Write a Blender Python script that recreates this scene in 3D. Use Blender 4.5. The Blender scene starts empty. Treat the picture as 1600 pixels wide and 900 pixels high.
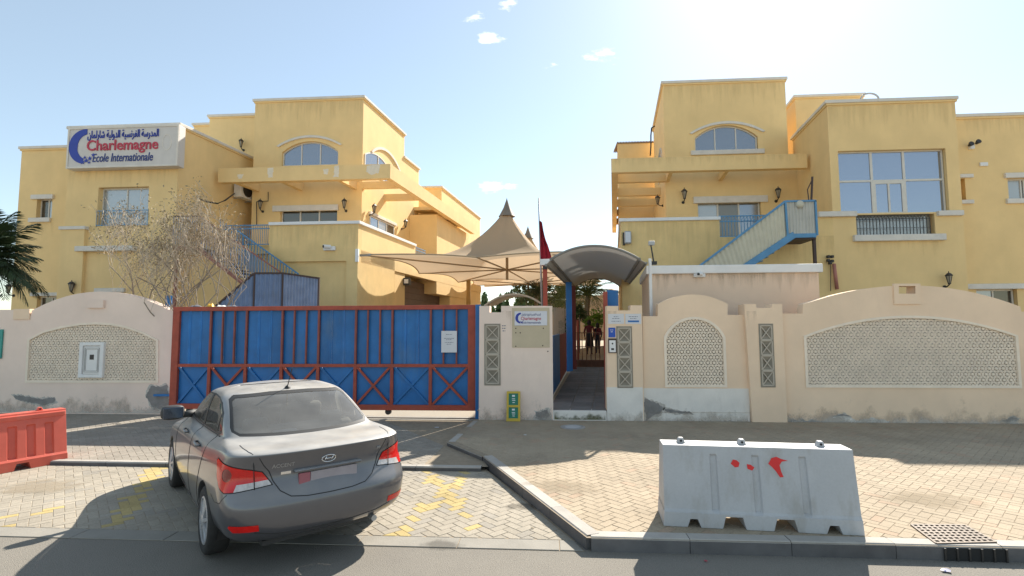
import bpy, bmesh, math, random
from mathutils import Vector, Matrix
from mathutils.geometry import tessellate_polygon
from mathutils.bvhtree import BVHTree
R = math.radians
rnd = random.Random(7)
C = bpy.context.scene.collection
SC = bpy.context.scene
# ------------------------------------------------------------------ camera
cam_d = bpy.data.cameras.new("camera"); cam_d.sensor_width = 36; cam_d.lens = 18.0
cam_d.clip_end = 2000; cam_d.clip_start = 0.05
cam = bpy.data.objects.new("camera", cam_d); C.objects.link(cam)
CAM_M = Matrix.Rotation(R(3.9), 3, 'Z') @ Matrix.Rotation(R(90+4.29), 3, 'X') @ Matrix.Rotation(R(-.25), 3, 'Z')
CAM = Vector((0, 0, 2.15))
cam.matrix_world = Matrix.Translation(CAM) @ CAM_M.to_4x4()
SC.camera = cam
# ------------------------------------------------------------------ sun, sky, exposure
SUN_AZ, SUN_EL = R(25), R(39.8)
SUND = Vector((math.sin(SUN_AZ)*math.cos(SUN_EL), math.cos(SUN_AZ)*math.cos(SUN_EL), math.sin(SUN_EL)))
ld = bpy.data.lights.new("sun", 'SUN'); ld.energy = 4.3; ld.angle = R(.53); ld.color = (1, .93, .82)
lo = bpy.data.objects.new("sun", ld); C.objects.link(lo); lo.rotation_euler = SUND.to_track_quat('Z', 'Y').to_euler()
lo.location = (20, 40, 40)
world = bpy.data.worlds.new("World"); SC.world = world; world.use_nodes = True
def build_world():
    nt = world.node_tree; N = nt.nodes; L = nt.links; N.clear()
    out = N.new('ShaderNodeOutputWorld'); bg = N.new('ShaderNodeBackground'); sky = N.new('ShaderNodeTexSky')
    sky.sky_type = 'NISHITA'; sky.sun_disc = False; sky.sun_elevation = SUN_EL; sky.sun_rotation = SUN_AZ
    sky.air_density = 1.0; sky.dust_density = .28; sky.ozone_density = 1.0; sky.altitude = 0
    bg.inputs['Strength'].default_value = .070
    tc = N.new('ShaderNodeTexCoord')
    # thin wispy clouds: noise masked by soft blobs round the directions in which the clouds stand
    mp = N.new('ShaderNodeMapping'); mp.inputs['Scale'].default_value = (9, 9, 26)
    L.new(tc.outputs['Generated'], mp.inputs['Vector'])
    nz = N.new('ShaderNodeTexNoise'); nz.inputs['Scale'].default_value = 2.6; nz.inputs['Detail'].default_value = 9
    nz.inputs['Roughness'].default_value = .62
    L.new(mp.outputs[0], nz.inputs['Vector'])
    total = None
    for (px, py, r, s) in [(765, 60, .05, 1.0), (800, 3, .06, 1.0), (745, 28, .05, .8), (860, 104, .045, .8), (935, 88, .085, .9),
                           (775, 292, .07, 1.0), (868, 75, .03, .6), (540, 143, .04, .35)]:
        d = ray(px, py).normalized()
        sub = N.new('ShaderNodeVectorMath'); sub.operation = 'SUBTRACT'; sub.inputs[1].default_value = d
        L.new(tc.outputs['Generated'], sub.inputs[0])
        ml = N.new('ShaderNodeVectorMath'); ml.operation = 'MULTIPLY'; ml.inputs[1].default_value = (1/r, 1/r, 2.7/r)
        L.new(sub.outputs[0], ml.inputs[0])
        ln = N.new('ShaderNodeVectorMath'); ln.operation = 'LENGTH'; L.new(ml.outputs[0], ln.inputs[0])
        mr = N.new('ShaderNodeMapRange'); mr.inputs[1].default_value = 1.25; mr.inputs[2].default_value = 0
        mr.inputs[3].default_value = 0; mr.inputs[4].default_value = s; mr.interpolation_type = 'SMOOTHSTEP'
        L.new(ln.outputs['Value'], mr.inputs[0])
        if total is None: total = mr.outputs[0]
        else:
            mx = N.new('ShaderNodeMath'); mx.operation = 'MAXIMUM'; L.new(total, mx.inputs[0]); L.new(mr.outputs[0], mx.inputs[1]); total = mx.outputs[0]
    ad = N.new('ShaderNodeMath'); ad.operation = 'MULTIPLY_ADD'; ad.inputs[1].default_value = .42; ad.inputs[2].default_value = -.42
    L.new(total, ad.inputs[0])
    a2 = N.new('ShaderNodeMath'); a2.operation = 'ADD'; L.new(nz.outputs[0], a2.inputs[0]); L.new(ad.outputs[0], a2.inputs[1])
    ss = N.new('ShaderNodeMapRange'); ss.interpolation_type = 'SMOOTHSTEP'
    ss.inputs[1].default_value = .37; ss.inputs[2].default_value = .56; ss.inputs[4].default_value = .95
    L.new(a2.outputs[0], ss.inputs[0])
    mix = N.new('ShaderNodeMix'); mix.data_type = 'RGBA'
    mix.inputs[7].default_value = (9.0, 9.1, 9.2, 1)
    L.new(ss.outputs[0], mix.inputs[0]); hz = N.new('ShaderNodeVectorMath'); hz.operation = 'ADD'; hz.inputs[1].default_value = (1.5, 1.65, 1.3); L.new(sky.outputs[0], hz.inputs[0]); L.new(hz.outputs[0], mix.inputs[6])
    L.new(mix.outputs[2], bg.inputs['Color']); L.new(bg.outputs[0], out.inputs[0])
SC.view_settings.view_transform = 'Standard'; SC.view_settings.look = 'None'
SC.view_settings.exposure = 1.15; SC.view_settings.gamma = 1.0
# ------------------------------------------------------------------ geometry helpers
def ray(px, py): return CAM_M @ Vector(((px-800)/800, (450-py)/800, -1))
def at(px, py, Y):
    d = ray(px, py); return CAM + d*(Y/d.y)
def gnd(px, py, z=0):
    d = ray(px, py); return CAM + d*((z-CAM.z)/d.z)
build_world()
K = .1276                                  # the side walls run slightly off square to the street
KL = math.hypot(K, 1)
class Fr:                                  # a vertical plane: u along it, z up, w out of it
    def __init__(s, o, d, n, tv=None): s.o = Vector((o[0], o[1], 0)); s.d = Vector((d[0], d[1], 0)); s.n = Vector((n[0], n[1], 0)); s.tv = tv
    def pt(s, u, z, w=0): return s.o + s.d*u + Vector((0, 0, z)) + s.n*w
    def px(s, x, y):
        d = ray(x, y); t = (s.o-CAM).dot(s.n)/d.dot(s.n); p = CAM + d*t
        return ((p-s.o).dot(s.d), p.z)
def front(Y): return Fr((0, Y), (1, 0), (0, -1))
def sideR(x, y): return Fr((x, y), (K/KL, 1/KL), (1/KL, -K/KL))
def sideL(x, y): return Fr((x, y), (K/KL, 1/KL), (-1/KL, K/KL))
def root_of(o):
    while o.parent: o = o.parent
    return o
def clean(me):
    return me
class MB:
    def __init__(s): s.v = []; s.f = []; s.m = []; s.mi = 0
    def add(s, vs, fs):
        b = len(s.v); s.v += [Vector(p) for p in vs]; s.f += [tuple(i+b for i in f) for f in fs]; s.m += [s.mi]*len(fs); return s
    def hexa(s, p): return s.add(p, [(0, 3, 2, 1), (4, 5, 6, 7), (0, 1, 5, 4), (1, 2, 6, 5), (2, 3, 7, 6), (3, 0, 4, 7)])
    def box(s, x0, x1, y0, y1, z0, z1):
        return s.hexa([(x0, y0, z0), (x1, y0, z0), (x1, y1, z0), (x0, y1, z0), (x0, y0, z1), (x1, y0, z1), (x1, y1, z1), (x0, y1, z1)])
    def sbox(s, x0, x1, y0, y1, z0, z1):   # box whose sides follow the skew of the buildings
        e = K*(y1-y0)
        return s.hexa([(x0, y0, z0), (x1, y0, z0), (x1+e, y1, z0), (x0+e, y1, z0), (x0, y0, z1), (x1, y0, z1), (x1+e, y1, z1), (x0+e, y1, z1)])
    def fbox(s, fr, u0, u1, z0, z1, w0, w1):
        P = fr.pt
        return s.hexa([P(u0, z0, w1), P(u1, z0, w1), P(u1, z0, w0), P(u0, z0, w0), P(u0, z1, w1), P(u1, z1, w1), P(u1, z1, w0), P(u0, z1, w0)])
    def cbox(s, c, sx, sy, sz, rz=0, M=None):
        M = M or Matrix.Rotation(rz, 3, 'Z'); c = Vector(c)
        return s.hexa([c + M @ Vector((a*sx/2, b*sy/2, d*sz/2)) for d in (-1, 1) for a, b in ((-1, -1), (1, -1), (1, 1), (-1, 1))])
    def bar(s, a, b, w, h, up=(0, 0, 1)):  # rectangular bar from a to b
        a = Vector(a); b = Vector(b); d = (b-a).normalized(); up = Vector(up)
        if abs(d.dot(up)) > .98: up = Vector((0, 1, 0))
        x = d.cross(up).normalized(); y = x.cross(d).normalized()
        q = [(-1, -1), (1, -1), (1, 1), (-1, 1)]
        return s.hexa([a + x*i*w/2 + y*j*h/2 for i, j in q] + [b + x*i*w/2 + y*j*h/2 for i, j in q])
    def tube(s, pts, r, n=8, cap=True):
        pts = [Vector(p) for p in pts]; rs = r if isinstance(r, (list, tuple)) else [r]*len(pts)
        b = len(s.v); px = None
        for i, p in enumerate(pts):
            d = (pts[min(i+1, len(pts)-1)]-pts[max(i-1, 0)]).normalized()
            if px is None:
                u = Vector((0, 0, 1)) if abs(d.z) < .9 else Vector((1, 0, 0)); x = d.cross(u).normalized()
            else: x = (px - d*px.dot(d)).normalized()
            px = x; y = d.cross(x)
            for k in range(n):
                a = 2*math.pi*k/n; s.v.append(p + (x*math.cos(a)+y*math.sin(a))*rs[i])
        for i in range(len(pts)-1):
            for k in range(n):
                s.f.append((b+i*n+k, b+i*n+(k+1) % n, b+(i+1)*n+(k+1) % n, b+(i+1)*n+k)); s.m.append(s.mi)
        if cap:
            s.f.append(tuple(b+k for k in range(n))[::-1]); s.m.append(s.mi)
            e = b+(len(pts)-1)*n; s.f.append(tuple(e+k for k in range(n))); s.m.append(s.mi)
        return s
    def lathe(s, c, prof, n=20, axis='z', M=None):
        c = Vector(c); b = len(s.v); M = M or Matrix.Identity(3)
        for (r, h) in prof:
            for k in range(n):
                a = 2*math.pi*k/n; s.v.append(c + M @ Vector((r*math.cos(a), r*math.sin(a), h)))
        for i in range(len(prof)-1):
            for k in range(n):
                s.f.append((b+i*n+k, b+i*n+(k+1) % n, b+(i+1)*n+(k+1) % n, b+(i+1)*n+k)); s.m.append(s.mi)
        s.f.append(tuple(b+k for k in range(n))[::-1]); s.m.append(s.mi)
        e = b+(len(prof)-1)*n; s.f.append(tuple(e+k for k in range(n))); s.m.append(s.mi)
        return s
    def plate(s, fr, outer, holes=(), t=.1, w=0, tv=None):   # flat plate with holes, t thick
        polys = [list(outer)]+[list(h) for h in holes]
        v3 = [[Vector((u, z, 0)) for u, z in p] for p in polys]
        flat = [p for q in polys for p in q]; n = len(flat)
        if holes or n > 8:
            from mathutils.geometry import delaunay_2d_cdt
            cons = []; i0 = 0
            for p in polys: cons += [(i0+k, i0+(k+1) % len(p)) for k in range(len(p))]; i0 += len(p)
            vo, _, fo, ov, _, _ = delaunay_2d_cdt([Vector(p) for p in flat], cons, [], 0, 1e-7)
            def inside(pt, P):
                c = False; j = len(P)-1
                for i in range(len(P)):
                    if (P[i][1] > pt[1]) != (P[j][1] > pt[1]) and pt[0] < (P[j][0]-P[i][0])*(pt[1]-P[i][1])/(P[j][1]-P[i][1])+P[i][0]: c = not c
                    j = i
                return c
            mp = [o_[0] if o_ else None for o_ in ov]; tris = []
            for f in fo:
                c = sum((vo[i] for i in f), Vector((0, 0)))/len(f)
                if inside(c, polys[0]) and not any(inside(c, h) for h in polys[1:]) and all(mp[i] is not None for i in f): tris.append(tuple(mp[i] for i in f))
        else: tris = tessellate_polygon(v3)
        back = Vector(tv) if tv else -fr.n*t
        F = [fr.pt(u, z, w) for u, z in flat]; B = [p + back for p in F]
        fs = []
        for a, b, c in tris:
            na = (F[b]-F[a]).cross(F[c]-F[a])
            if na.dot(fr.n) < 0: a, c = c, a
            fs.append((a, b, c)); fs.append((a+n, c+n, b+n))
        i0 = 0
        for p in polys:
            m = len(p)
            for k in range(m):
                a, b = i0+k, i0+(k+1) % m; fs.append((a, b, b+n, a+n))
            i0 += m
        return s.add(F+B, fs)
    def prism(s, poly, z0, z1):
        n = len(poly); A = [(x, y, z0) for x, y in poly]; B = [(x, y, z1) for x, y in poly]
        return s.add(A+B, [tuple(range(n))[::-1], tuple(range(n, 2*n))] + [(k, (k+1) % n, n+(k+1) % n, n+k) for k in range(n)])
    def build(s, name, mat, parent=None, smooth=False, bevel=0, seg=2, recalc=True, base=None, subsurf=0, auto=None):
        me = bpy.data.meshes.new(name)
        if parent is not None: off = root_of(parent).location.copy()
        else:
            if base is None:
                xs = [p.x for p in s.v]; ys = [p.y for p in s.v]; zs = [p.z for p in s.v]
                off = Vector(((min(xs)+max(xs))/2, (min(ys)+max(ys))/2, min(zs)))
            else: off = Vector(base)
        me.from_pydata([p-off for p in s.v], [], s.f)
        mats = mat if isinstance(mat, (list, tuple)) else [mat]
        for m in mats: me.materials.append(m)
        if len(mats) > 1: me.polygons.foreach_set('material_index', s.m)
        if recalc:
            bm = bmesh.new(); bm.from_mesh(me); bmesh.ops.recalc_face_normals(bm, faces=bm.faces); bm.to_mesh(me); bm.free()
        if smooth:
            me.polygons.foreach_set('use_smooth', [True]*len(me.polygons))
            if auto is not None: me.set_sharp_from_angle(angle=R(auto))
        me.update()
        o = bpy.data.objects.new(name, me); C.objects.link(o)
        if parent is not None: o.parent = parent
        else: o.location = off
        if bevel:
            b = o.modifiers.new("bevel", 'BEVEL'); b.width = bevel; b.segments = seg; b.limit_method = 'ANGLE'; b.angle_limit = R(35)
        if subsurf:
            b = o.modifiers.new("sub", 'SUBSURF'); b.levels = subsurf; b.render_levels = subsurf
        return o
def tag(o, label=None, cat=None, group=None, kind=None):
    if label: o['label'] = label
    if cat: o['category'] = cat
    if group: o['group'] = group
    if kind: o['kind'] = kind
    return o
def thing(name, loc, label, cat, group=None):
    o = bpy.data.objects.new(name, None); C.objects.link(o); o.location = loc; o.empty_display_size = .2
    return tag(o, label, cat, group)
def copy_tree(o, parent=None):
    c = o.copy(); C.objects.link(c); c.parent = parent
    for ch in list(o.children): copy_tree(ch, c)
    return c
def clip_poly(poly, conv):                 # Sutherland-Hodgman, conv counter-clockwise
    out = poly
    for i in range(len(conv)):
        ax, ay = conv[i]; bx, by = conv[(i+1) % len(conv)]
        inp = out; out = []
        if not inp: break
        def side(p): return (bx-ax)*(p[1]-ay)-(by-ay)*(p[0]-ax)
        for j in range(len(inp)):
            p = inp[j]; q = inp[(j+1) % len(inp)]; sp = side(p); sq = side(q)
            if sp >= 0: out.append(p)
            if (sp >= 0) != (sq >= 0):
                t = sp/(sp-sq); out.append((p[0]+(q[0]-p[0])*t, p[1]+(q[1]-p[1])*t))
    return out
def poly_area(p): return abs(sum(p[i][0]*p[(i+1) % len(p)][1]-p[(i+1) % len(p)][0]*p[i][1] for i in range(len(p))))/2
def arch(u0, u1, zb, zs, zt, n=18):        # straight sides to zs, then a segment of a circle up to zt
    c = (u1-u0)/2; h = zt-zs; rr = (c*c+h*h)/(2*h); cz = zt-rr; a = math.asin(min(1, c/rr)) if h <= c else math.pi-math.asin(c/rr)
    m = (u0+u1)/2
    pts = [(u0, zb), (u1, zb)]
    for k in range(n+1):
        th = a - 2*a*k/n; pts.append((m+rr*math.sin(th), cz+rr*math.cos(th)))
    return pts
def arc_band(u0, u1, zs, zt, wd, n=20):    # an arched strip of width wd (moulding)
    o = arch(u0, u1, 0, zs, zt, n)[2:]; i = arch(u0+wd*.9, u1-wd*.9, 0, zs-wd*.35, zt-wd, n)[2:]
    return o, i
# ------------------------------------------------------------------ materials
MATS = {}
def nodes(name):
    m = bpy.data.materials.new(name); m.use_nodes = True; nt = m.node_tree
    return m, nt.nodes, nt.links, nt.nodes['Principled BSDF']
def mat(name, col, rough=.8, var=.12, scale=3., bump=.0, bscale=60., metal=0., coat=0., spec=.5, stain=None, stain_s=.7, stain_t=(.52, .7), trans=0., random=0., fine=.0, smap=(1.6, 1.6, .55)):
    """plain surface: colour with soft mottling, optional stains (colour of their own), fine relief"""
    if name in MATS: return MATS[name]
    m, N, L, b = nodes(name)
    b.inputs['Roughness'].default_value = rough; b.inputs['Metallic'].default_value = metal
    b.inputs['Coat Weight'].default_value = coat; b.inputs['Specular IOR Level'].default_value = spec
    b.inputs['Transmission Weight'].default_value = trans
    geo = N.new('ShaderNodeNewGeometry')
    nz = N.new('ShaderNodeTexNoise'); nz.inputs['Scale'].default_value = scale; nz.inputs['Detail'].default_value = 6; nz.inputs['Roughness'].default_value = .6
    L.new(geo.outputs['Position'], nz.inputs['Vector'])
    mr = N.new('ShaderNodeMapRange'); mr.inputs[1].default_value = .3; mr.inputs[2].default_value = .7
    mr.inputs[3].default_value = 1-var; mr.inputs[4].default_value = 1+var; L.new(nz.outputs[0], mr.inputs[0])
    fac = mr.outputs[0]
    if fine:
        n3 = N.new('ShaderNodeTexNoise'); n3.inputs['Scale'].default_value = bscale*.8; n3.inputs['Detail'].default_value = 2
        L.new(geo.outputs['Position'], n3.inputs['Vector'])
        m3 = N.new('ShaderNodeMapRange'); m3.inputs[1].default_value = .3; m3.inputs[2].default_value = .7; m3.inputs[3].default_value = 1-fine; m3.inputs[4].default_value = 1+fine
        L.new(n3.outputs[0], m3.inputs[0]); mm = N.new('ShaderNodeMath'); mm.operation = 'MULTIPLY'; L.new(fac, mm.inputs[0]); L.new(m3.outputs[0], mm.inputs[1]); fac = mm.outputs[0]
    if random:
        oi = N.new('ShaderNodeObjectInfo'); m4 = N.new('ShaderNodeMapRange'); m4.inputs[3].default_value = 1-random; m4.inputs[4].default_value = 1+random
        L.new(oi.outputs['Random'], m4.inputs[0]); mm = N.new('ShaderNodeMath'); mm.operation = 'MULTIPLY'; L.new(fac, mm.inputs[0]); L.new(m4.outputs[0], mm.inputs[1]); fac = mm.outputs[0]
    vm = N.new('ShaderNodeVectorMath'); vm.operation = 'SCALE'; vm.inputs[0].default_value = col; L.new(fac, vm.inputs['Scale'])
    colout = vm.outputs[0]
    if stain:
        n2 = N.new('ShaderNodeTexNoise'); n2.inputs['Scale'].default_value = stain_s; n2.inputs['Detail'].default_value = 8; n2.inputs['Roughness'].default_value = .65
        mp = N.new('ShaderNodeMapping'); mp.inputs['Location'].default_value = (13.7, 3.1, 5.5); mp.inputs['Scale'].default_value = smap
        L.new(geo.outputs['Position'], mp.inputs[0]); L.new(mp.outputs[0], n2.inputs['Vector'])
        m2 = N.new('ShaderNodeMapRange'); m2.inputs[1].default_value = stain_t[0]; m2.inputs[2].default_value = stain_t[1]; m2.inputs[4].default_value = .75
        L.new(n2.outputs[0], m2.inputs[0])
        mx = N.new('ShaderNodeMix'); mx.data_type = 'RGBA'; L.new(m2.outputs[0], mx.inputs[0]); L.new(colout, mx.inputs[6]); mx.inputs[7].default_value = (*stain, 1)
        colout = mx.outputs[2]
    L.new(colout, b.inputs['Base Color'])
    if bump:
        nb = N.new('ShaderNodeTexNoise'); nb.inputs['Scale'].default_value = bscale; nb.inputs['Detail'].default_value = 3
        L.new(geo.outputs['Position'], nb.inputs['Vector'])
        bp = N.new('ShaderNodeBump'); bp.inputs['Strength'].default_value = bump; bp.inputs['Distance'].default_value = .01
        L.new(nb.outputs[0], bp.inputs['Height']); L.new(bp.outputs[0], b.inputs['Normal'])
    MATS[name] = m; return m
def paver_mat(name, rough=.85):
    m, N, L, b = nodes(name); b.inputs['Roughness'].default_value = rough; b.inputs['Specular IOR Level'].default_value = .25
    a = N.new('ShaderNodeAttribute'); a.attribute_name = 'tint'
    geo = N.new('ShaderNodeNewGeometry'); nz = N.new('ShaderNodeTexNoise'); nz.inputs['Scale'].default_value = 55; nz.inputs['Detail'].default_value = 4
    n2 = N.new('ShaderNodeTexNoise'); n2.inputs['Scale'].default_value = 1.1; n2.inputs['Detail'].default_value = 5
    L.new(geo.outputs['Position'], nz.inputs['Vector']); L.new(geo.outputs['Position'], n2.inputs['Vector'])
    mr = N.new('ShaderNodeMapRange'); mr.inputs[1].default_value = .3; mr.inputs[2].default_value = .7; mr.inputs[3].default_value = .88; mr.inputs[4].default_value = 1.12
    L.new(nz.outputs[0], mr.inputs[0])
    m2 = N.new('ShaderNodeMapRange'); m2.inputs[1].default_value = .3; m2.inputs[2].default_value = .7; m2.inputs[3].default_value = .86; m2.inputs[4].default_value = 1.1
    L.new(n2.outputs[0], m2.inputs[0])
    mm = N.new('ShaderNodeMath'); mm.operation = 'MULTIPLY'; L.new(mr.outputs[0], mm.inputs[0]); L.new(m2.outputs[0], mm.inputs[1])
    vm = N.new('ShaderNodeVectorMath'); vm.operation = 'SCALE'; L.new(a.outputs['Color'], vm.inputs[0]); L.new(mm.outputs[0], vm.inputs['Scale'])
    L.new(vm.outputs[0], b.inputs['Base Color'])
    bp = N.new('ShaderNodeBump'); bp.inputs['Strength'].default_value = .25; bp.inputs['Distance'].default_value = .004
    L.new(nz.outputs[0], bp.inputs['Height']); L.new(bp.outputs[0], b.inputs['Normal'])
    return m
YEL = (.84, .60, .285)
m_yellow = mat('yellow_stucco', YEL, .9, .07, .9, .25, 90, stain=(.79, .565, .265), stain_s=.6, smap=(3.2, 3.2, .35), stain_t=(.48, .72))
m_yellow_low = mat('weathered_yellow_stucco', (.82, .585, .265), .9, .10, 1.2, .25, 90, stain=(.72, .53, .24), stain_s=.7, smap=(2.6, 2.6, .45), stain_t=(.46, .70))
m_trim = mat('pale_trim', (.70, .65, .58), .8, .08, 3, .1)
m_wallpink = mat('pinkish_stucco', (.84, .68, .575), .9, .07, 1.0, .25, 80, stain=(.77, .625, .53), stain_s=.9)
m_wallbeige = mat('beige_stucco', (.85, .645, .46), .9, .07, 1.0, .25, 80, stain=(.79, .60, .43), stain_s=.9)
m_peach = mat('peach_stucco', (.78, .59, .44), .9, .06, .8, .2, 80)
m_whitewash = mat('whitewash', (.78, .74, .68), .9, .08, 2.0, .3, 50, stain=(.66, .62, .57), stain_s=2.5, stain_t=(.55, .75))
m_plaster = mat('bare_grey_plaster', (.24, .23, .22), .95, .2, 6, .5, 60)
m_lattice = mat('cast_lattice', (.86, .74, .60), .85, .08, 3, .2, 90)
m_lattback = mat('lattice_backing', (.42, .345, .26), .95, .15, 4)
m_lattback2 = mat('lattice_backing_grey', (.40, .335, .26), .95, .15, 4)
m_white = mat('white_paint', (.78, .77, .75), .6, .06, 3)
m_frame = mat('window_frame_white', (.66, .62, .55), .5, .05, 4)
def glass_mat(name, col, rough=.06, metal=.9):
    m, N, L, b = nodes(name); b.inputs['Base Color'].default_value = (*col, 1); b.inputs['Roughness'].default_value = rough; b.inputs['Metallic'].default_value = metal
    geo = N.new('ShaderNodeNewGeometry'); nz = N.new('ShaderNodeTexNoise'); nz.inputs['Scale'].default_value = .9; L.new(geo.outputs['Position'], nz.inputs['Vector'])
    bp = N.new('ShaderNodeBump'); bp.inputs['Strength'].default_value = .05; bp.inputs['Distance'].default_value = .05; L.new(nz.outputs[0], bp.inputs['Height']); L.new(bp.outputs[0], b.inputs['Normal'])
    return m
m_pane = glass_mat('grey_film_glass', (.30, .31, .33), .12, .75)
m_paneblue = glass_mat('blue_mirror_glass', (.38, .41, .47), .08, .8)
m_panedark = glass_mat('dark_glass', (.14, .13, .11), .12, .6)
m_panepale = glass_mat('pale_curtain_glass', (.42, .43, .43), .25, .5)
m_dark = mat('dark_void', (.02, .02, .02), .9)
m_blue = mat('blue_gate_paint', (.013, .14, .385), .5, .16, 2.5, .1, 30, stain=(.07, .16, .30), stain_s=1.4, random=.14)
m_bluel = mat('blue_rail_paint', (.10, .27, .46), .55, .12, 4)
m_red = mat('rust_red_paint', (.36, .065, .035), .6, .2, 5, .15, 40, stain=(.25, .07, .05), stain_s=2)
m_fabric = mat('tan_shade_fabric', (.50, .36, .22), .8, .06, 1.5)
m_greyfab = mat('grey_canopy_fabric', (.22, .215, .20), .7, .06, 2)
m_iron = mat('black_iron', (.03, .027, .025), .5, .1)
m_brown = mat('brown_steel', (.06, .035, .03), .6, .1)
m_steel = mat('galvanised_steel', (.4, .4, .4), .5, .1, 5, metal=.5)
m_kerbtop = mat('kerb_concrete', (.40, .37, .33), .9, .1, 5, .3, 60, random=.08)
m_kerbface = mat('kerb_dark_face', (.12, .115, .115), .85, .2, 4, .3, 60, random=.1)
m_asphalt = mat('asphalt', (.215, .195, .165), .92, .06, .8, .9, 110, fine=.16, stain=(.17, .155, .135), stain_s=.35, stain_t=(.5, .75))
m_sand = mat('sandy_ground', (.38, .32, .24), .95, .12, .5, .3, 30)
m_conc = mat('concrete_band', (.27, .25, .215), .9, .1, 3, .3, 60)
m_pav = paver_mat('paver_blocks')
m_joint = mat('joint_sand', (.30, .24, .17), .95, .15, 10)
m_green = mat('leaf_green', (.06, .10, .03), .7, .35, 3, random=.1)
m_palm = mat('palm_green', (.035, .06, .022), .65, .35, 3)
m_palmlit = mat('palm_green_sunlit', (.09, .13, .035), .6, .3, 3)  # lighter copy of the palm green, sunlight put into its colour
m_bark = mat('grey_bark', (.27, .22, .17), .9, .2, 12)
m_twig = mat('dry_twig', (.46, .38, .29), .9, .25, 12)
m_dryleaf = mat('dry_leaf', (.30, .24, .15), .9, .3, 9)
# ================================================================== THE GROUND
def sheet(name, pts, m, z=None):
    v = [(p[0], p[1], z if z is not None else p[2]) for p in pts]
    mb = MB(); mb.add(v, [tuple(range(len(v)))]); o = mb.build(name, m, recalc=False); return tag(o, kind='structure')
sheet('ground', [(-300, -200), (300, -200), (300, 500), (-300, 500)], m_sand, -.06)
sheet('road', [(-200, -30), (200, -30), (200, 5.34), (-200, 5.34)], m_asphalt, 0)
def blocks(root, region_list, z, colour, seed, w=.1, ang=45, jit=.0012, paint=None, n_parts=300, gap=.0016):
    """herringbone blocks 2w by w, each with its own chamfered edges, clipped to the convex regions"""
    rr = random.Random(seed); ca, sa = math.cos(R(ang)), math.sin(R(ang)); g = gap; ch = .004; out = []
    for reg in region_list:
        xs = [p[0] for p in reg]; ys = [p[1] for p in reg]
        cor = [((x*ca+y*sa)/w, (-x*sa+y*ca)/w) for x in (min(xs), max(xs)) for y in (min(ys), max(ys))]
        i0, i1 = int(min(c[0] for c in cor))-3, int(max(c[0] for c in cor))+3
        j0, j1 = int(min(c[1] for c in cor))-3, int(max(c[1] for c in cor))+3
        for a in range(i0, i1):
            for b in range(j0, j1):
                c = (a-b) % 4
                if c == 0: q = (a, b, a+2, b+1)
                elif c == 3: q = (a, b, a+1, b+2)
                else: continue
                P = [(q[0]*w+g, q[1]*w+g), (q[2]*w-g, q[1]*w+g), (q[2]*w-g, q[3]*w-g), (q[0]*w+g, q[3]*w-g)]
                P = [(x*ca-y*sa, x*sa+y*ca) for x, y in P]
                cx = sum(p[0] for p in P)/4; cy = sum(p[1] for p in P)/4
                if cx < min(xs)-.2 or cx > max(xs)+.2 or cy < min(ys)-.2 or cy > max(ys)+.2: continue
                Pc = clip_poly(P, reg)
                if len(Pc) < 3 or poly_area(Pc) < .0012: continue
                zz = z + rr.uniform(-jit, jit); t = colour(rr, cx, cy)
                out.append(((cx-CAM.x)**2+(cy-CAM.y)**2, Pc, zz, t, cx, cy))
    # nearest blocks that stand in the frame become parts
    def in_view(e):
        d = CAM_M.transposed() @ (Vector((e[4], e[5], z))-CAM)
        return d.z < 0 and abs(d.x/d.z) < 1.0 and abs(d.y/d.z) < .56
    out.sort(key=lambda e: (not in_view(e), e[0]))
    def geo(items):
        v = []; f = []; cols = []
        for _, P, zz, t, _, _ in items:
            n = len(P); b = len(v); cx = sum(p[0] for p in P)/n; cy = sum(p[1] for p in P)/n
            for x, y in P: v.append((x, y, zz-.02))
            for x, y in P: v.append((x, y, zz-ch))
            for x, y in P:
                d = math.hypot(x-cx, y-cy); k = max(0, 1-ch*1.5/max(d, .01)); v.append((cx+(x-cx)*k, cy+(y-cy)*k, zz))
            for k in range(n):
                l = (k+1) % n; f.append((b+k, b+l, b+n+l, b+n+k)); f.append((b+n+k, b+n+l, b+2*n+l, b+2*n+k)); cols += [t, t]
            f.append(tuple(b+2*n+k for k in range(n))); cols.append(t)
        return v, f, cols
    def mk(name, items):
        v, f, cols = geo(items); ox, oy = (items[0][4], items[0][5]) if len(items) == 1 else (0, 0)
        L0 = root.location
        me = bpy.data.meshes.new(name); me.from_pydata([(p[0]-ox, p[1]-oy, p[2]-z) for p in v], [], f); me.materials.append(m_pav)
        at_ = me.attributes.new('tint', 'FLOAT_COLOR', 'FACE')
        flat = []
        for c in cols: flat += [c[0], c[1], c[2], 1]
        at_.data.foreach_set('color', flat); me.update()
        o = bpy.data.objects.new(name, me); C.objects.link(o); o.parent = root; o.location = Vector((ox, oy, z))-L0
        return o
    for e in out[:n_parts]: mk('paving_block', [e])
    if out[n_parts:]: tag(mk('paving_blocks', out[n_parts:]), kind='stuff')
def seg_d(px, py, a, b):
    ax, ay = a; bx, by = b; t = max(0, min(1, ((px-ax)*(bx-ax)+(py-ay)*(by-ay))/((bx-ax)**2+(by-ay)**2)))
    return math.hypot(px-ax-(bx-ax)*t, py-ay-(by-ay)*t)
def G2(px, py, z=0): p = gnd(px, py, z); return (p.x, p.y)
STROKES = [(G2(250, 725), G2(182, 818), .10, .06), (G2(664, 735), G2(728, 806), .095, .38), (G2(742, 730), G2(645, 812), .10, .40),
           (G2(-20, 812), G2(150, 788), .07, .42), (G2(636, 832), G2(600, 846), .11, .15), (G2(0, 825), G2(25, 822), .08, .3),
           (G2(640, 735), G2(700, 726), .06, .4), (G2(240, 735), G2(268, 728), .1, .2), (G2(700, 828), G2(738, 824), .06, .5)]
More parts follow.
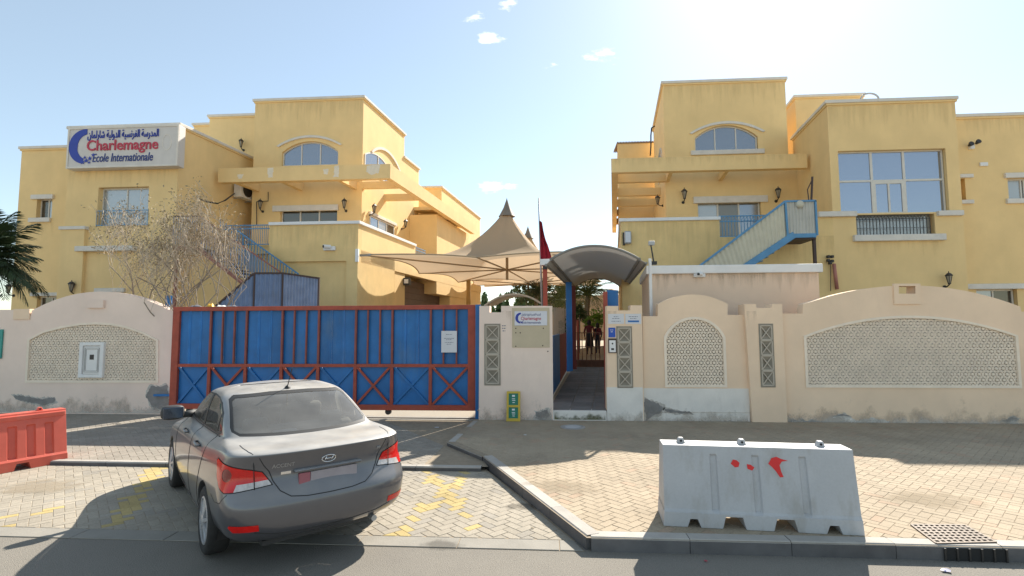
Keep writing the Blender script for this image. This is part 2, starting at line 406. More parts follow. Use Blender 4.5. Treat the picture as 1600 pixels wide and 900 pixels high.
def col_walk(rr, x, y):
    v = rr.gauss(1, .03); c = (.37*v, .30*v, .215*v)
    if rr.random() < .06: c = (.39*v, .29*v, .205*v)
    if y > 9.5: c = (c[0]*.92, c[1]*.93, c[2]*.95)
    return c
def col_bay(rr, x, y):
    v = rr.gauss(1, .04); c = (.345*v, .305*v, .245*v)
    if rr.random() < .12: c = (.31*v, .28*v, .235*v)
    for a, b, wd, miss in STROKES:
        if seg_d(x, y, a, b) < wd and rr.random() > miss: c = (.46*v, .355*v, .16*v)
    return c
def col_fore(rr, x, y):
    v = rr.gauss(1, .045); return (.30*v, .265*v, .22*v)
KA, KB, KC, KD = (.36, 5.11), (-1.02, 8.12), (-1.78, 9.1), (-1.62, 11.2)     # the kerb's outer line
sw = sheet('sidewalk', [(.36, 5.11), (13.5, 5.11), (13.5, 11.3), (-1.6, 11.3), (-1.78, 9.1), (-1.02, 8.12)], m_joint, .1255)
blocks(sw, [[(.47, 5.27), (13.4, 5.27), (13.4, 8.12), (-.88, 8.12)], [(-.88, 8.12), (13.4, 8.12), (13.4, 11.26), (-1.50, 11.26), (-1.64, 9.14)]], .13, col_walk, 3)
bay = sheet('parking_bay', [(-14, 5.34), (.28, 5.34), (-.98, 7.95), (-14, 7.95)], m_joint, .002)
blocks(bay, [[(-13.8, 5.35), (.235, 5.35), (-.90, 7.72), (-13.8, 7.72)]], .006, col_bay, 5, ang=45)
fc = sheet('forecourt', [(-14, 7.8), (-.9, 7.8), (-1.0, 8.1), (-1.78, 9.1), (-1.62, 12.2), (-14, 12.2)], m_joint, .0555)
blocks(fc, [[(-13.8, 7.84), (-.93, 7.84), (-1.05, 8.1), (-1.83, 9.1), (-1.68, 12.1), (-13.8, 12.1)]], .06, col_fore, 9, n_parts=120)
# concrete gutter band, one slab after another
gb = sheet('gutter', [(-14, 5.10), (.34, 5.10), (.24, 5.345), (-14, 5.345)], m_joint, .0025)
x = -13.9
while x < .3:
    x1 = min(x+1.0, .33); b = MB()
    xe = min(x1, .25)
    b.hexa([(x+.004, 5.105, 0), (x1-.004, 5.105, 0), (xe-.004, 5.335, 0), (x+.004, 5.335, 0), (x+.004, 5.105, .009), (x1-.004, 5.105, .009), (xe-.004, 5.335, .009), (x+.004, 5.335, .009)])
    b.build('gutter_slab', m_conc, gb, bevel=.003, seg=1); x = x1
# kerb stones
kr = tag(thing('kerb', (.36, 5.11, 0), None, None), kind='structure')
def kerb_run(a, b, z0, z1, w=.15, step=.92, inward=1):
    a = Vector((*a, 0)); b = Vector((*b, 0)); L = (b-a).length; n = max(1, round(L/step)); d = (b-a).normalized(); q = Vector((-d.y, d.x, 0))*inward
    for i in range(n):
        p = a + d*(L*i/n+.003); r = a + d*(L*(i+1)/n-.003); z = z1+rnd.uniform(-.002, .002)
        m = MB(); c = .018
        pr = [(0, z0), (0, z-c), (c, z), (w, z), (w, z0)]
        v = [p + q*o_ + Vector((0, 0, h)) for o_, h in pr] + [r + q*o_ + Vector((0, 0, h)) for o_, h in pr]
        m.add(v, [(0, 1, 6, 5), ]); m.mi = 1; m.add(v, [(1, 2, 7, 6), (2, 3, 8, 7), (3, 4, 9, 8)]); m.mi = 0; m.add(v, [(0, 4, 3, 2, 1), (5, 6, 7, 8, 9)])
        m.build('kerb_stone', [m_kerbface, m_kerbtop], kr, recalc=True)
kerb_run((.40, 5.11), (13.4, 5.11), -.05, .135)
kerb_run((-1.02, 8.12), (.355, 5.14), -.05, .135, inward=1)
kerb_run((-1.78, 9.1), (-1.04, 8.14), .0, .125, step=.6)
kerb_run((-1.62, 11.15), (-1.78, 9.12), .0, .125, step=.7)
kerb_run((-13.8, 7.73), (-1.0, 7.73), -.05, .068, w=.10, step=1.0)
# courtyard behind the wall, rising gently away from the street
def court_z(y): return .33 + max(0, min(y, 27)-11.3)*.045
b = MB()
ys = [11.3, 15, 20, 27, 60]
for y in ys: b.v += [Vector((-1.55, y, court_z(y)-.02)), Vector((30, y, court_z(y)-.02))]
for y in ys: b.v += [Vector((-30, max(y, 12.0), .052 if y < 14 else court_z(y)-.02)), Vector((-1.55, max(y, 12.0), .052 if y < 14 else court_z(y)-.02))]
for i in list(range(len(ys)-1))+list(range(len(ys), 2*len(ys)-1)): b.f.append((2*i, 2*i+1, 2*i+3, 2*i+2)); b.m.append(0)
tag(b.build('courtyard', m_sand, recalc=False), kind='structure')
# entrance walkway of grey slabs
wkA, wkB = gnd(863, 634, court_z(11.3)), gnd(950, 634, court_z(11.3))
wk = MB(); wk.v = [Vector((.0, 11.3, court_z(11.3)-.012)), Vector((1.4, 11.3, court_z(11.3)-.012)), Vector((2.5, 19.5, court_z(19.5)-.012)), Vector((1.0, 19.5, court_z(19.5)-.012))]
wk.f = [(0, 1, 2, 3)]; wk.m = [0]
wk = tag(wk.build('walkway', m_joint, recalc=False), kind='structure')
m_slab = mat('walkway_slab', (.17, .165, .165), .85, .15, 4, .2, 60, random=.15)
for i in range(18):
    y0 = 11.32+i*.45; y1 = y0+.442
    for j in range(3):
        f0, f1 = j/3+.004, (j+1)/3-.004
        def X(f, y): t = (y-11.3)/8.2; return (0+1.0*t) + f*(1.4+.1*t)
        p = [(X(f0, y0), y0), (X(f1, y0), y0), (X(f1, y1), y1), (X(f0, y1), y1)]
        mb = MB(); mb.hexa([(q[0], q[1], court_z(q[1])-.04) for q in p]+[(q[0], q[1], court_z(q[1])) for q in p])
        mb.build('paving_slab', m_slab, wk)
# ================================================================== STREET WALL
W, WL, GY = 11.25, 12.0, 11.62
fw, fl, fg = front(W), front(WL), front(GY)
def pxs(fr, pts): return [fr.px(*p) for p in pts]
def wall_thing(lab, loc): return thing('boundary_wall', loc, lab, 'wall')
def lattice(fr, root, poly, backm, a=.135, w=-.0, bar=.019, hx=.030, blank=None):
    """pierced cast screen: three families of bars with a small hexagon in every large opening"""
    us = [p[0] for p in poly]; zs = [p[1] for p in poly]; cu = (min(us)+max(us))/2; cz = (min(zs)+max(zs))/2
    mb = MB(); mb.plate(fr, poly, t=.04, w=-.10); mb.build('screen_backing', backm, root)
    b = .055
    inner = [(cu+(u-cu)*(1-b/(max(us)-cu)), cz+(z-cz)*(1-b/(max(zs)-cz))) for u, z in poly]
    mb = MB(); mb.plate(fr, poly, [inner], t=.075, w=.022); mb.build('screen_frame', m_lattice, root)
    conv = inner
    area = sum(conv[i][0]*conv[(i+1) % len(conv)][1]-conv[(i+1) % len(conv)][0]*conv[i][1] for i in range(len(conv)))
    if area < 0: conv = conv[::-1]
    mb = MB(); h = a*math.sqrt(3)/2; D = 8
    for fam in range(3):
        th = R(60*fam); dx, dz = math.cos(th), math.sin(th); nx, nz = -dz, dx
        for k in range(-60, 60):
            off = (k+.5)*h
            q = [(cu+nx*(off-bar/2)-dx*D, cz+nz*(off-bar/2)-dz*D), (cu+nx*(off-bar/2)+dx*D, cz+nz*(off-bar/2)+dz*D),
                 (cu+nx*(off+bar/2)+dx*D, cz+nz*(off+bar/2)+dz*D), (cu+nx*(off+bar/2)-dx*D, cz+nz*(off+bar/2)-dz*D)]
            c = clip_poly(q, conv)
            if len(c) < 3: continue
            w1 = -.012-.0015*fam; n = len(c)
            F = [fr.pt(u, z, w1) for u, z in c]; B = [fr.pt(u, z, -.045) for u, z in c]
            mb.add(F+B, [tuple(range(n))]+[(i, (i+1) % n, n+(i+1) % n, n+i) for i in range(n)])
    rows = int((max(zs)-min(zs))/h)+4
    for j in range(-rows, rows):
        for i in range(-70, 70):
            u = cu+(i+.5*(j % 2))*a; z = cz+j*h
            q = [(u+hx*math.cos(R(60*k+30)), z+hx*math.sin(R(60*k+30))) for k in range(6)]
            if u < min(us) or u > max(us) or z < min(zs) or z > max(zs): continue
            c = clip_poly(q, conv)
            if len(c) < 3: continue
            n = len(c); F = [fr.pt(p[0], p[1], -.008) for p in c]; B = [fr.pt(p[0], p[1], -.045) for p in c]
            mb.add(F+B, [tuple(range(n))]+[(i2, (i2+1) % n, n+(i2+1) % n, n+i2) for i2 in range(n)])
            for k in range(6):   # spokes to the corners of the opening
                a0 = R(60*k); p0 = (u+hx*.7*math.cos(a0), z+hx*.7*math.sin(a0)); p1 = (u+a*.5*math.cos(a0), z+a*.5*math.sin(a0)); s_ = .0055
                sx, sz = -math.sin(a0)*s_, math.cos(a0)*s_
                c = clip_poly([(p0[0]-sx, p0[1]-sz), (p1[0]-sx, p1[1]-sz), (p1[0]+sx, p1[1]+sz), (p0[0]+sx, p0[1]+sz)], conv)
                if len(c) < 3: continue
                mb.add([fr.pt(p[0], p[1], -.018) for p in c], [tuple(range(len(c)))])
    mb.build('lattice_screen', m_lattice, root, recalc=False)
m_flake = mat('flaking_paint_edge', (.52, .48, .43), .95, .25, 14, .4, 60)
m_tile = mat('relief_tile_field', (.28, .25, .20), .9, .12, 6, .2)
m_tileb = mat('relief_tile_rib', (.50, .44, .36), .85, .08, 5)
def tile_strip(fr, root, x0, y0, x1, y1, w0=0):
    (u0, z1), (u1, z0) = fr.px(x0, y0), fr.px(x1, y1); s = (z1-z0)/4; first = None
    mb = MB(); mb.plate(fr, [(u0-.03, z0-.03), (u1+.03, z0-.03), (u1+.03, z1+.03), (u0-.03, z1+.03)], [[(u0, z0), (u1, z0), (u1, z1), (u0, z1)]], t=.06, w=w0+.012)
    mb.build('tile_frame', m_tile, root)
    for k in range(4):
        a, b2 = z0+k*s+.012, z0+(k+1)*s-.012; c = ((u0+u1)/2, (a+b2)/2)
        if first is None:
            mb = MB(); cor = [(u0+.006, a), (u1-.006, a), (u1-.006, b2), (u0+.006, b2)]
            P = [fr.pt(p[0], p[1], w0+.002) for p in cor]+[fr.pt(c[0], c[1], w0-.045)]
            mb.add(P, [(0, 1, 4), (1, 2, 4), (2, 3, 4), (3, 0, 4)]); mb.mi = 1
            for i in range(4):
                mb.bar(fr.pt(cor[i][0], cor[i][1], w0+.008), fr.pt(cor[(i+1) % 4][0], cor[(i+1) % 4][1], w0+.008), .022, .022, up=(0, -1, 0))
            mb.bar(fr.pt(cor[0][0], cor[0][1], w0-.002), fr.pt(cor[2][0], cor[2][1], w0-.002), .02, .02, up=(0, -1, 0))
            mb.bar(fr.pt(cor[1][0], cor[1][1], w0-.004), fr.pt(cor[3][0], cor[3][1], w0-.004), .02, .02, up=(0, -1, 0))
            first = mb.build('relief_tile', [m_tile, m_tileb], root, recalc=False); z_first = a
        else:
            o = first.copy(); C.objects.link(o); o.parent = root; o.location = (0, 0, a-z_first)
def patch(fr, root, pts, m, name='bare_patch', w=.004, seed=1, rag=.03, rim=True):
    if rim and m is m_plaster: patch(fr, root, pts, m_flake, 'flaking_edge', w-.002, seed, rag*1.5, False)
    rr = random.Random(seed); P = pxs(fr, pts); out = []
    if name == 'flaking_edge':
        cx = sum(p[0] for p in P)/len(P); cz = sum(p[1] for p in P)/len(P); P = [(p[0]+(.035 if p[0] > cx else -.035), p[1]+(.03 if p[1] > cz else -.03)) for p in P]
    for i in range(len(P)):
        a, b2 = Vector(P[i]), Vector(P[(i+1) % len(P)]); n = max(2, int((b2-a).length/.022)); dx = dz = 0
        for k in range(n): p = a.lerp(b2, k/n); dx = dx*.6+rr.uniform(-rag, rag)*.55; dz = dz*.6+rr.uniform(-rag, rag)*.55; out.append((p.x+dx, max(.075, p.y+dz)))
    mb = MB(); mb.plate(fr, out, t=.003, w=w); return mb.build(name, m, root, recalc=False)
def zb(fr, px, z): return (fr.px(px, 600)[0], z)
# -- left wall with the wide arch
wl = wall_thing('pinkish arched boundary wall left of the blue gate with a white meter hatch in its lattice', (-10, WL, .06))
A = [zb(fl, 272, .0)] + pxs(fl, [(271, 484), (266, 484)])
for k in range(0, 13):
    t = k/12; px = 265+(50-265)*t; y = 485-(485-455.5)*(1-(2*t-1)**2); A.append(fl.px(px, y))
A += pxs(fl, [(47, 497), (22, 497), (22, 484), (-60, 484)]) + [zb(fl, -60, .0)]
lat_l = pxs(fl, [(40, 598), (248, 598), (248, 531), (225, 519), (200, 510), (175, 505), (150, 503.5), (125, 505), (95, 510), (66, 518), (44, 530)])
mb = MB(); mb.plate(fl, A, [lat_l], t=.25); wl0 = mb.build('wall', m_wallpink, wl)
lattice(fl, wl, lat_l, m_lattback2)
mb = MB(); u0, z1 = fl.px(140, 456); u1, z0 = fl.px(164, 478)
mb.fbox(fl, u0, u1, z0-.05, z0+.14, .0, .06); mb.build('vent_block', m_wallpink, wl)
mb = MB(); mb.fbox(fl, *[fl.px(x_, 500)[0] for x_ in (22, 47)], 2.38, fl.px(35, 484)[1]+.02, -.24, .03); mb.build('merlon', m_wallbeige, wl)
patch(fl, wl, [(20, 617), (48, 620), (70, 624), (85, 620), (88, 628), (66, 634), (45, 628), (25, 624)], m_plaster, seed=4)
patch(fl, wl, [(235, 604), (262, 603), (268, 640), (240, 640), (228, 620)], m_plaster, seed=5)
# white meter hatch
mh = thing('meter_hatch', fl.pt(*fl.px(145, 590)), 'white steel meter cabinet hatch set into the lattice left of the blue gate', 'hatch')
u0, z1 = fl.px(127, 535); u1, z0 = fl.px(162, 590)
mb = MB(); mb.plate(fl, [(u0, z0), (u1, z0), (u1, z1), (u0, z1)], [[(u0+.09, z0+.08), (u1-.09, z0+.08), (u1-.09, z1-.08), (u0+.09, z1-.08)]], t=.09, w=.05); mb.build('frame', m_white, mh, bevel=.008)
mb = MB(); mb.fbox(fl, u0+.1, u1-.1, z0+.09, z1-.09, -.02, .02); d_ = mb.build('door', m_white, mh, bevel=.01)
mb = MB(); um = (u0+u1)/2; zm = (z0+z1)/2+.07; mb.fbox(fl, um-.05, um+.05, zm-.06, zm+.06, .02, .03); mb.build('latch', m_iron, d_)
mb = MB()
for s_ in (.16, .13): mb.plate(fl, [(u0+s_, z0+s_), (u1-s_, z0+s_), (u1-s_, z1-s_), (u0+s_, z1-s_)], [[(u0+s_+.012, z0+s_+.012), (u1-s_-.012, z0+s_+.012), (u1-s_-.012, z1-s_-.012), (u0+s_+.012, z1-s_-.012)]], t=.01, w=.03)
mb.build('door_moulding', m_steel, mh)
# teal board at the left end
tb = MB(); u0, z1 = fl.px(-30, 515); u1, z0 = fl.px(3.5, 560); tb.fbox(fl, u0, u1, z0, z1, .01, .04)
tag(tb.build('board', mat('teal_board', (.03, .28, .24), .5)), 'teal board cut off by the left edge of the photo', 'board')
# -- wall between vehicle gate and door
w1 = wall_thing('pinkish wall pier between the blue gate and the open entrance carrying the small school sign', (-.8, W, .13))
o = [zb(fw, 748, 0)] + [zb(fw, 864, 0)] + pxs(fw, [(863, 478), (783, 478), (783, 488), (765, 488), (765, 478), (749, 478)])
ts = pxs(fw, [(759, 508), (780, 508), (780, 600), (759, 600)])
mb = MB(); mb.plate(fw, o, [ts], t=.35); mb.build('wall', m_wallpink, w1)
mb = MB(); mb.fbox(fw, ts[0][0], ts[1][0], ts[2][1], ts[0][1], -.12, -.06); mb.build('recess', m_tile, w1)
tile_strip(fw, w1, 759, 508, 780, 600)
mb = MB(); (u0, z1), (u1, z0) = fw.px(800, 481), fw.px(859, 543); mb.fbox(fw, u0, u1, z0, z1, .0, .012); mb.build('backing_panel', mat('cream_panel', (.56, .47, .33), .9, .06, 3, .1), w1)
patch(fw, w1, [(838, 645), (856, 640), (861, 657), (836, 657)], m_plaster, seed=8)
mb = MB()
for (hx_, hy_) in ((805, 490), (852, 491), (806, 513), (849, 513), (806, 541), (848, 540), (806, 520), (813, 520), (856, 549)):
    u, z = fw.px(hx_, hy_); mb.fbox(fw, u-.012, u+.012, z-.012, z+.012, .012, .016)
tag(mb.build('screw_hole', m_brown, w1))
# threshold step
st = MB(); (u0, z1), (u1, _) = fw.px(863.5, 635), fw.px(948, 635)
st.fbox(fw, u0+.004, u1-.004, .10, court_z(11.3)+.002, -.30, .012)
st = tag(st.build('step', m_whitewash, bevel=.012), 'whitewashed threshold step with green stains under the entrance', 'step')
m_moss = mat('dirty_stain', (.25, .23, .16), .95, .3, 12)
# -- wall right of the door
w2 = wall_thing('beige wall pier right of the entrance with intercom and notices', (1.6, W, .13))
o = [zb(fw, 948, 0), zb(fw, 1005, 0)] + pxs(fw, [(1003, 477), (985, 477), (985, 485), (966, 485), (966, 478), (948, 478)])
ts = pxs(fw, [(965, 512), (987, 512), (987, 604), (965, 604)])
mb = MB(); mb.plate(fw, o, [ts], t=.35, w=.0); mb.build('wall', m_wallbeige, w2)
mb = MB(); mb.fbox(fw, ts[0][0], ts[1][0], ts[2][1], ts[0][1], -.12, -.06); mb.build('recess', m_tile, w2)
tile_strip(fw, w2, 965, 512, 987, 604)
mb = MB(); (u0, z1), (u1, _) = fw.px(948, 605), fw.px(1004, 605); mb.fbox(fw, u0-.002, u1+.002, .1, z1, .0, .006); mb.build('whitewashed_base', m_whitewash, w2)
# -- wall with the narrow arch, set back a little
fw2 = front(W+.07)
w3 = wall_thing('beige wall bay with the small round-headed lattice and peeling whitewashed base', (3.2, W+.07, .13))
o = [zb(fw2, 1005, 0), zb(fw2, 1170, 0)] + pxs(fw2, [(1166, 492), (1137, 492), (1137, 475)])
for k in range(1, 12):
    t = k/12; o.append(fw2.px(1137+(1028-1137)*t, 475-15*(1-(2*t-1)**2)))
o += pxs(fw2, [(1028, 475), (1028, 494), (1004, 494)])
l3 = pxs(fw2, [(1039, 605), (1136, 605)]); (a0, _), (a1, _) = l3
z_s = fw2.px(1136, 527)[1]; z_t = fw2.px(1087, 495)[1]; l3 = arch(a0, a1, l3[0][1], z_s, z_t)
mb = MB(); mb.plate(fw2, o, [l3], t=.25); mb.build('wall', m_wallbeige, w3)
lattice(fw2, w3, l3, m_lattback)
mb = MB(); (u0, z1), (u1, _) = fw2.px(1005, 605), fw2.px(1170, 605); mb.fbox(fw2, u0, u1, .1, z1-.02, .0, .008); mb.build('whitewashed_base', m_whitewash, w3)
patch(fw2, w3, [(1008, 622), (1016, 626), (1028, 630), (1037, 637), (1030, 647), (1018, 650), (1010, 656), (1007, 640)], m_plaster, w=.012, seed=2, rag=.02)
patch(fw2, w3, [(1037, 638), (1055, 641), (1078, 643), (1082, 646), (1060, 646), (1040, 643)], m_plaster, w=.012, seed=12, rag=.015)
# -- pillar
w4 = wall_thing('beige wall pillar with crosswise relief tiles between the two lattice bays on the right', (5, W-.03, .13))
fp = front(W-.03)
o = [zb(fp, 1174, 0), zb(fp, 1228, 0)] + pxs(fp, [(1222, 475), (1207, 475), (1206, 481), (1182, 481), (1181, 475), (1163, 475)])
ts = pxs(fp, [(1186, 508), (1208, 508), (1211, 603), (1188, 603)])
tu0, tu1 = (ts[0][0]+ts[3][0])/2, (ts[1][0]+ts[2][0])/2; tsr = [(tu0, ts[2][1]), (tu1, ts[2][1]), (tu1, ts[0][1]), (tu0, ts[0][1])]
mb = MB(); mb.plate(fp, o, [tsr], t=.38); mb.build('wall', m_wallbeige, w4)
mb = MB(); mb.fbox(fp, tu0, tu1, tsr[0][1], tsr[2][1], -.12, -.06); mb.build('recess', m_tile, w4)
tile_strip(fp, w4, 1187.3, 508, 1209.3, 603)
# -- wide arched wall on the right
w5 = wall_thing('long beige arched wall with the widest lattice at the right end', (8, W+.05, .13))
fw5 = front(W+.05)
o = [zb(fw5, 1226, 0), (fw5.px(1700, 600)[0], 0), (fw5.px(1700, 490)[0], fw5.px(1700, 490)[1])] + pxs(fw5, [(1596, 487), (1594, 479)])
for k in range(1, 20):
    t = k/20; o.append(fw5.px(1594+(1255-1594)*t, 476+3*(1-t)-31.5*(1-(2*t-1)**2)))
o += pxs(fw5, [(1255, 475), (1254, 490), (1222, 490)])
bz = fw5.px(1425, 606)[1]
l5 = [(fw5.px(1259, 606)[0], bz), (fw5.px(1596, 606)[0], bz)]
u0, u1 = l5[0][0], l5[1][0]; l5 = arch(u0, u1, bz, fw5.px(1595, 524)[1], fw5.px(1427, 493)[1], 26)
vn = pxs(fw5, [(1403, 459), (1429, 459), (1429, 447), (1403, 447)])
mb = MB(); mb.plate(fw5, o, [l5, vn], t=.25); mb.build('wall', m_wallbeige, w5)
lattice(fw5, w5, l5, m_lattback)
mb = MB(); mb.plate(fw5, [(vn[0][0]-.1, vn[0][1]-.22), (vn[1][0]+.1, vn[1][1]-.22), (vn[2][0]+.1, vn[2][1]+.05), (vn[3][0]-.1, vn[3][1]+.05)], [vn], t=.05, w=.03); mb.build('vent_surround', m_wallbeige, w5)
patch(fw5, w5, [(1290, 655), (1310, 647), (1325, 650), (1340, 657), (1360, 653), (1390, 657), (1388, 662), (1285, 662)], m_whitewash, seed=6, w=.005)
patch(fw5, w5, [(1300, 651), (1316, 646.5), (1330, 650), (1318, 649.5)], m_plaster, seed=7, w=.009, rag=.01)
patch(fw5, w5, [(1226, 650), (1236, 656), (1300, 659), (1300, 664), (1226, 664)], m_plaster, seed=3, w=.003)
patch(fw5, w5, [(1565, 657), (1580, 652), (1592, 656), (1580, 660)], m_plaster, seed=13, w=.005, rag=.015)
# ================================================================== SLIDING GATE
gate = thing('sliding_gate', (fg.px(505, 640)[0], GY, .1), 'wide blue and rust red steel sliding gate with crossed braces behind the car', 'gate')
gz1 = fg.px(505, 478)[1]; gzm = fg.px(505, 571)[1]; gz0 = fg.px(505, 640)[1]
m_redd = mat('dull_red_paint', (.25, .07, .055), .65, .2, 5)
def gu(px): return fg.px(px, 530)[0]
def gbar(name, a, b2, wd, dep=.05, m=m_red, w=0., par=gate):
    mb = MB(); mb.bar(fg.pt(a[0], a[1], w), fg.pt(b2[0], b2[1], w), wd, dep, up=(0, -1, 0)); return mb.build(name, m, par)
U0, U1 = gu(270), gu(743)
mb = MB(); mb.plate(fg, [(U0, gz0), (U1, gz0), (U1, gz1), (U0, gz1)], [[(U0+.17, gz0+.12), (U1-.17, gz0+.12), (U1-.17, gz1-.10), (U0+.17, gz1-.10)]], t=.08, w=.04); mb.build('frame', m_red, gate, bevel=.008)
divs = [U0+.13, gu(329), gu(385), gu(441), gu(498), gu(556), gu(613), gu(673), U1-.13]
for i in range(1, 8):
    gbar('upright', (divs[i], gzm+.035), (divs[i], gz1-.09), .046, m=m_redd); gbar('upright', (divs[i], gz0+.11), (divs[i], gzm-.035), .07)
gbar('mid_rail', (U0+.15, gzm), (U1-.15, gzm), .07, .06)
for i in range(8):
    a, b2 = divs[i], divs[i+1]; redbay = i % 2 == 1
    for k in range(3):   # upper sheets with a folded lip
        s0 = a+(b2-a)*k/3; s1 = a+(b2-a)*(k+1)/3-.003; mb = MB(); w0 = -.05+rnd.uniform(-.004, .004)
        pr = [(s0, w0), (s0+.03, w0), (s0+.04, w0+.02), (s1-.055, w0+.004), (s1-.045, w0+.03), (s1-.012, w0+.03), (s1, w0-.008)] if not redbay else [(s0, w0), (s1, w0)]
        if redbay: pr = [(s0, w0), (s0+.06, w0+.004), (s1-.06, w0+.004), (s1, w0)]
        n = len(pr); mb.add([fg.pt(u, gzm-.02, w) for u, w in pr]+[fg.pt(u, gz1-.06, w) for u, w in pr], [(j, j+1, n+j+1, n+j) for j in range(n-1)])
        mb.build('sheet_panel', m_blue, gate, recalc=False)
        if redbay and k < 2: gbar('picket', (s1, gzm+.035), (s1, gz1-.09), .034, .04, m_redd)
    mb = MB(); mb.fbox(fg, a+.002, b2-.002, gz0+.05, gzm-.03, -.07, -.045); mb.build('sheet_panel', m_blue, gate)
    z0_, z1_ = gz0+.12, gzm-.03
    mm_ = m_red if redbay else m_blue; wd = .05 if redbay else .055; wo = .0 if redbay else -.022
    gbar('brace', (a+.04, z1_), (b2-.04, z0_), wd, .035, mm_, wo); gbar('brace', (a+.04, z0_), (b2-.04, z1_), wd, .03, mm_, wo-.002)
for px in (300, 608):
    mb = MB(); u = gu(px); mb.lathe(fg.pt(u, gz0-.035, -.02), [(.02, -.03), (.07, -.03), (.07, .03), (.02, .03)], 16, M=Matrix.Rotation(R(90), 3, 'X')); mb.build('wheel', m_iron, gate, smooth=True, auto=40)
trk = MB(); trk.box(U0-.3, U1+.1, GY-.10, GY+.30, .03, .072); trk = tag(trk.build('gate_track', m_conc), 'pale concrete sill with steel rail running under the sliding gate', 'track')
mb = MB(); mb.box(U0-.3, U1+.1, GY+.03, GY+.055, .072, .09); mb.build('rail', m_brown, trk)
# latch post: a blue folded channel with a chain knob
lp = thing('gate_post', (gu(747), GY, .1), 'tall rough-edged blue latch post between the gate and the pinkish pier', 'post')
mb = MB(); ua, ub = gu(744), gu(751)
rr = random.Random(3); nseg = 26
L_ = [(ua, .1+(gz1-.1)*k/nseg) for k in range(nseg+1)]; Rr = [(ub+rr.uniform(-.018, .018), .1+(gz1-.1)*k/nseg) for k in range(nseg+1)]
mb.plate(fg, L_+Rr[::-1], t=.10, w=.13); mb.build('channel', m_blue, lp)
mb = MB(); u, z = fg.px(753, 597); mb.lathe(fg.pt(u, z, .14), [(.02, -.05), (.035, -.02), (.035, .02), (.02, .05)], 12, M=Matrix.Rotation(R(90), 3, 'Y')); mb.build('bolt', m_iron, lp, smooth=True)
# notice on the gate
def lines_text(fr, root, u0, u1, zs, w, m, frac, h=.012, name='printed_line'):
    for z, f in zip(zs, frac):
        mb = MB(); n = max(2, int((u1-u0)*f/.03)); c = (u0+u1)/2; half = (u1-u0)*f/2; x_ = c-half; rr = random.Random(int(z*999))
        while x_ < c+half:
            l = rr.uniform(.015, .05); mb.add([fr.pt(x_, z-h/2, w), fr.pt(min(x_+l, c+half), z-h/2, w), fr.pt(min(x_+l, c+half), z+h/2, w), fr.pt(x_, z+h/2, w)], [(0, 1, 2, 3)]); x_ += l+.012
        mb.build(name, m, root, recalc=False)
m_paper = mat('white_paper', (.66, .66, .68), .6, .04, 4); m_ink = mat('grey_ink', (.16, .17, .22), .7)
nt_ = thing('paper_notice', fg.pt(*fg.px(702, 550), .06), 'white sheet of paper taped to the right end of the blue gate', 'notice')
(u0, z1), (u1, z0) = fg.px(690.5, 517), fg.px(714.5, 550.5)
mb = MB(); mb.fbox(fg, u0, u1, z0, z1, .055, .06); mb.build('sheet', m_paper, nt_)
lines_text(fg, nt_, u0+.04, u1-.04, [z1-.08, z1-.17, z1-.20, z1-.26, z1-.30], .0615, m_ink, [.5, .8, .5, .7, .4])
# small rubbish lying on the gate's top rail
m_ylw = mat('yellow_plastic', (.75, .42, .05), .5); m_rag = mat('grey_rag', (.13, .13, .15), .9, .3, 20)
for (px0, px1, hh, mm_, nm, lb) in ((322, 331, .10, m_ylw, 'plastic_scrap', 'small yellow plastic scrap on top of the blue gate'),
                                    (296, 312, .05, m_rag, 'rag', 'dark rag lying on top of the gate near its left end'),
                                    (338, 350, .05, m_white, 'paper_scrap', 'white paper scrap on top of the gate beside the yellow scrap'),
                                    (352, 367, .035, m_rag, 'glove', 'grey glove lying flat on top of the gate, rightmost of the litter there')):
    mb = MB(); u0, u1 = gu(px0), gu(px1); rr = random.Random(px0); n = 7
    for i in range(n+1):
        for j in range(3): mb.v.append(fg.pt(u0+(u1-u0)*i/n, gz1+.003+(hh*rr.uniform(.4, 1) if 0 < i < n and j == 1 else .0), .045-.05*j+rr.uniform(-.008, .008)))
    for i in range(n):
        for j in range(2): mb.f.append((i*3+j, i*3+j+1, i*3+j+4, i*3+j+3)); mb.m.append(0)
    tag(mb.build(nm, mm_, smooth=True), lb, 'litter')
# thin blue rod on the wall base left of the gate
mb = MB(); mb.bar(fl.pt(*fl.px(243, 617), .05), fl.pt(*fl.px(268, 617), .05), .05, .04, up=(0, -1, 0))
tag(mb.build('rail_stop', m_blue), 'short blue bar sticking out from the bare plaster left of the gate', 'bar')
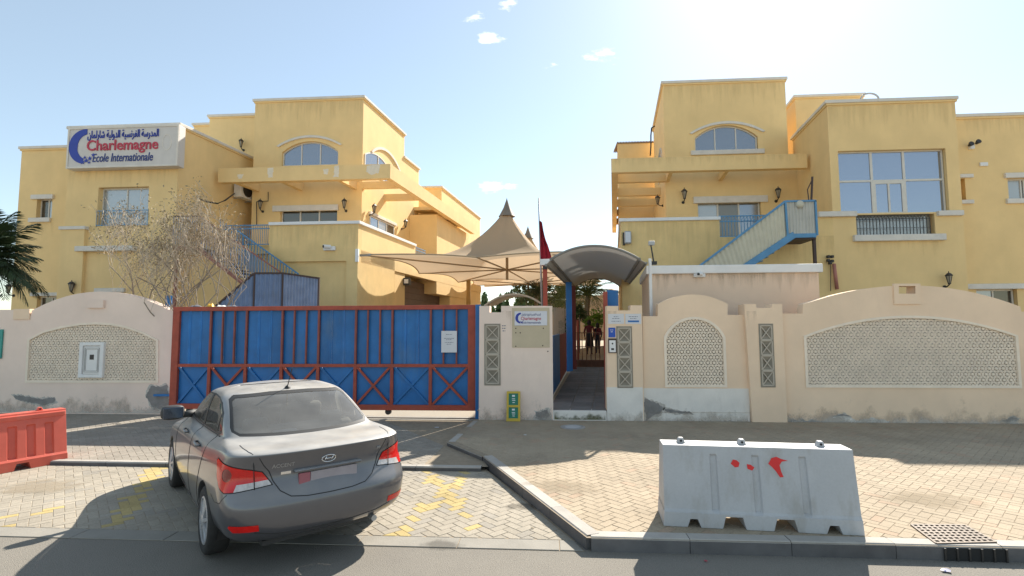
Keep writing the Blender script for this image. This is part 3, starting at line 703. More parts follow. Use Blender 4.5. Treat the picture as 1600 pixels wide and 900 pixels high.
# ================================================================== SCHOOL BUILDINGS
BT, TW, PG = 19.3, 22.7, 21.1          # terrace block / wing fronts, tower fronts, pergola beam
def window(fr, root, u0, u1, z0, z1, cols, rows=(), pane=None, w=-.14, zs=None, fw_=.06, mull=.05, name='window', fm=None):
    """frame of real bars round single panes; cols and rows are inner divisions as fractions"""
    fm = fm or m_frame
    mb = MB(); cs = [0]+list(cols)+[1]; rs = [0]+list(rows)+[1]
    outer = [(u0, z0), (u1, z0), (u1, z1), (u0, z1)] if zs is None else arch(u0, u1, z0, zs, z1, 16)
    if zs is not None:
        c = (u1-u0)/2; h = z1-zs; rr = (c*c+h*h)/(2*h); cz = z1-rr; mid = (u0+u1)/2
        top = lambda u, d=0: cz+math.sqrt(max(0, (rr-d)**2-(u-mid)**2))
    holes = []
    for i in range(len(cs)-1):
        for j in range(len(rs)-1):
            a = u0+(u1-u0)*cs[i]+(fw_ if i == 0 else mull/2); b = u0+(u1-u0)*cs[i+1]-(fw_ if i == len(cs)-2 else mull/2)
            c0 = z0+(z1-z0)*rs[j]+(fw_ if j == 0 else mull/2); d0 = z0+(z1-z0)*rs[j+1]-(fw_ if j == len(rs)-2 else mull/2)
            if zs is None: holes.append([(a, c0), (b, c0), (b, d0), (a, d0)])
            else:
                n = 6; holes.append([(a, c0), (b, c0)]+[(b+(a-b)*k/n, top(b+(a-b)*k/n, fw_)) for k in range(n+1)])
    mb.plate(fr, outer, holes, t=.06, w=w); wn = mb.build(name, fm, root)
    for hh in holes:
        mb = MB(); mb.plate(fr, [(u+(-.004 if u < (hh[0][0]+hh[1][0])/2 else .004), z) for u, z in hh], t=.008, w=w-.028); mb.build('pane', (pane or m_pane) if pane not in (None, m_panedark, m_panepale) or wr.random() < .6 else wr.choice([m_pane, m_panedark2, m_panepale]), wn)
    return wn
def slab(fr, root, u0, u1, z0, z1, w1, w0=-.01, m=None, name='lintel'):
    mb = MB(); mb.fbox(fr, u0, u1, z0, z1, w0, w1); return mb.build(name, m or m_trim, root, bevel=.01, seg=1)
def pslab(fr, root, a, b, w1=.08, name='lintel', m=None):
    (u0, z1), (u1, z0) = fr.px(*a), fr.px(*b); return slab(fr, root, u0, u1, z0, z1, w1, name=name, m=m)
def block(root, Y, depth, x0, x1, z0, z1, holes=(), m=None, cap=None, capm=None, name='wall', cz=.12, co=.09, roof=True):
    """skewed block: a body and a front skin with real openings"""
    m = m or m_yellow; t = .25 if holes else 0
    mb = MB()
    if holes: mb.plate(front(Y), [(x0, z0), (x1, z0), (x1, z1), (x0, z1)], holes, tv=(K*t, t, 0))
    mb.sbox(x0+K*t, x1+K*t, Y+t, Y+depth, z0, z1)
    o = mb.build(name, m, root)
    if cap:
        mb = MB(); mb.sbox(x0-co-K*co, x1+co-K*co, Y-co, Y+depth+co, z1, z1+cz)
        mb.build('cornice', capm or m_trim, root, bevel=.012, seg=1)
        mb = MB(); mb.sbox(x0-.045, x1+.045, Y-.045, Y+depth, z1-.07, z1-.001); mb.build('cornice_moulding', m, root)
    return o
def rect(fr, x0, y0, x1, y1):
    (u0, z1), (u1, z0) = fr.px(x0, y0), fr.px(x1, y1); return u0, u1, z0, z1
def hole(r): u0, u1, z0, z1 = r; return [(u0, z0), (u1, z0), (u1, z1), (u0, z1)]
def moulding(fr, root, a, b, top, wd=.11, w=.07):
    """arched hood mould: springing pixels a and b, crown pixel y"""
    (u0, zA), (u1, zB) = fr.px(*a), fr.px(*b); zt = fr.px((a[0]+b[0])/2, top)[1]; zs = (zA+zB)/2
    o, i = arc_band(u0, u1, zs, zt, wd); n = len(o)
    mb = MB()
    for k in range(n-1):
        q = [o[k], o[k+1], i[k+1], i[k]]
        F = [fr.pt(u, z, w) for u, z in q]; B = [fr.pt(u, z, -.01) for u, z in q]; mb.hexa(B+F)
    return mb.build('hood_mould', m_trim, root)
wr = random.Random(21); m_panedark2 = glass_mat('dim_curtain_glass', (.22, .20, .17), .2, .5)
fT, fB, fP = front(TW), front(BT), front(PG)
# ------------------------------------------------------------------ left building
LB = thing('school_building', (-10, BT, 0), 'yellow stucco school building on the left with arched tower window and big school sign', 'building', )
fF = front(BT+1.4)
x0, _ = fF.px(30, 400); x1, zt = fF.px(108, 228); x0 = fF.px(34.5, 230)[0]
r1 = rect(fF, 58, 310, 80, 343); r2 = rect(fF, 58, 463, 92, 492)
block(LB, BT+1.4, 8, x0, x1+2.5, 0, zt-.1, [hole(r1), hole(r2)], cap=True)
window(fF, LB, *r1, cols=(.55,), pane=m_panedark, w=-.17); pslab(fF, LB, (51, 305), (85, 311), .1); pslab(fF, LB, (47, 341), (80, 347), .1, 'sill'); pslab(fF, LB, (50, 457.5), (96, 462.5), .1)
window(fF, LB, *r2, cols=(.5,), pane=m_panedark, w=-.17)
fW = front(BT)
WX0 = fW.px(104, 300)[0]; WX1 = fW.px(281, 200)[0]; WZ = fW.px(281, 197)[1]
rw = rect(fW, 154, 293, 230, 352); rl = rect(fW, 152, 456, 192, 492)
block(LB, BT, TW-BT+3, WX0, WX1, 0, WZ, [hole(rw), hole(rl)], cap=True)
window(fW, LB, *rw, cols=(.5,), pane=m_panepale, w=-.2)
window(fW, LB, *rl, cols=(.5,), pane=m_panedark, w=-.2); pslab(fW, LB, (150, 450.5), (196, 456.5), .1)
# low balcony rail in front of the wing window
br = MB(); u0, u1, z0, z1 = rect(fW, 152, 330, 231, 352)
for z in (z0+.03, z1): br.bar(fW.pt(u0, z, .02), fW.pt(u1, z, .02), .03, .03)
for k in range(19): u = u0+(u1-u0)*k/18; br.bar(fW.pt(u, z0, .02), fW.pt(u, z1, .02), .012, .012)
br.build('window_railing', m_bluel, LB)
mb = MB(); u0, z1 = fW.px(100, 360); u1, _ = fW.px(137, 360); mb.fbox(fW, u0, u1, 0, z1, .0, .14); mb.build('buttress', m_yellow, LB)
mb = MB(); u0_, z_ = fW.px(100, 354.5); mb.fbox(fW, u0-.05, u1+.05, z1, z1+.13, .0, .2); mb.build('cornice', m_trim, LB, bevel=.01)
pslab(fW, LB, (125, 386), (214, 392.5), .25, 'canopy_slab')
# tower
TX0 = fT.px(399, 160)[0]; TX1 = fT.px(567, 220)[0]; TZ = fT.px(570, 150)[1]
ra = rect(fT, 441, 222, 528, 257); zsp = fT.px(528, 236)[1]
rb = rect(fT, 438, 328, 526, 372)
hol = [arch(ra[0], ra[1], ra[2], zsp, ra[3], 14), hole(rb)]
block(LB, TW, 4.75, TX0, TX1, 0, TZ-.1, hol, cap=True, name='tower')
window(fT, LB, *ra, cols=(.333, .667), pane=m_pane, zs=zsp, w=-.12); moulding(fT, LB, (433, 229), (535, 226), 212)
window(fT, LB, *rb, cols=(.333, .667), pane=m_panedark, w=-.14, mull=.07); pslab(fT, LB, (427, 322), (529, 329), .09)
# lower roof part behind the tower's left
fQ = front(TW+1.4)
block(LB, TW+1.4, 6, fQ.px(327, 200)[0], TX0+.4, 3, fQ.px(400, 181)[1], cap=True)
fQ2 = front(TW+4.4)
block(LB, TW+4.4, 4, fQ2.px(303, 200)[0], fQ2.px(360, 200)[0], 3, fQ2.px(303, 196)[1], cap=True)
# right-hand flank of the tower and the rooms behind it
sT = sideR(TX1, TW)
def srect(fr, x0, y0, x1, y1): return rect(fr, x0, y0, x1, y1)
sa = sT.px(581, 256); sb = sT.px(608, 256); zc = sT.px(583, 238)[1]
mb = MB()
o_ = arch(sa[0]-.95, sb[0], sa[1]-.35, zc-.45, zc+.10, 14)
window(sT, LB, sa[0]-.75, sb[0]+.05, sa[1]-.5, zc+.02, cols=(.5,), pane=m_pane, zs=zc-.35, w=.035)
moulding(sT, LB, (579, 238), (625, 268), 233, wd=.13)
# flank continues beyond the tower: a step down, then the rear wing
def yside(px, py, x, y): return sideR(x, y).px(px, py)
uA, zA = sT.px(653, 262); uB, _ = sT.px(640, 240)
mb = MB(); e = uB
P = lambda u, w=0: sT.pt(u, 0, w)
def flank(u0, u1, z0, z1, depth, name, cap=True):
    mb = MB(); q = [sT.pt(u0, 0), sT.pt(u1, 0), sT.pt(u1, 0)+Vector((-depth, 0, 0)), sT.pt(u0, 0)+Vector((-depth, 0, 0))]
    mb.prism([(p.x, p.y) for p in q], z0, z1); o = mb.build(name, m_yellow, LB)
    if cap:
        mb = MB(); d = sT.d*.08; n = Vector((.09, 0, 0)); q = [sT.pt(u0, 0)-d+n, sT.pt(u1, 0)+d+n, sT.pt(u1, 0)+d+Vector((-depth, 0, 0)), sT.pt(u0, 0)-d+Vector((-depth, 0, 0))]
        mb.prism([(p.x, p.y) for p in q], z1, z1+.1); mb.build('cornice', m_trim, LB)
    return o
dT = 4.75*KL
flank(dT, dT+2.2, 0, sT.px(652, 262)[1]-.05, 4, 'wall')
# rear wing: front face between px 660 and 690, then flank to px 752
sY = TW+10.5; fR = front(sY); rx0 = fR.px(655, 300)[0]; rx1, rz = fR.px(690, 291)
mb = MB(); LBr = block(LB, sY, 10, rx0-3, rx1, 0, rz-.1, cap=True)
mb = MB(); q0 = sT.pt(dT+2.2, 0); mb.prism([(q0.x, q0.y), (q0.x+K*7, q0.y+7), (q0.x+K*7-4, q0.y+7), (q0.x-4, q0.y)], 0, 7.6); mb.build('wall', m_yellow, LB)
# pergola: front beam, long side beam, cross beams and roof slab
PX0 = fP.px(341, 270)[0]; PX1, PZ1 = fP.px(610, 256); PZ0 = fP.px(610, 278.5)[1]
mb = MB(); mb.sbox(PX0, PX1, PG, PG+.28, PZ0, PZ1); mb.build('pergola_beam', m_yellow, LB)
sideLen = 13.5
mb = MB(); e = K*.282; mb.sbox(PX1-.28+e, PX1+e, PG+.282, PG+sideLen, PZ0, PZ1); mb.build('pergola_beam', m_yellow, LB)
def cross(px_front, px_back=None, Y0=PG+.28, Y1=TW, w=.2, h=None):
    u = fP.px(px_front, 280)[0]; e0, e1 = K*(Y0-PG), K*(Y1-PG); h = h or (PZ1-PZ0)*.75
    mb = MB(); mb.hexa([(u+e0, Y0, PZ0), (u+w+e0, Y0, PZ0), (u+w+e1, Y1, PZ0), (u+e1, Y1, PZ0), (u+e0, Y0, PZ0+h), (u+w+e0, Y0, PZ0+h), (u+w+e1, Y1, PZ0+h), (u+e1, Y1, PZ0+h)])
    mb.build('pergola_rafter', m_yellow, LB)
for p in (360, 432, 522): cross(p)
xw = TX1
for i in range(5):     # rafters from the side beam back to the flank wall
    yy = TW+.0+i*2.3; xa = TX1+K*(yy-TW); xb = PX1+K*(yy-PG)-.28
    if i in (1, 3, 4, 0): mb = MB(); mb.box(xa+.002, xb-.002, yy, yy+.22, PZ0+.04, PZ0+.36); mb.build('pergola_rafter', m_yellow, LB)
yy = TW+6.2      # the rear half is closed by a slab
mb = MB(); mb.hexa([(TX1+K*(yy-TW)+.003, yy, PZ0+.42), (PX1+K*(yy-PG)-.283, yy, PZ0+.42), (PX1+K*(PG+sideLen-PG)-.283, PG+sideLen, PZ0+.42), (TX1+K*(PG+sideLen-TW)+.003, PG+sideLen, PZ0+.42),
                    (TX1+K*(yy-TW)+.003, yy, PZ1-.02), (PX1+K*(yy-PG)-.283, yy, PZ1-.02), (PX1+K*(PG+sideLen-PG)-.283, PG+sideLen, PZ1-.02), (TX1+K*(PG+sideLen-TW)+.003, PG+sideLen, PZ1-.02)]); mb.build('roof_slab', m_yellow, LB)
# projecting bay beyond the side terrace: front wall shaded, seen between px 630 and 706
yb = TW+5.6; fb_ = front(yb); bx1 = PX1+K*(yb-PG)-.30
mb = MB(); mb.sbox(TX1+K*(yb-TW)+.004, bx1-.15, yb, yb+6.4, 4.0, PZ0-.002); mb.build('wall', m_yellow, LB)
# long window and lamps on the flank under the pergola
window(sT, LB, *[f(v) for f, v in ((lambda v: v[0], sT.px(577, 340)), (lambda v: v[0], sT.px(615, 360)))], sT.px(577, 340)[1]-1.5, sT.px(577, 336)[1], cols=(.333, .667), pane=m_panedark, w=.04)
(u0, z1) = sT.px(576, 334); (u1, _) = sT.px(618, 352); slab(sT, LB, u0, u1, z1-.02, z1+.13, .1)
# terrace block with its long right flank
BX0 = fB.px(420, 400)[0]; BX1, BZ = fB.px(560, 349)
fBz = BZ-.02
rp = rect(fB, 436, 409, 538, 560); rp = (rp[0], rp[1], .0, rp[3])
mb = MB(); mb.plate(fB, [(BX0, 0), (rp[0], 0), (rp[0], rp[3]), (rp[1], rp[3]), (rp[1], 0), (BX1, 0), (BX1, fBz), (BX0, fBz)], tv=(K*.12, .12, 0))
mb.sbox(BX0+K*.12, BX1+K*.12, BT+.12, TW, 0, fBz-1.0); mb.sbox(BX0+K*.12, BX1+K*.12, BT+.12, BT+.25, fBz-1.0, fBz)
mb.build('wall', m_yellow_low, LB)
mb = MB(); mb.sbox(BX0-.02, BX1+.07, BT-.07, BT+.28, fBz, fBz+.12); mb.build('parapet_cap', m_white, LB, bevel=.01)
sB = sideR(BX1, BT); uE, zE = sB.px(649, 384)
# side parapet
L1 = uE; L2 = sB.px(752, 430)[0]
def sprism(u0, u1, w0, w1, z0, z1, name, m, bevel=0):
    mb = MB(); mb.fbox(sB, u0, u1, z0, z1, w0, w1); return mb.build(name, m, LB, bevel=bevel)
bandz = sB.px(562, 409.5)[1]
sprism(.26, L1, -.2, .0, bandz, fBz, 'wall', m_yellow)
sprism(.29, L1, -.25, .07, fBz, fBz+.12, 'parapet_cap', m_white, .01)
sprism(L1+.003, L2, -.2, .0, bandz, fBz-1.0, 'wall', m_yellow)
sprism(.26, L2, -1.3, -.203, bandz+.1, bandz+.5, 'floor_slab', m_yellow)
# lower wall set back under the band, pier, then the dark garage mouth
uP0, uP1 = sB.px(618, 450)[0], sB.px(634, 450)[0]; uG = sB.px(704, 450)[0]
sprism(.26, uP0, -.75, -.55, 0, bandz-.0, 'wall', m_yellow)
sprism(uP0, uP1, -.75, -.05, 0, bandz-.002, 'pier', m_yellow)
m_garage = mat('garage_shade_brown', (.16, .11, .08), .8, .08, 3)  # dark brown slats stand in for the shaded inside of the open garage
for k in range(14):
    z0_ = .4+k*.32
    if z0_+.31 < bandz: sprism(uP1+.003, uG, -.78, -.70, z0_, z0_+.312, 'garage_shade_slat', m_garage)
sprism(uG+.003, L2, -.75, -.05, 0, bandz-.002, 'wall', m_yellow)
u0, z1 = sB.px(579, 457); u1, z0 = sB.px(593, 477)
mb = MB(); so = sideR(BX1, BT); W5 = -.55; mb.plate(so, [(u0, z0-.3), (u1, z0-.3), (u1, z1), (u0, z1)], [[(u0+.05, z0-.25), (u1-.05, z0-.25), (u1-.05, z1-.05), (u0+.05, z1-.05)]], t=.03, w=W5+.03); mb.build('vent_frame', m_trim, LB)
# blue railing at the end of the side parapet
rb_ = MB(); a0, a1 = L1+.05, L1+1.6
for z in (fBz-.7, fBz+.02, fBz-.12): rb_.bar(sB.pt(a0, z, -.08), sB.pt(a1, z, -.08), .03, .03)
for k in range(12): u = a0+(a1-a0)*k/11; rb_.bar(sB.pt(u, fBz-.7, -.08), sB.pt(u, fBz, -.08), .015, .015)
rb_.build('railing', m_bluel, LB)
# blue terrace railing left of the terrace block
rb_ = MB(); (u0, z1), (u1, z0) = fB.px(348, 352), fB.px(419, 381)
for z in (z1, z1-.14, z0): rb_.bar(fB.pt(u0, z, -.1), fB.pt(u1, z, -.1), .035, .035)
for k in range(26): u = u0+(u1-u0)*k/25; rb_.bar(fB.pt(u, z0, -.1), fB.pt(u, z1, -.1), .015, .015)
rb_.build('railing', m_bluel, LB)
mb = MB(); mb.sbox(WX1+.01, BX0, BT+.25, TW, z0-.35, z0-.02); mb.build('terrace_floor', m_yellow, LB)
mb = MB(); mb.sbox(WX1+.01, BX0, BT+.5, BT+.6, .0, z0-.352); mb.build('wall', m_yellow, LB)
# ------------------------------------------------------------------ right building
RB = thing('school_building', (8, BT, 0), 'yellow stucco school building on the right with wide blue mirror window and grey sheeted stair', 'building')
TX0r = fT.px(1037, 180)[0]; TX1r = fT.px(1229, 180)[0]; TZr = fT.px(1130, 125)[1]
ra = rect(fT, 1085, 197, 1185, 237); zsp = fT.px(1185, 213)[1]
rb = rect(fT, 1090, 316, 1191, 377)
block(RB, TW, 5.6, TX0r, TX1r, 0, TZr-.1, [arch(ra[0], ra[1], ra[2], zsp, ra[3], 14), hole(rb)], cap=True, name='tower')
window(fT, RB, *ra, cols=(.333, .667), pane=m_pane, zs=zsp, w=-.12); moulding(fT, RB, (1077, 208), (1195, 206), 190); pslab(fT, RB, (1079, 236), (1194, 240), .08, 'sill')
window(fT, RB, *rb, cols=(.333, .667), pane=m_panepale, w=-.14, mull=.07); pslab(fT, RB, (1083, 308), (1199, 316), .09)
mb = MB(); u0 = TX1r; mb.box(TX1r+.002, TX1r+3.5, TW, TW+.25, 0, fT.px(1240, 262)[1]); mb.build('wall', m_yellow, RB)
sTl = sideL(TX0r, TW)
(ua, za), (ub, zb_) = sTl.px(1037, 244), sTl.px(1029, 244)
window(sTl, RB, ua+.6, ub+.2, za-.6, sTl.px(1035, 219)[1], cols=(.5,), pane=m_panedark, zs=za+.35, w=.03)
# rear left block with corrugated edge
fRl = front(TW+6.2); block(RB, TW+6.2, 4, fRl.px(965, 240)[0], fRl.px(1040, 240)[0], 3, fRl.px(990, 224)[1])
mb = MB(); a0, z_ = fRl.px(964, 224); a1 = fRl.px(1026, 224)[0]; n = 26
for k in range(n): u = a0+(a1-a0)*k/n; mb.fbox(fRl, u, u+(a1-a0)/n*.6, z_-.03, z_+.07, -1.5, .06)
mb.build('roof_sheet', mat('roof_sheet', (.25, .16, .08), .7), RB)
# block behind on the right
fRr = front(TW+2.2); block(RB, TW+2.2, 4, fRr.px(1243, 170)[0], fRr.px(1350, 170)[0], 3, fRr.px(1300, 151)[1], cap=True)
# wing
WXr0 = fB.px(1294, 200)[0]; WXr1 = fB.px(1495, 200)[0]; WZr = fB.px(1400, 159)[1]
rw = rect(fB, 1309, 236, 1484, 331); rg = rect(fB, 1337, 333, 1462, 367); rg = (rg[0], rg[1], rg[2], min(rg[3], rw[2]-.05))
block(RB, BT, TW-BT+.3, WXr0, WXr1, 0, WZr, [hole(rw), hole(rg)], cap=True)
b_ = MB(); wn = None
# big window: two rows of three, the lower middle one split again
u0, u1, z0, z1 = rw; c1, c2 = (1367-1309)/175, (1420-1309)/175; rz = (z1-fB.px(1400, 280)[1])/(z1-z0)
def pan(a, b, c, d): return [(u0+(u1-u0)*a, z0+(z1-z0)*c), (u0+(u1-u0)*b, z0+(z1-z0)*c), (u0+(u1-u0)*b, z0+(z1-z0)*d), (u0+(u1-u0)*a, z0+(z1-z0)*d)]
rr_ = 1-rz; g = .011; hs = [pan(.015, c1-g, .02, rr_-.015), pan(.015, c1-g, rr_+.015, .98), pan(c1+g, c2-g, rr_+.015, .98), pan(c2+g, .985, .02, rr_-.015), pan(c2+g, .985, rr_+.015, .98),
      pan(c1+.03, (c1+c2)/2-.008, .03, rr_-.05), pan((c1+c2)/2+.008, c2-.03, .03, rr_-.05)]
mb = MB(); mb.plate(fB, hole(rw), hs, t=.07, w=-.16); wn = mb.build('window', m_frame, RB)
for h_ in hs: mb = MB(); mb.plate(fB, h_, t=.01, w=-.19); mb.build('pane', m_paneblue, wn)
# recess with decorated railing under it
u0, u1, z0, z1 = rg
mb = MB(); mb.fbox(fB, u0, u1, z0, z1, -.24, -.22); mb.build('recess_back', m_panepale, RB)
rb_ = MB()
for z in (z0+.03, z1-.03, z1-.16): rb_.bar(fB.pt(u0+.02, z, -.05), fB.pt(u1-.12, z, -.05), .025, .025)
n = 22
for k in range(n+1): u = u0+.03+(u1-u0-.16)*k/n; rb_.bar(fB.pt(u, z0, -.05), fB.pt(u, z1-.16, -.05), .018, .018)
for k in range(n): ua = u0+.03+(u1-u0-.16)*k/n; ub = u0+.03+(u1-u0-.16)*(k+1)/n; rb_.bar(fB.pt(ua, z1-.16, -.05), fB.pt((ua+ub)/2, z1-.04, -.05), .012, .012); rb_.bar(fB.pt((ua+ub)/2, z1-.04, -.05), fB.pt(ub, z1-.16, -.05), .012, .012)
for k in range(n): u = u0+.03+(u1-u0-.16)*(k+.5)/n; rb_.bar(fB.pt(u-.03, (z0+z1)/2-.1, -.05), fB.pt(u+.03, (z0+z1)/2-.1, -.05), .03, .012)
rb_.build('railing', m_iron, RB)
pslab(fB, RB, (1332, 368), (1475, 375.5), .14, 'sill'); pslab(fB, RB, (1277, 331.5), (1337, 338.5), .12, 'string_course'); pslab(fB, RB, (1463, 330), (1503, 337), .12, 'string_course')
# right extension
fE = front(BT+.8); r1 = rect(fE, 1499, 279, 1510, 315); r2 = rect(fE, 1574, 278, 1640, 311); r3 = rect(fE, 1525, 452, 1592, 492)
EZ = fE.px(1560, 182)[1]
block(RB, BT+.8, 8, fE.px(1490, 300)[0], fE.px(1760, 300)[0], 0, EZ, [hole(r1), hole(r2), hole(r3)], cap=True)
mb = MB(); mb.fbox(fE, r1[0]-.1, r1[1]+.1, r1[2], r1[3], -.3, -.26); mb.build('niche_back', m_yellow, RB)
window(fE, RB, *r2, cols=(.42, .5), pane=m_panepale, w=-.17); window(fE, RB, *r3, cols=(.5,), pane=m_panedark, w=-.17)
pslab(fE, RB, (1497, 273), (1519, 278), .09); pslab(fE, RB, (1500, 313), (1520, 318.5), .09, 'sill'); pslab(fE, RB, (1568, 271), (1645, 277), .09); pslab(fE, RB, (1571, 311), (1645, 317), .09, 'sill')
pslab(fE, RB, (1508, 444), (1640, 451), .12)
# pergola
PXr0 = fP.px(955, 260)[0]; PXr1 = fP.px(1261, 250)[0]; (_, PZ1r), (_, PZ0r) = fP.px(1100, 244), fP.px(1100, 266)
mb = MB(); mb.sbox(PXr0, PXr1, PG, PG+.28, PZ0r, PZ1r); mb.build('pergola_beam', m_yellow, RB)
mb = MB(); e = K*.282; mb.sbox(PXr0+e, PXr0+.28+e, PG+.282, PG+14, PZ0r, PZ1r); mb.build('pergola_beam', m_yellow, RB)
for p in (1046, 1135):
    u = fP.px(p, 262)[0]; e1 = K*(TW-PG); mb = MB(); h = .35; e0 = K*.28
    mb.hexa([(u+e0, PG+.28, PZ0r), (u+.16+e0, PG+.28, PZ0r), (u+.16+e1, TW, PZ0r), (u+e1, TW, PZ0r), (u+e0, PG+.28, PZ0r+h), (u+.16+e0, PG+.28, PZ0r+h), (u+.16+e1, TW, PZ0r+h), (u+e1, TW, PZ0r+h)]); mb.build('pergola_rafter', m_yellow, RB)
for yy in (TW, TW+2.4, TW+4.6, TW+7, TW+9.5):
    xa = PXr0+K*(yy-PG)+.283; xb = TX0r+K*(yy-TW); mb = MB(); mb.box(xa, xb-.003, yy, yy+.22, PZ0r+.03, PZ0r+.4); mb.build('pergola_rafter', m_yellow, RB)
mb = MB(); mb.sbox(TX0r+K*5.6, TX0r+2+K*5.6, TW+5.602, TW+14, 0, PZ0r+.5); mb.build('wall', m_yellow, RB)
# terrace block
BXr0 = fB.px(971, 400)[0]; BZr = fB.px(1050, 345)[1]; g0 = fB.px(1124, 345)[0]; g1 = fB.px(1195, 345)[0]; gz = fB.px(1150, 370)[1]
mb = MB(); mb.plate(fB, [(BXr0, 0), (WXr0, 0), (WXr0, BZr), (g1, BZr), (g1, gz), (g0, gz), (g0, BZr), (BXr0, BZr)], tv=(K*.2, .2, 0))
mb.sbox(BXr0+K*.2, WXr0+K*.2, BT+.2, TW, 0, gz-.1); mb.build('wall', m_yellow_low, RB)
mb = MB(); mb.sbox(BXr0-.07, g0+.03, BT-.07, BT+.27, BZr, BZr+.12); mb.build('parapet_cap', m_white, RB, bevel=.01)
sBl = sideL(BXr0, BT)
mb = MB(); mb.fbox(sBl, .21, 12, gz-.1, BZr, -.2, .0); mb.fbox(sBl, 3.4, 12, 0, gz-.1, -.2, .0); mb.build('wall', m_yellow_low, RB)
mb = MB(); mb.fbox(sBl, .28, 12, BZr, BZr+.12, -.25, .07); mb.build('parapet_cap', m_white, RB)
rb_ = MB(); z0, z1 = gz+.02, fB.px(1150, 337)[1]
for z in (z0, z1, z1-.2): rb_.bar(fB.pt(g0, z, -.06), fB.pt(g1+.2, z, -.06), .04, .04)
for k in range(17): u = g0+(g1+.2-g0)*k/16; rb_.bar(fB.pt(u, z0, -.06), fB.pt(u, z1, -.06), .02, .02)
for k in range(16): ua = g0+(g1+.2-g0)*k/16; ub = g0+(g1+.2-g0)*(k+1)/16; rb_.bar(fB.pt(ua, z1-.2, -.05), fB.pt(ub, z1, -.05), .014, .014)
rb_.build('railing', m_bluel, RB)
# ------------------------------------------------------------------ pink guard room right behind the wall
GR = 12.45; fG = front(GR)
gr = thing('guard_room', (6, GR, 0), 'low peach guard room with thick white roof edge behind the small arched wall', 'building')
gx0 = fG.px(1014, 450)[0]; gx1 = fG.px(1280, 450)[0]; gzt = fG.px(1150, 427)[1]; gzc = fG.px(1150, 414)[1]
mb = MB(); mb.sbox(gx0, gx1, GR, GR+3, 0, gzt); mb.build('wall', m_peach, gr)
mb = MB(); mb.sbox(gx0-.07, gx1+.07, GR-.08, GR+3.1, gzt, gzc); mb.build('roof_edge', m_white, gr, bevel=.015)
# ------------------------------------------------------------------ pale house far behind the entrance
m_far = mat('far_beige_render', (.42, .33, .25), .9, .06, .6)
fh = thing('far_house', (6, 45, 0), 'pale beige house with low roofs seen far behind the entrance', 'building')
fY = front(45); (hx0, hz), (hx1, _) = fY.px(850, 462), fY.px(1010, 462)
mb = MB(); mb.box(hx0, hx1, 45, 52, 0, hz); mb.build('wall', m_far, fh)
for a, b2, t in ((850, 888, 449), (938, 985, 446)):
    (ua, za), (ub, _) = fY.px(a, 460), fY.px(b2, 460); zt = fY.px((a+b2)/2, t)[1]; m_ = (ua+ub)/2
    mb = MB(); mb.add([(ua, 44.8, hz), (ub, 44.8, hz), (ub, 52, hz), (ua, 52, hz), (m_, 48, zt)], [(0, 1, 4), (1, 2, 4), (2, 3, 4), (3, 0, 4)]); mb.build('roof', m_far, fh)
for px in (868, 905, 950):
    (ua, za), (ub, zz) = fY.px(px, 470), fY.px(px+10, 480); mb = MB(); mb.box(ua, ub, 44.9, 44.99, zz, za); mb.build('window', m_panedark, fh)
# faded repair patches on the beam of the left pergola
m_rep = mat('pale_repair_filler', (.80, .70, .55), .9, .08, 8)
for pts in ([(418, 263), (427, 262), (426, 277), (419, 277)], [(523, 259), (530, 258), (529, 277), (521, 277)], [(574, 259), (594, 256), (592, 270), (580, 273), (572, 268)], [(505, 265), (513, 264), (512, 272), (506, 272)], [(371, 273), (380, 272), (378, 279), (372, 279)]):
    patch(fP, LB, pts, m_rep, 'repair_patch', w=.003, seed=int(pts[0][0]), rag=.03)
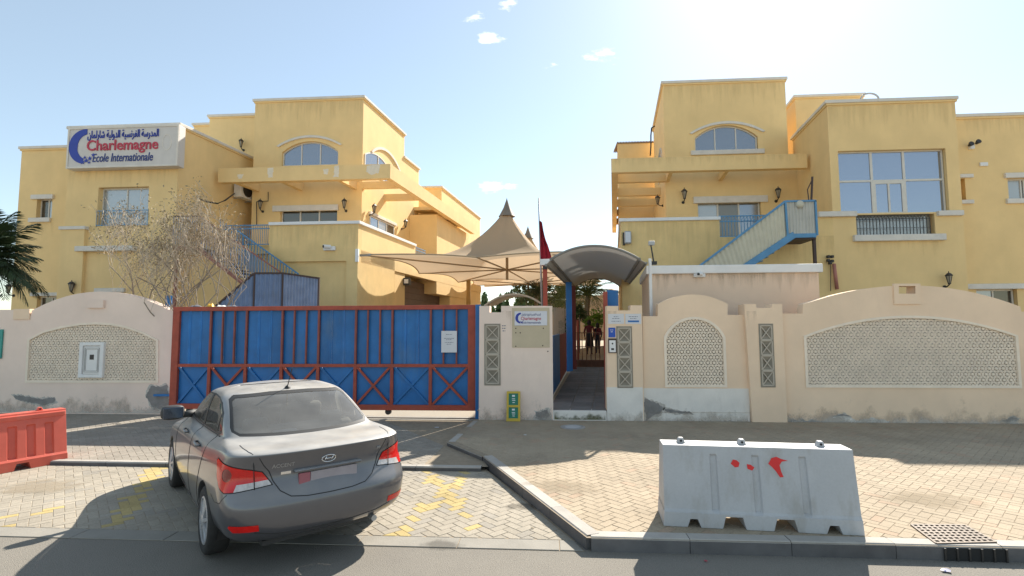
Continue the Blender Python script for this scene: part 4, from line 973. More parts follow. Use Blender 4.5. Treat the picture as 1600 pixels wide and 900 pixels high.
# ================================================================== SHADES, ENTRANCE, STAIRS
def cloth_mat(name, col, tr=.35):
    m, N, L, b = nodes(name); b.inputs['Base Color'].default_value = (*col, 1); b.inputs['Roughness'].default_value = .85; b.inputs['Specular IOR Level'].default_value = .2
    t = N.new('ShaderNodeBsdfTranslucent'); t.inputs[0].default_value = (*[c*1.0 for c in col], 1); mx = N.new('ShaderNodeMixShader'); mx.inputs[0].default_value = tr
    L.new(b.outputs[0], mx.inputs[1]); L.new(t.outputs[0], mx.inputs[2]); L.new(mx.outputs[0], N['Material Output'].inputs[0]); return m
m_shade = cloth_mat('tan_tensile_fabric', (.58, .45, .31), .38)
m_vault = cloth_mat('grey_vault_fabric', (.50, .49, .465), .12)
m_cone = mat('shade_cone_metal', (.22, .18, .14), .6)
def tensile(name, lab, anchors, peak, grp=None):
    root = thing(name, (peak[0], peak[1], 4), lab, 'shade sail', grp)
    A = [Vector(a) for a in anchors]; n = len(A); P = Vector(peak); bd = []; sub = 8
    cen = Vector((P.x, P.y, 0))
    for i in range(n):
        a, b = A[i], A[(i+1) % n]
        for k in range(sub):
            t = k/sub; p = a.lerp(b, t); s = 4*t*(1-t); h = Vector((P.x, P.y, p.z)); p = p.lerp(h, .10*s); p.z += .14*s; bd.append(p)
    N_ = len(bd); rings = 18; v = []
    for r in range(rings+1):
        s = r/rings*.955
        for p in bd:
            q = p.lerp(Vector((P.x, P.y, p.z)), s); q.z = p.z+(P.z-p.z)*(s**3.0)*(.955**-3.0); v.append(q)
    mb = MB(); mb.v = v
    for r in range(rings):
        for k in range(N_): mb.f.append((r*N_+k, r*N_+(k+1) % N_, (r+1)*N_+(k+1) % N_, (r+1)*N_+k)); mb.m.append(0)
    mb.build('membrane', m_shade, root, smooth=True, recalc=False)
    mb = MB(); mb.lathe((P.x, P.y, P.z-.05), [(.42, 0), (.36, .1), (.17, .45), (.03, .85), (.005, .95)], 14); mb.build('finial', m_cone, root, smooth=True, auto=40)
    hub = Vector((P.x, P.y, min(a.z for a in A)+.1)); mb = MB()
    mb.tube([hub+Vector((0, 0, -.5)), P+Vector((0, 0, -.1))], .07, 10); mb.build('flying_mast', m_fabric, root)
    for a in A:
        mb = MB(); a2 = a.lerp(Vector((P.x, P.y, a.z)), .012); mb.tube([hub, hub.lerp(a2, .5)+Vector((0, 0, .0)), a2], .035, 6); mb.build('strut', m_fabric, root)
    for i in range(n):
        mb = MB(); mb.tube(bd[i*sub:(i+1)*sub]+[bd[((i+1)*sub) % N_]], .03, 6); mb.build('edge_cable', m_fabric, root, smooth=True)
    return root
def AT(x, y, Y): p = at(x, y, Y); return (p.x, p.y, p.z)
tensile('tensile_shade', 'big tan peaked fabric shade between the two buildings, the nearer with the tall cone',
        [AT(563, 398, 19.2), AT(745, 402, 19.6), AT(925, 393, 19.6), AT(936, 418, 25.2), AT(938, 432, 31), AT(825, 440, 31.5), AT(716, 441, 31.4), AT(655, 427, 25.2)], AT(792, 337, 25.0))
tensile('tensile_shade', 'second tan fabric shade farther back of which little more than the small cone shows',
        [AT(716, 436, 31.6), AT(825, 436, 31.8), AT(938, 430, 31.2), AT(940, 440, 37), AT(941, 447, 42), AT(850, 448, 42), AT(757, 448, 42), AT(738, 446, 37)], AT(825, 372, 37))
an = thing('shade_anchor', AT(563, 398, 19.25), 'white steel bracket on the corner of the left terrace block holding the shade', 'bracket')
mb = MB(); p = Vector(AT(562, 399, 19.25)); mb.cbox(p+Vector((-.1, 0, 0)), .12, .1, .5); mb.build('plate', m_white, an)
mb = MB(); mb.tube([p, p+Vector((.4, .1, .03))], .05, 8); mb.build('turnbuckle', m_steel, an)
sp = MB(); p = Vector(AT(732, 437, 30.5)); sp.tube([(p.x, p.y, .9), (p.x, p.y, p.z+.1)], .13, 12)
tag(sp.build('shade_post', mat('ochre_post', (.45, .27, .09), .7), smooth=True, auto=40), 'ochre round post carrying the big shade beside the left building', 'post')
# grey barrel vault over the entrance
vt = thing('entrance_canopy', (1.0, 11.8, 3), 'dark grey barrel vaulted fabric canopy over the entrance walkway', 'canopy')
Y1, Y2 = 11.75, 23.5
def sect(Y, L, M, Rr, n=16):
    l, m, r = Vector(AT(*L, Y)), Vector(AT(*M, Y)), Vector(AT(*Rr, Y)); out = []
    for k in range(n+1):
        t = k/n; p = l.lerp(r, t); p.z = l.z*(1-t)+r.z*t + (m.z-(l.z+r.z)/2)*(1-abs(2*t-1)**2.1); out.append(p)
    return out
s1 = sect(Y1, (861, 405), (931, 384), (999, 405)); s2 = sect(Y2, (898, 448), (932, 435), (971, 449)); n = len(s1); M_ = 10; mb = MB()
for r in range(M_+1):
    for k in range(n): mb.v.append(s1[k].lerp(s2[k], r/M_))
for r in range(M_):
    for k in range(n-1): mb.f.append((r*n+k, r*n+k+1, (r+1)*n+k+1, (r+1)*n+k)); mb.m.append(0)
mb.build('vault_fabric', m_vault, vt, smooth=True, recalc=False)
for s in (s1, s2): mb = MB(); mb.tube(s, .03, 8); mb.build('arch_tube', m_greyfab, vt, smooth=True)
for s, lo_, nm in ((0, (853, 414), 'skirt'), (-1, (1010, 411), 'skirt')):
    a, b = s1[s], s2[s]; q = Vector(AT(*lo_, Y1)); d = q-a; mb = MB(); mb.hexa([a+Vector((0, 0, -.01)), b+Vector((0, 0, -.01)), b+d, q, a, b, b+d+Vector((0, 0, .01)), q+Vector((0, 0, .01))]); mb.build('skirt', m_vault, vt)
    mb = MB(); mb.tube([a, b], .04, 8); mb.build('eave_tube', m_greyfab, vt); mb = MB(); mb.tube([q, b+d], .03, 8); mb.build('eave_tube', m_greyfab, vt)
def post(px, Y, y0, r, m, name, lab, cat='post', sq=False, top=None, zb_=None):
    p = at(px, y0, Y); z0 = court_z(Y)-.03 if zb_ is None else zb_; mb = MB()
    if sq: mb.box(p.x-r, p.x+r, Y-r, Y+r, z0, p.z)
    else: mb.tube([(p.x, Y, z0), (p.x, Y, p.z)], r, 12)
    return tag(mb.build(name, m, smooth=not sq, auto=40), lab, cat)
post(888.5, 17.9, 441, .10, m_blue, 'canopy_post', 'tall blue square post carrying the grey canopy left of the walkway', sq=True)
post(896, 18.3, 447, .07, mat('maroon_paint', (.22, .04, .03), .6), 'canopy_post', 'dark red square post right behind the tall blue one', sq=True)
post(1015.5, 11.9, 404, .035, m_white, 'downpipe', 'white vertical pipe at the left corner of the peach guard room', cat='pipe')
post(945.5, 11.66, 456, .045, m_red, 'gate_post', 'red square gate post at the right side of the entrance opening', sq=True)
p = at(946.5, 480, 11.66)
lf = thing('entrance_gate', (p.x, 11.7, .33), 'blue sheet entrance gate folded back behind the right pier, only its top showing', 'gate')
mb = MB(); u0 = at(948.5, 470, 11.72).x; u1 = at(966, 470, 11.72).x; z1 = at(955, 457, 11.72).z; mb.box(u0, u1, 11.70, 11.73, .36, z1); mb.build('sheet', m_blue, lf)
mb = MB(); mb.box(u0, u1, 11.69, 11.74, z1, z1+.05); mb.build('top_rail', m_blue, lf)
# board fence along the walkway
bf = thing('board_fence', (.2, 14, .4), 'low solid fence of one blue and one red board along the left of the walkway', 'fence')
A0, A1 = gnd(861, 622, court_z(13.4)), gnd(884.5, 581, court_z(17.9))
d = (A1-A0).normalized(); LN = (A1-A0).length
for a, b, m_ in ((0, .47, m_blue), (.475, 1, mat('maroon_paint', (0, 0, 0)))):
    p0 = A0.lerp(A1, a); p1 = A0.lerp(A1, b); mb = MB(); e = Vector((.025, 0, 0))
    z0a, z0b = court_z(p0.y)+.08, court_z(p1.y)+.08
    zt0, zt1 = 1.90, 1.93
    mb.hexa([Vector((p0.x, p0.y, z0a))-e, Vector((p0.x, p0.y, z0a))+e, Vector((p1.x, p1.y, z0b))+e, Vector((p1.x, p1.y, z0b))-e, Vector((p0.x, p0.y, zt0))-e, Vector((p0.x, p0.y, zt0))+e, Vector((p1.x, p1.y, zt1))+e, Vector((p1.x, p1.y, zt1))-e])
    mb.build('board', m_, bf)
mb = MB(); mb.bar(A0+Vector((-.06, 0, .02)), A1+Vector((-.06, 0, .02)), .16, .1); mb.build('plinth', m_whitewash, bf)
# pale slat fence beyond
sf = thing('slat_fence', (.3, 20, .6), 'pale upright slat fence behind the small school sign wall', 'fence')
for k in range(8):
    p = at(866+k*3.0, 500, 20.5+k*.3); mb = MB(); mb.box(p.x-.03, p.x+.03, p.y-.02, p.y+.02, .7, 2.9); mb.build('slat', m_far, sf)
p0 = at(860, 520, 20.4); p1 = at(890, 520, 22.7); mb = MB(); mb.bar(Vector((p0.x, 20.4, 1.55)), Vector((p1.x, 22.7, 1.55)), .1, .5); mb.build('low_wall', m_whitewash, sf)
# grille gate at the far end of the walkway
gg = thing('grille_gate', (1.6, 18.6, .6), 'low barred rusty gate closing the far end of the walkway in front of two people', 'gate')
gY = 18.6; xa, xb = at(896, 550, gY).x, at(944, 550, gY).x; zt, z0_ = at(920, 520, gY).z, court_z(gY)+.05
m_rust = mat('rusty_bar', (.16, .07, .04), .8)
for k in range(8): x = xa+(xb-xa)*k/7; mb = MB(); mb.tube([(x, gY, z0_), (x, gY, zt)], .017, 6); mb.build('bar', m_rust, gg)
for z in (z0_, z0_+.22, zt, zt-.5): mb = MB(); mb.bar((xa, gY+.02, z), (xb, gY+.02, z), .03, .03); mb.build('rail', m_rust, gg)
mb = MB(); mb.box(xa, xb, gY+.03, gY+.04, z0_, z0_+.2); mb.build('kick_plate', m_rust, gg)
post(902.5, 21.5, 500, .05, m_red, 'play_post', 'thin red play equipment post beyond the barred gate', cat='post')
# red column with lamp box, flag pole with flag
cl = thing('red_column', AT(851.5, 470, 12.6), 'rust red steel column with white box lamp on top behind the sign pier', 'column')
p = at(851.5, 415, 12.6); mb = MB(); mb.box(p.x-.055, p.x+.055, 12.55, 12.66, .4, p.z); mb.build('shaft', m_red, cl)
mb = MB(); mb.box(p.x-.05, p.x+.05, 12.52, 12.549, p.z-.1, p.z-.02); mb.build('fixing', m_iron, cl)
mb = MB(); mb.box(p.x-.115, p.x+.125, 12.48, 12.72, p.z, p.z+.15); mb.build('lamp_box', m_white, cl, bevel=.01)
fp_ = thing('flag_pole', AT(845, 470, 12.9), 'thin steel flag pole with furled dark red flag by the entrance', 'flag pole')
a, b = Vector(AT(841.5, 309, 12.9)), Vector(AT(847, 478, 12.9)); mb = MB(); mb.tube([b, a], [.028, .016], 8); mb.build('pole', m_steel, fp_, smooth=True)
mb = MB(); rows = 14; colz = 9
prof = [(843, 345, 4), (843.5, 360, 6), (844, 372, 8.5), (844, 380, 12), (844, 390, 15), (844.5, 400, 17.5), (845, 407, 15)]
for r in range(rows+1):
    f = r/rows*(len(prof)-1); i = min(int(f), len(prof)-2); t = f-i; x0 = prof[i][0]*(1-t)+prof[i+1][0]*t; y0 = prof[i][1]*(1-t)+prof[i+1][1]*t; wd = prof[i][2]*(1-t)+prof[i+1][2]*t
    for c in range(colz+1): mb.v.append(Vector(AT(x0+wd*c/colz, y0+(c/colz)**2*2.5, 12.84+.05*math.sin(c*1.7+r*.35))))
for r in range(rows):
    for c in range(colz): i = r*(colz+1)+c; mb.f.append((i, i+1, i+colz+2, i+colz+1)); mb.m.append(0)
mb.build('flag', cloth_mat('dark_red_flag', (.17, .012, .022), .25), fp_, smooth=True, recalc=False)
# dark canopy far left of the entrance
dc = thing('far_canopy', AT(800, 478, 24), 'low dark grey arched canopy behind the sign pier', 'canopy')
s1 = sect(24, (757, 478), (800, 460), (845, 474)); s2 = sect(29, (775, 478), (812, 464), (850, 476)); n = len(s1); mb = MB(); mb.v = s1+s2
for k in range(n-1): mb.f.append((k, k+1, n+k+1, n+k)); mb.m.append(0)
mb.build('fabric', m_vault, dc, smooth=True, recalc=False)
mb = MB(); mb.tube(s1, .05, 6); mb.build('rim', m_trim, dc)
for px in (760, 843): p = at(px, 477, 24); mb = MB(); mb.tube([(p.x, 24, .8), (p.x, 24, p.z)], .05, 8); mb.build('post', m_steel, dc)
# ------------------------------------------------------------------ left stair
SY = 18.0; fS = front(SY)
st = thing('outside_stair', fS.pt(*fS.px(350, 480)), 'blue and rust steel stair with baluster sides climbing the left building behind the bare tree', 'stair')
m_sheet = mat('blue_grey_sheet', (.15, .22, .36), .6, .15, 3, stain=(.14, .17, .23))
m_balu = mat('blue_grey_baluster', (.22, .27, .38), .6, .2, 3)
m_strg = mat('faded_brown_red', (.30, .13, .10), .7, .2, 5)
def balusters(fr, root, top, bot, n, r, m, w=0, name='balusters'):
    mb = MB()
    for k in range(n+1):
        t = k/n; a = Vector(fr.px(*top[0])).lerp(Vector(fr.px(*top[1])), t); b = Vector(fr.px(*bot[0])).lerp(Vector(fr.px(*bot[1])), t)
        x = a.x; zb2 = b.y; mb.bar(fr.pt(x, a.y, w), fr.pt(x, zb2, w), r, r*.6)
    return mb.build(name, m, root)
def rail(fr, root, a, b, th, m, w=0, name='rail'):
    mb = MB(); mb.bar(fr.pt(*fr.px(*a), w), fr.pt(*fr.px(*b), w), .05, th, up=(0, 0, 1)); return mb.build(name, m, root)
mb = MB(); u0, z1 = fS.px(272, 338); u1, z0 = fS.px(312, 386)
balusters(fS, st, ((272, 338), (312, 338)), ((272, 386), (312, 386)), 11, .036, m_balu)
rail(fS, st, (271, 338), (313, 338), .05, m_brown); rail(fS, st, (270, 387), (314, 387), .16, m_strg, name='landing_beam')
balusters(fS, st, ((312, 338), (437, 424)), ((312, 388), (437, 475)), 30, .036, m_balu)
rail(fS, st, (312, 338), (438, 425), .05, m_strg); rail(fS, st, (312, 390), (384, 446), .14, m_strg, name='stringer')
balusters(fS, st, ((318, 334), (440, 420)), ((318, 384), (440, 470)), 26, .03, m_bluel, w=-1.0, name='far_balusters'); rail(fS, st, (345, 352), (446, 424), .05, m_bluel, w=-1.0, name='rail')
mb = MB(); mb.fbox(fS, u0, u1, z0-.08, z0, -1.1, -.03); mb.build('landing', m_brown, st)
N_ = 14; q0, q1 = Vector(fS.px(314, 386)), Vector(fS.px(436, 472))
for k in range(N_): p = q0.lerp(q1, (k+.5)/N_); mb = MB(); mb.fbox(fS, p.x-.14, p.x+.14, p.y-.03, p.y, -.98, -.03); mb.build('tread', m_brown, st)
mb = MB(); u, z = fS.px(275, 388); mb.bar(fS.pt(u, 0, -.05), fS.pt(u, z-.08, -.05), .08, .08); mb.build('post', m_strg, st)
fS2 = front(16.6)
def corr(fr, root, top, zbot, n, m, name='sheet_side', w=0, amp=.035):
    """folded sheet between a sloping top edge and a level or sloping bottom"""
    mb = MB(); V = []
    for k in range(4*n+1):
        t = k/(4*n); i = 0; tt = t
        a = Vector(fr.px(*top[0])).lerp(Vector(fr.px(*top[1])), t); zb2 = zbot[0]*(1-t)+zbot[1]*t; ww = w+(amp if (k % 4) in (1, 2) else 0)
        V.append((a.x, a.y, zb2, ww))
    for x, z1_, z0_, ww in V: mb.v += [fr.pt(x, z0_, ww), fr.pt(x, z1_, ww)]
    for k in range(4*n): mb.f.append((2*k, 2*k+2, 2*k+3, 2*k+1)); mb.m.append(0)
    return mb.build(name, m, root, recalc=False)
en = thing('stair_enclosure', fS2.pt(*fS2.px(430, 480)), 'blue-grey folded sheet enclosure at the foot of the left stair above the gate', 'enclosure')
corr(fS2, en, ((338, 478), (398, 428)), (1.2, 1.2), 8, m_sheet); corr(fS2, en, ((398, 428), (443, 427)), (1.2, 1.2), 6, m_sheet); corr(fS2, en, ((443, 428), (500, 435)), (1.2, 1.2), 12, m_balu)
for a, b in (((338, 478), (398, 427)), ((398, 427), (443, 427)), ((443, 427), (500, 435))): rail(fS2, en, a, b, .06, m_brown, w=.02)
for px, py in ((399, 428), (443, 428), (499, 435)):
    u, z = fS2.px(px, py); mb = MB(); mb.bar(fS2.pt(u, 1.2, .03), fS2.pt(u, z, .03), .05, .05); mb.build('post', m_brown, en)
# ------------------------------------------------------------------ right stair
SR = 18.1; fR_ = front(SR)
m_gsheet = mat('grey_green_sheet', (.60, .55, .42), .6, .08, 3)
m_gsheetd = mat('grey_sheet', (.52, .50, .44), .6, .08, 3)
sr = thing('outside_stair', fR_.pt(*fR_.px(1180, 420)), 'stair with grey folded sheet sides and light blue rails on the right building', 'stair')
zA = fR_.px(1240, 366)[1]
def corr2(n, t0, t1, b0, b1, m, name='sheet_side'):
    T0, T1, B0, B1 = [Vector(fR_.px(*q)) for q in (t0, t1, b0, b1)]; mb = MB(); N4 = 4*n
    for k in range(N4+1):
        t = k/N4; a = T0.lerp(T1, t); b = B0.lerp(B1, t); ww = .03 if (k % 4) in (1, 2) else 0; mb.v += [fR_.pt(b.x, b.y, ww), fR_.pt(a.x, a.y, ww)]
    for k in range(N4): mb.f.append((2*k, 2*k+2, 2*k+3, 2*k+1)); mb.m.append(0)
    return mb.build(name, m, sr, recalc=False)
corr2(9, (1227, 315), (1273, 314), (1229, 369), (1275, 368), m_gsheetd)
corr2(20, (1098, 411), (1227, 315), (1118, 450), (1229, 369), m_gsheet)
for a, b, th, w in (((1092, 416), (1226, 315), .07, .04), ((1226, 315), (1274, 314), .06, .04), ((1229, 369), (1274, 368), .14, .04), ((1155, 423), (1240, 367), .22, .05), ((1226, 315), (1230, 369), .06, .045), ((1273, 314), (1276, 368), .06, .04)):
    mb = MB(); p0, p1 = fR_.pt(*fR_.px(*a), w), fR_.pt(*fR_.px(*b), w); mb.bar(p0, p1, th if abs(p0.x-p1.x) < .3 else .05, .05 if abs(p0.x-p1.x) < .3 else th); mb.build('rail', m_bluel, sr)
mb = MB(); u0, z0 = fR_.px(1229, 369); u1, _ = fR_.px(1275, 369); mb.fbox(fR_, u0, u1, z0-.12, z0-.05, -1.1, .0); mb.build('landing', m_brown, sr)
q0, q1 = Vector(fR_.px(1235, 372)), Vector(fR_.px(1120, 455))
for k in range(13): p = q0.lerp(q1, (k+.5)/13); mb = MB(); mb.fbox(fR_, p.x-.13, p.x+.13, p.y-.03, p.y, -1.05, -.01); mb.build('tread', m_bluel, sr)
u, z = fR_.px(1274, 372); mb = MB(); mb.bar(fR_.pt(u, .3, -.1), fR_.pt(u, z, -.1), .09, .09); mb.build('post', m_brown, sr)
hk = MB(); hk.tube([fR_.pt(*fR_.px(1270, 314), -.1), fR_.pt(*fR_.px(1271, 290), -.1), fR_.pt(*fR_.px(1271.5, 275), -.1)], .035, 6); hk.tube([fR_.pt(*fR_.px(1266, 312), -.1), fR_.pt(*fR_.px(1264, 295), -.1), fR_.pt(*fR_.px(1271, 280), -.1)], .018, 6)
tag(hk.build('bent_pipe', m_brown), 'dark bent pipe rising from the landing of the right stair', 'pipe')
# ------------------------------------------------------------------ wall fittings
m_lampglass = mat('dusty_lamp_glass', (.35, .30, .22), .3)
def lantern(fr, px, py, h, lab):
    u, z = fr.px(px, py); r = thing('wall_lantern', fr.pt(u, z), lab, 'lamp', 'black wall lanterns'); s = h/.5; n = fr.n; d = fr.d; k = Vector((0, 0, 1))
    c = fr.pt(u, z+.06*s, .20*s)
    mb = MB(); mb.tube([fr.pt(u, z-.16*s, .0), fr.pt(u, z-.16*s, .10*s), fr.pt(u, z-.1*s, .2*s), c+Vector((0, 0, -.12*s))], .018*s, 6); mb.lathe(fr.pt(u, z-.16*s, .012), [(.05*s, -.012), (.05*s, .012)], 10, M=Matrix.Rotation(R(90), 3, 'X')); mb.build('bracket', m_iron, r)
    mb = MB(); mb.lathe(c, [(.03*s, -.13*s), (.075*s, .09*s)], 6); mb.build('glass', m_lampglass, r)
    mb = MB(); mb.lathe(c, [(.04*s, -.15*s), (.045*s, -.125*s)], 6); mb.lathe(c, [(.10*s, .09*s), (.105*s, .11*s), (.05*s, .17*s), (.012*s, .19*s), (.012*s, .23*s)], 6)
    for q in range(6): a = math.pi*q/3; mb.bar(c+Vector((.033*s*math.cos(a), .033*s*math.sin(a), -.13*s)), c+Vector((.08*s*math.cos(a), .08*s*math.sin(a), .09*s)), .012*s, .012*s)
    mb.build('cage', m_iron, r)
for fr, px, py, h, lab in ((fT, 411, 324, .62, 'black wall lantern left of the terrace window on the left building'), (fT, 541, 323, .62, 'black wall lantern right of the terrace window on the left building'),
      (sT, 577, 329, .62, 'black wall lantern on the sunlit flank near the left tower corner'), (sT, 627, 352, .62, 'black wall lantern farthest back on the sunlit left flank'),
      (front(TW+1.4), 381, 229, .6, 'small black wall lantern high between the big sign and the left tower'), (fW, 120, 452, .6, 'black wall lantern just above the arched wall left of the gate'),
      (fF, 22, 455, .6, 'black wall lantern beside the palm at the left edge'), (fT, 1067, 309, .66, 'black wall lantern left of the terrace window on the right building'),
      (fT, 1212, 307, .66, 'black wall lantern right of the terrace window, near the right stair'), (sTl, 1036, 315, .6, 'black wall lantern on the shaded left flank of the right tower'),
      (fB, 1475, 440, .6, 'round-hooded black wall lantern above the long arched wall')):
    lantern(fr, px, py, h, lab)
# air conditioner on the flank of the left wing
sW = sideR(WX1, BT); (u0, z1) = sW.px(362, 290); (u1, z0) = sW.px(389, 317)
ac = thing('air_conditioner', sW.pt(u0, z0, 0), 'white outdoor air conditioner unit on the flank of the left wing under the beam', 'air conditioner')
u1 = u0+1.05; z1 = z0+.72
mb = MB(); mb.fbox(sW, u0, u1, z0, z1, .12, .50); mb.build('casing', m_white, ac, bevel=.02)
mb = MB(); cc = sW.pt((u0+u1)/2-.1, (z0+z1)/2, .505)
Mx = Matrix((tuple(sW.d), (0, 0, 1), tuple(sW.n))).transposed()
mb.lathe(cc, [(.30, 0), (.30, .012), (.27, .012), (.27, .002), (.05, .002)], 24, M=Mx); mb.build('fan_grille', m_iron, ac)
for q in (u0+.15, u1-.15): mb = MB(); mb.fbox(sW, q-.02, q+.02, z0-.05, z0-.005, 0, .5); mb.build('bracket', m_steel, ac)
mb = MB(); mb.fbox(sW, u0+.002, u0+.01, z0+.1, z1-.1, .2, .42); mb.build('side_louvre', m_steel, ac)
cb = MB(); P_ = [sW.pt(u0+.1, z0+.2, .1)]+[Vector(AT(px, py, 20.3)) for px, py in ((352, 313), (340, 318), (322, 315), (305, 308), (293, 302))]
cb.tube(P_, .03, 6); cb.tube([P_[-1], Vector(AT(292, 338, 19.9))], .02, 6)
tag(cb.build('cable', m_iron, smooth=True), 'black cable hanging from the air conditioner to the left stair landing', 'cable')
cp = MB(); cp.tube([Vector(AT(401, 352, 22.6)), Vector(AT(401, 315, 22.6)), Vector(AT(419, 314, 22.6)), Vector(AT(419, 300, 22.6))], .02, 6)
tag(cp.build('cable', m_iron), 'thin black cable bent round the lantern left of the terrace window', 'cable')
def camera(fr, px, py, lab, s=1):
    u, z = fr.px(px, py); r = thing('security_camera', fr.pt(u, z), lab, 'camera')
    mb = MB(); mb.fbox(fr, u-.22*s, u+.22*s, z-.09*s, z+.06*s, .0, .12*s); mb.build('base', m_white, r, bevel=.02)
    mb = MB(); a = fr.pt(u+.05*s, z+.04*s, .12*s); mb.tube([a, a+Vector((-.16*s, -.22*s, -.02))], .07*s, 12); mb.build('body', m_white, r, smooth=True, auto=50)
    mb = MB(); b = a+Vector((-.16*s, -.22*s, -.02)); mb.tube([b, b+Vector((-.008, -.012, 0))], .05*s, 12); mb.build('lens', m_iron, r)
camera(fB, 516, 388, 'white security camera on the yellow terrace block above the blue gate', 1.05)
camera(fG, 1092, 430, 'white security camera hanging below the guard room roof edge', .62)
fl_ = thing('floodlight', fB.pt(*fB.px(980, 372)), 'white oval floodlight on the upper left of the right terrace block', 'lamp')
u, z = fB.px(980, 372); mb = MB(); mb.fbox(fB, u-.13, u+.13, z-.24, z+.24, .06, .2); mb.build('housing', m_steel, fl_, bevel=.05); mb = MB(); mb.fbox(fB, u-.17, u-.1, z-.28, z+.2, .0, .1); mb.build('bracket', m_iron, fl_); mb = MB(); mb.fbox(fB, u-.09, u+.09, z-.19, z+.19, .2, .205); mb.build('lens', m_paper, fl_, bevel=.02)
fl_ = thing('floodlight', fG.pt(*fG.px(1020, 408)), 'small floodlight on a leaning rod at the guard room roof corner', 'lamp')
mb = MB(); mb.tube([Vector(AT(1022, 413, GR+.1)), Vector(AT(1017, 383, GR+.1))], .018, 8); mb.build('rod', m_iron, fl_); mb = MB(); mb.cbox(AT(1018, 380, GR+.1), .14, .1, .1); mb.build('housing', m_steel, fl_, bevel=.01); mb = MB(); mb.cbox(AT(1022, 411, GR+.1), .12, .1, .08); mb.build('foot', m_iron, fl_)
mb = MB(); mb.cbox(AT(1250, 318, SR-.1), .28, .12, .28); r_ = thing('bulkhead_lamp', AT(1250, 318, SR-.1), 'round cream lamp on the grey sheet side of the right stair', 'lamp')
mb = MB(); mb.lathe(AT(1250, 319, SR-.09), [(.13, -.02), (.13, .01), (.10, .05), (.04, .07)], 18, M=Matrix.Rotation(R(90), 3, 'X')); mb.build('dome', mat('cream_lamp', (.58, .54, .42), .4), r_, smooth=True, auto=50)
vv = thing('riser_valve', AT(1298, 420, BT-.1), 'pinkish riser pipe with dark valve on the right building beside the guard room', 'pipe')
mb = MB(); mb.tube([Vector(AT(1303, 412, BT-.12)), Vector(AT(1308, 452, BT-.12))], .06, 10); mb.build('pipe', mat('pink_pipe', (.42, .17, .13), .7), vv, smooth=True)
for dx, dy in ((-3, -5), (3, -5), (-3, 1), (3, 2), (0, 5)): mb = MB(); mb.cbox(AT(1297+dx, 406+dy, BT-.15), .1, .12, .1); mb.build('valve_body', m_iron, vv, bevel=.02)
mb = MB(); mb.tube([Vector(AT(1298, 414, BT-.1)), Vector(AT(1298, 455, BT-.1))], .012, 6); mb.build('cable', m_iron, vv)
sl = thing('spotlight', fE.pt(*fE.px(1516, 227)), 'small twin spotlight high on the right extension', 'lamp')
u, z = fE.px(1516, 227)
for dx in (-.13, .13): mb = MB(); mb.lathe(fE.pt(u+dx, z+dx*.3, .15), [(.04, -.05), (.09, .08), (.09, .1)], 10, M=Matrix.Rotation(R(70), 3, 'X')); mb.build('head', m_iron, sl)
mb = MB(); mb.fbox(fE, u-.08, u+.08, z-.16, z-.02, 0, .1); mb.build('base', m_white, sl)
mb = MB(); u, z = fE.px(1536, 257); mb.fbox(fE, u-.14, u+.14, z-.07, z+.07, .0, .06); tag(mb.build('junction_box', m_white, bevel=.01), 'small white junction box below the twin spotlight', 'box')
mb = MB(); mb.tube([Vector(AT(1359+14*math.cos(a), 155-9*math.sin(a), TW-.5)) for a in [math.pi*k/12 for k in range(13)]], .035, 6); tag(mb.build('pipe_loop', m_steel, smooth=True), 'grey pipe loop arching over the roof of the right wing', 'pipe')
mb = MB(); mb.tube([Vector(AT(*q, TW+2)) for q in ((1023, 197), (1018, 200), (1017, 212), (1017, 228), (1016, 243))], .035, 6); tag(mb.build('hose', m_iron, smooth=True), 'black hose hanging beside the left side of the right tower', 'hose')
cv = thing('box_lamp', AT(633, 438, BT+5), 'white and black lamp box at the garage pier of the left building', 'lamp')
p = sB.pt(sB.px(633, 440)[0], sB.px(633, 440)[1], .1); mb = MB(); mb.cbox(p, .3, .3, .35); mb.build('housing', m_iron, cv, bevel=.02); mb = MB(); mb.cbox(p+Vector((0, -.16, 0)), .2, .02, .2); mb.build('lens', m_white, cv)
# blue recycling-like bin behind the left wall
mb = MB(); p = at(266, 470, 12.9); mb.box(p.x-.05, p.x+.06, 12.8, 12.9, .0, at(266, 462, 12.9).z); tag(mb.build('stub_post', m_blue), 'short blue stub post showing above the left end of the gate', 'post')
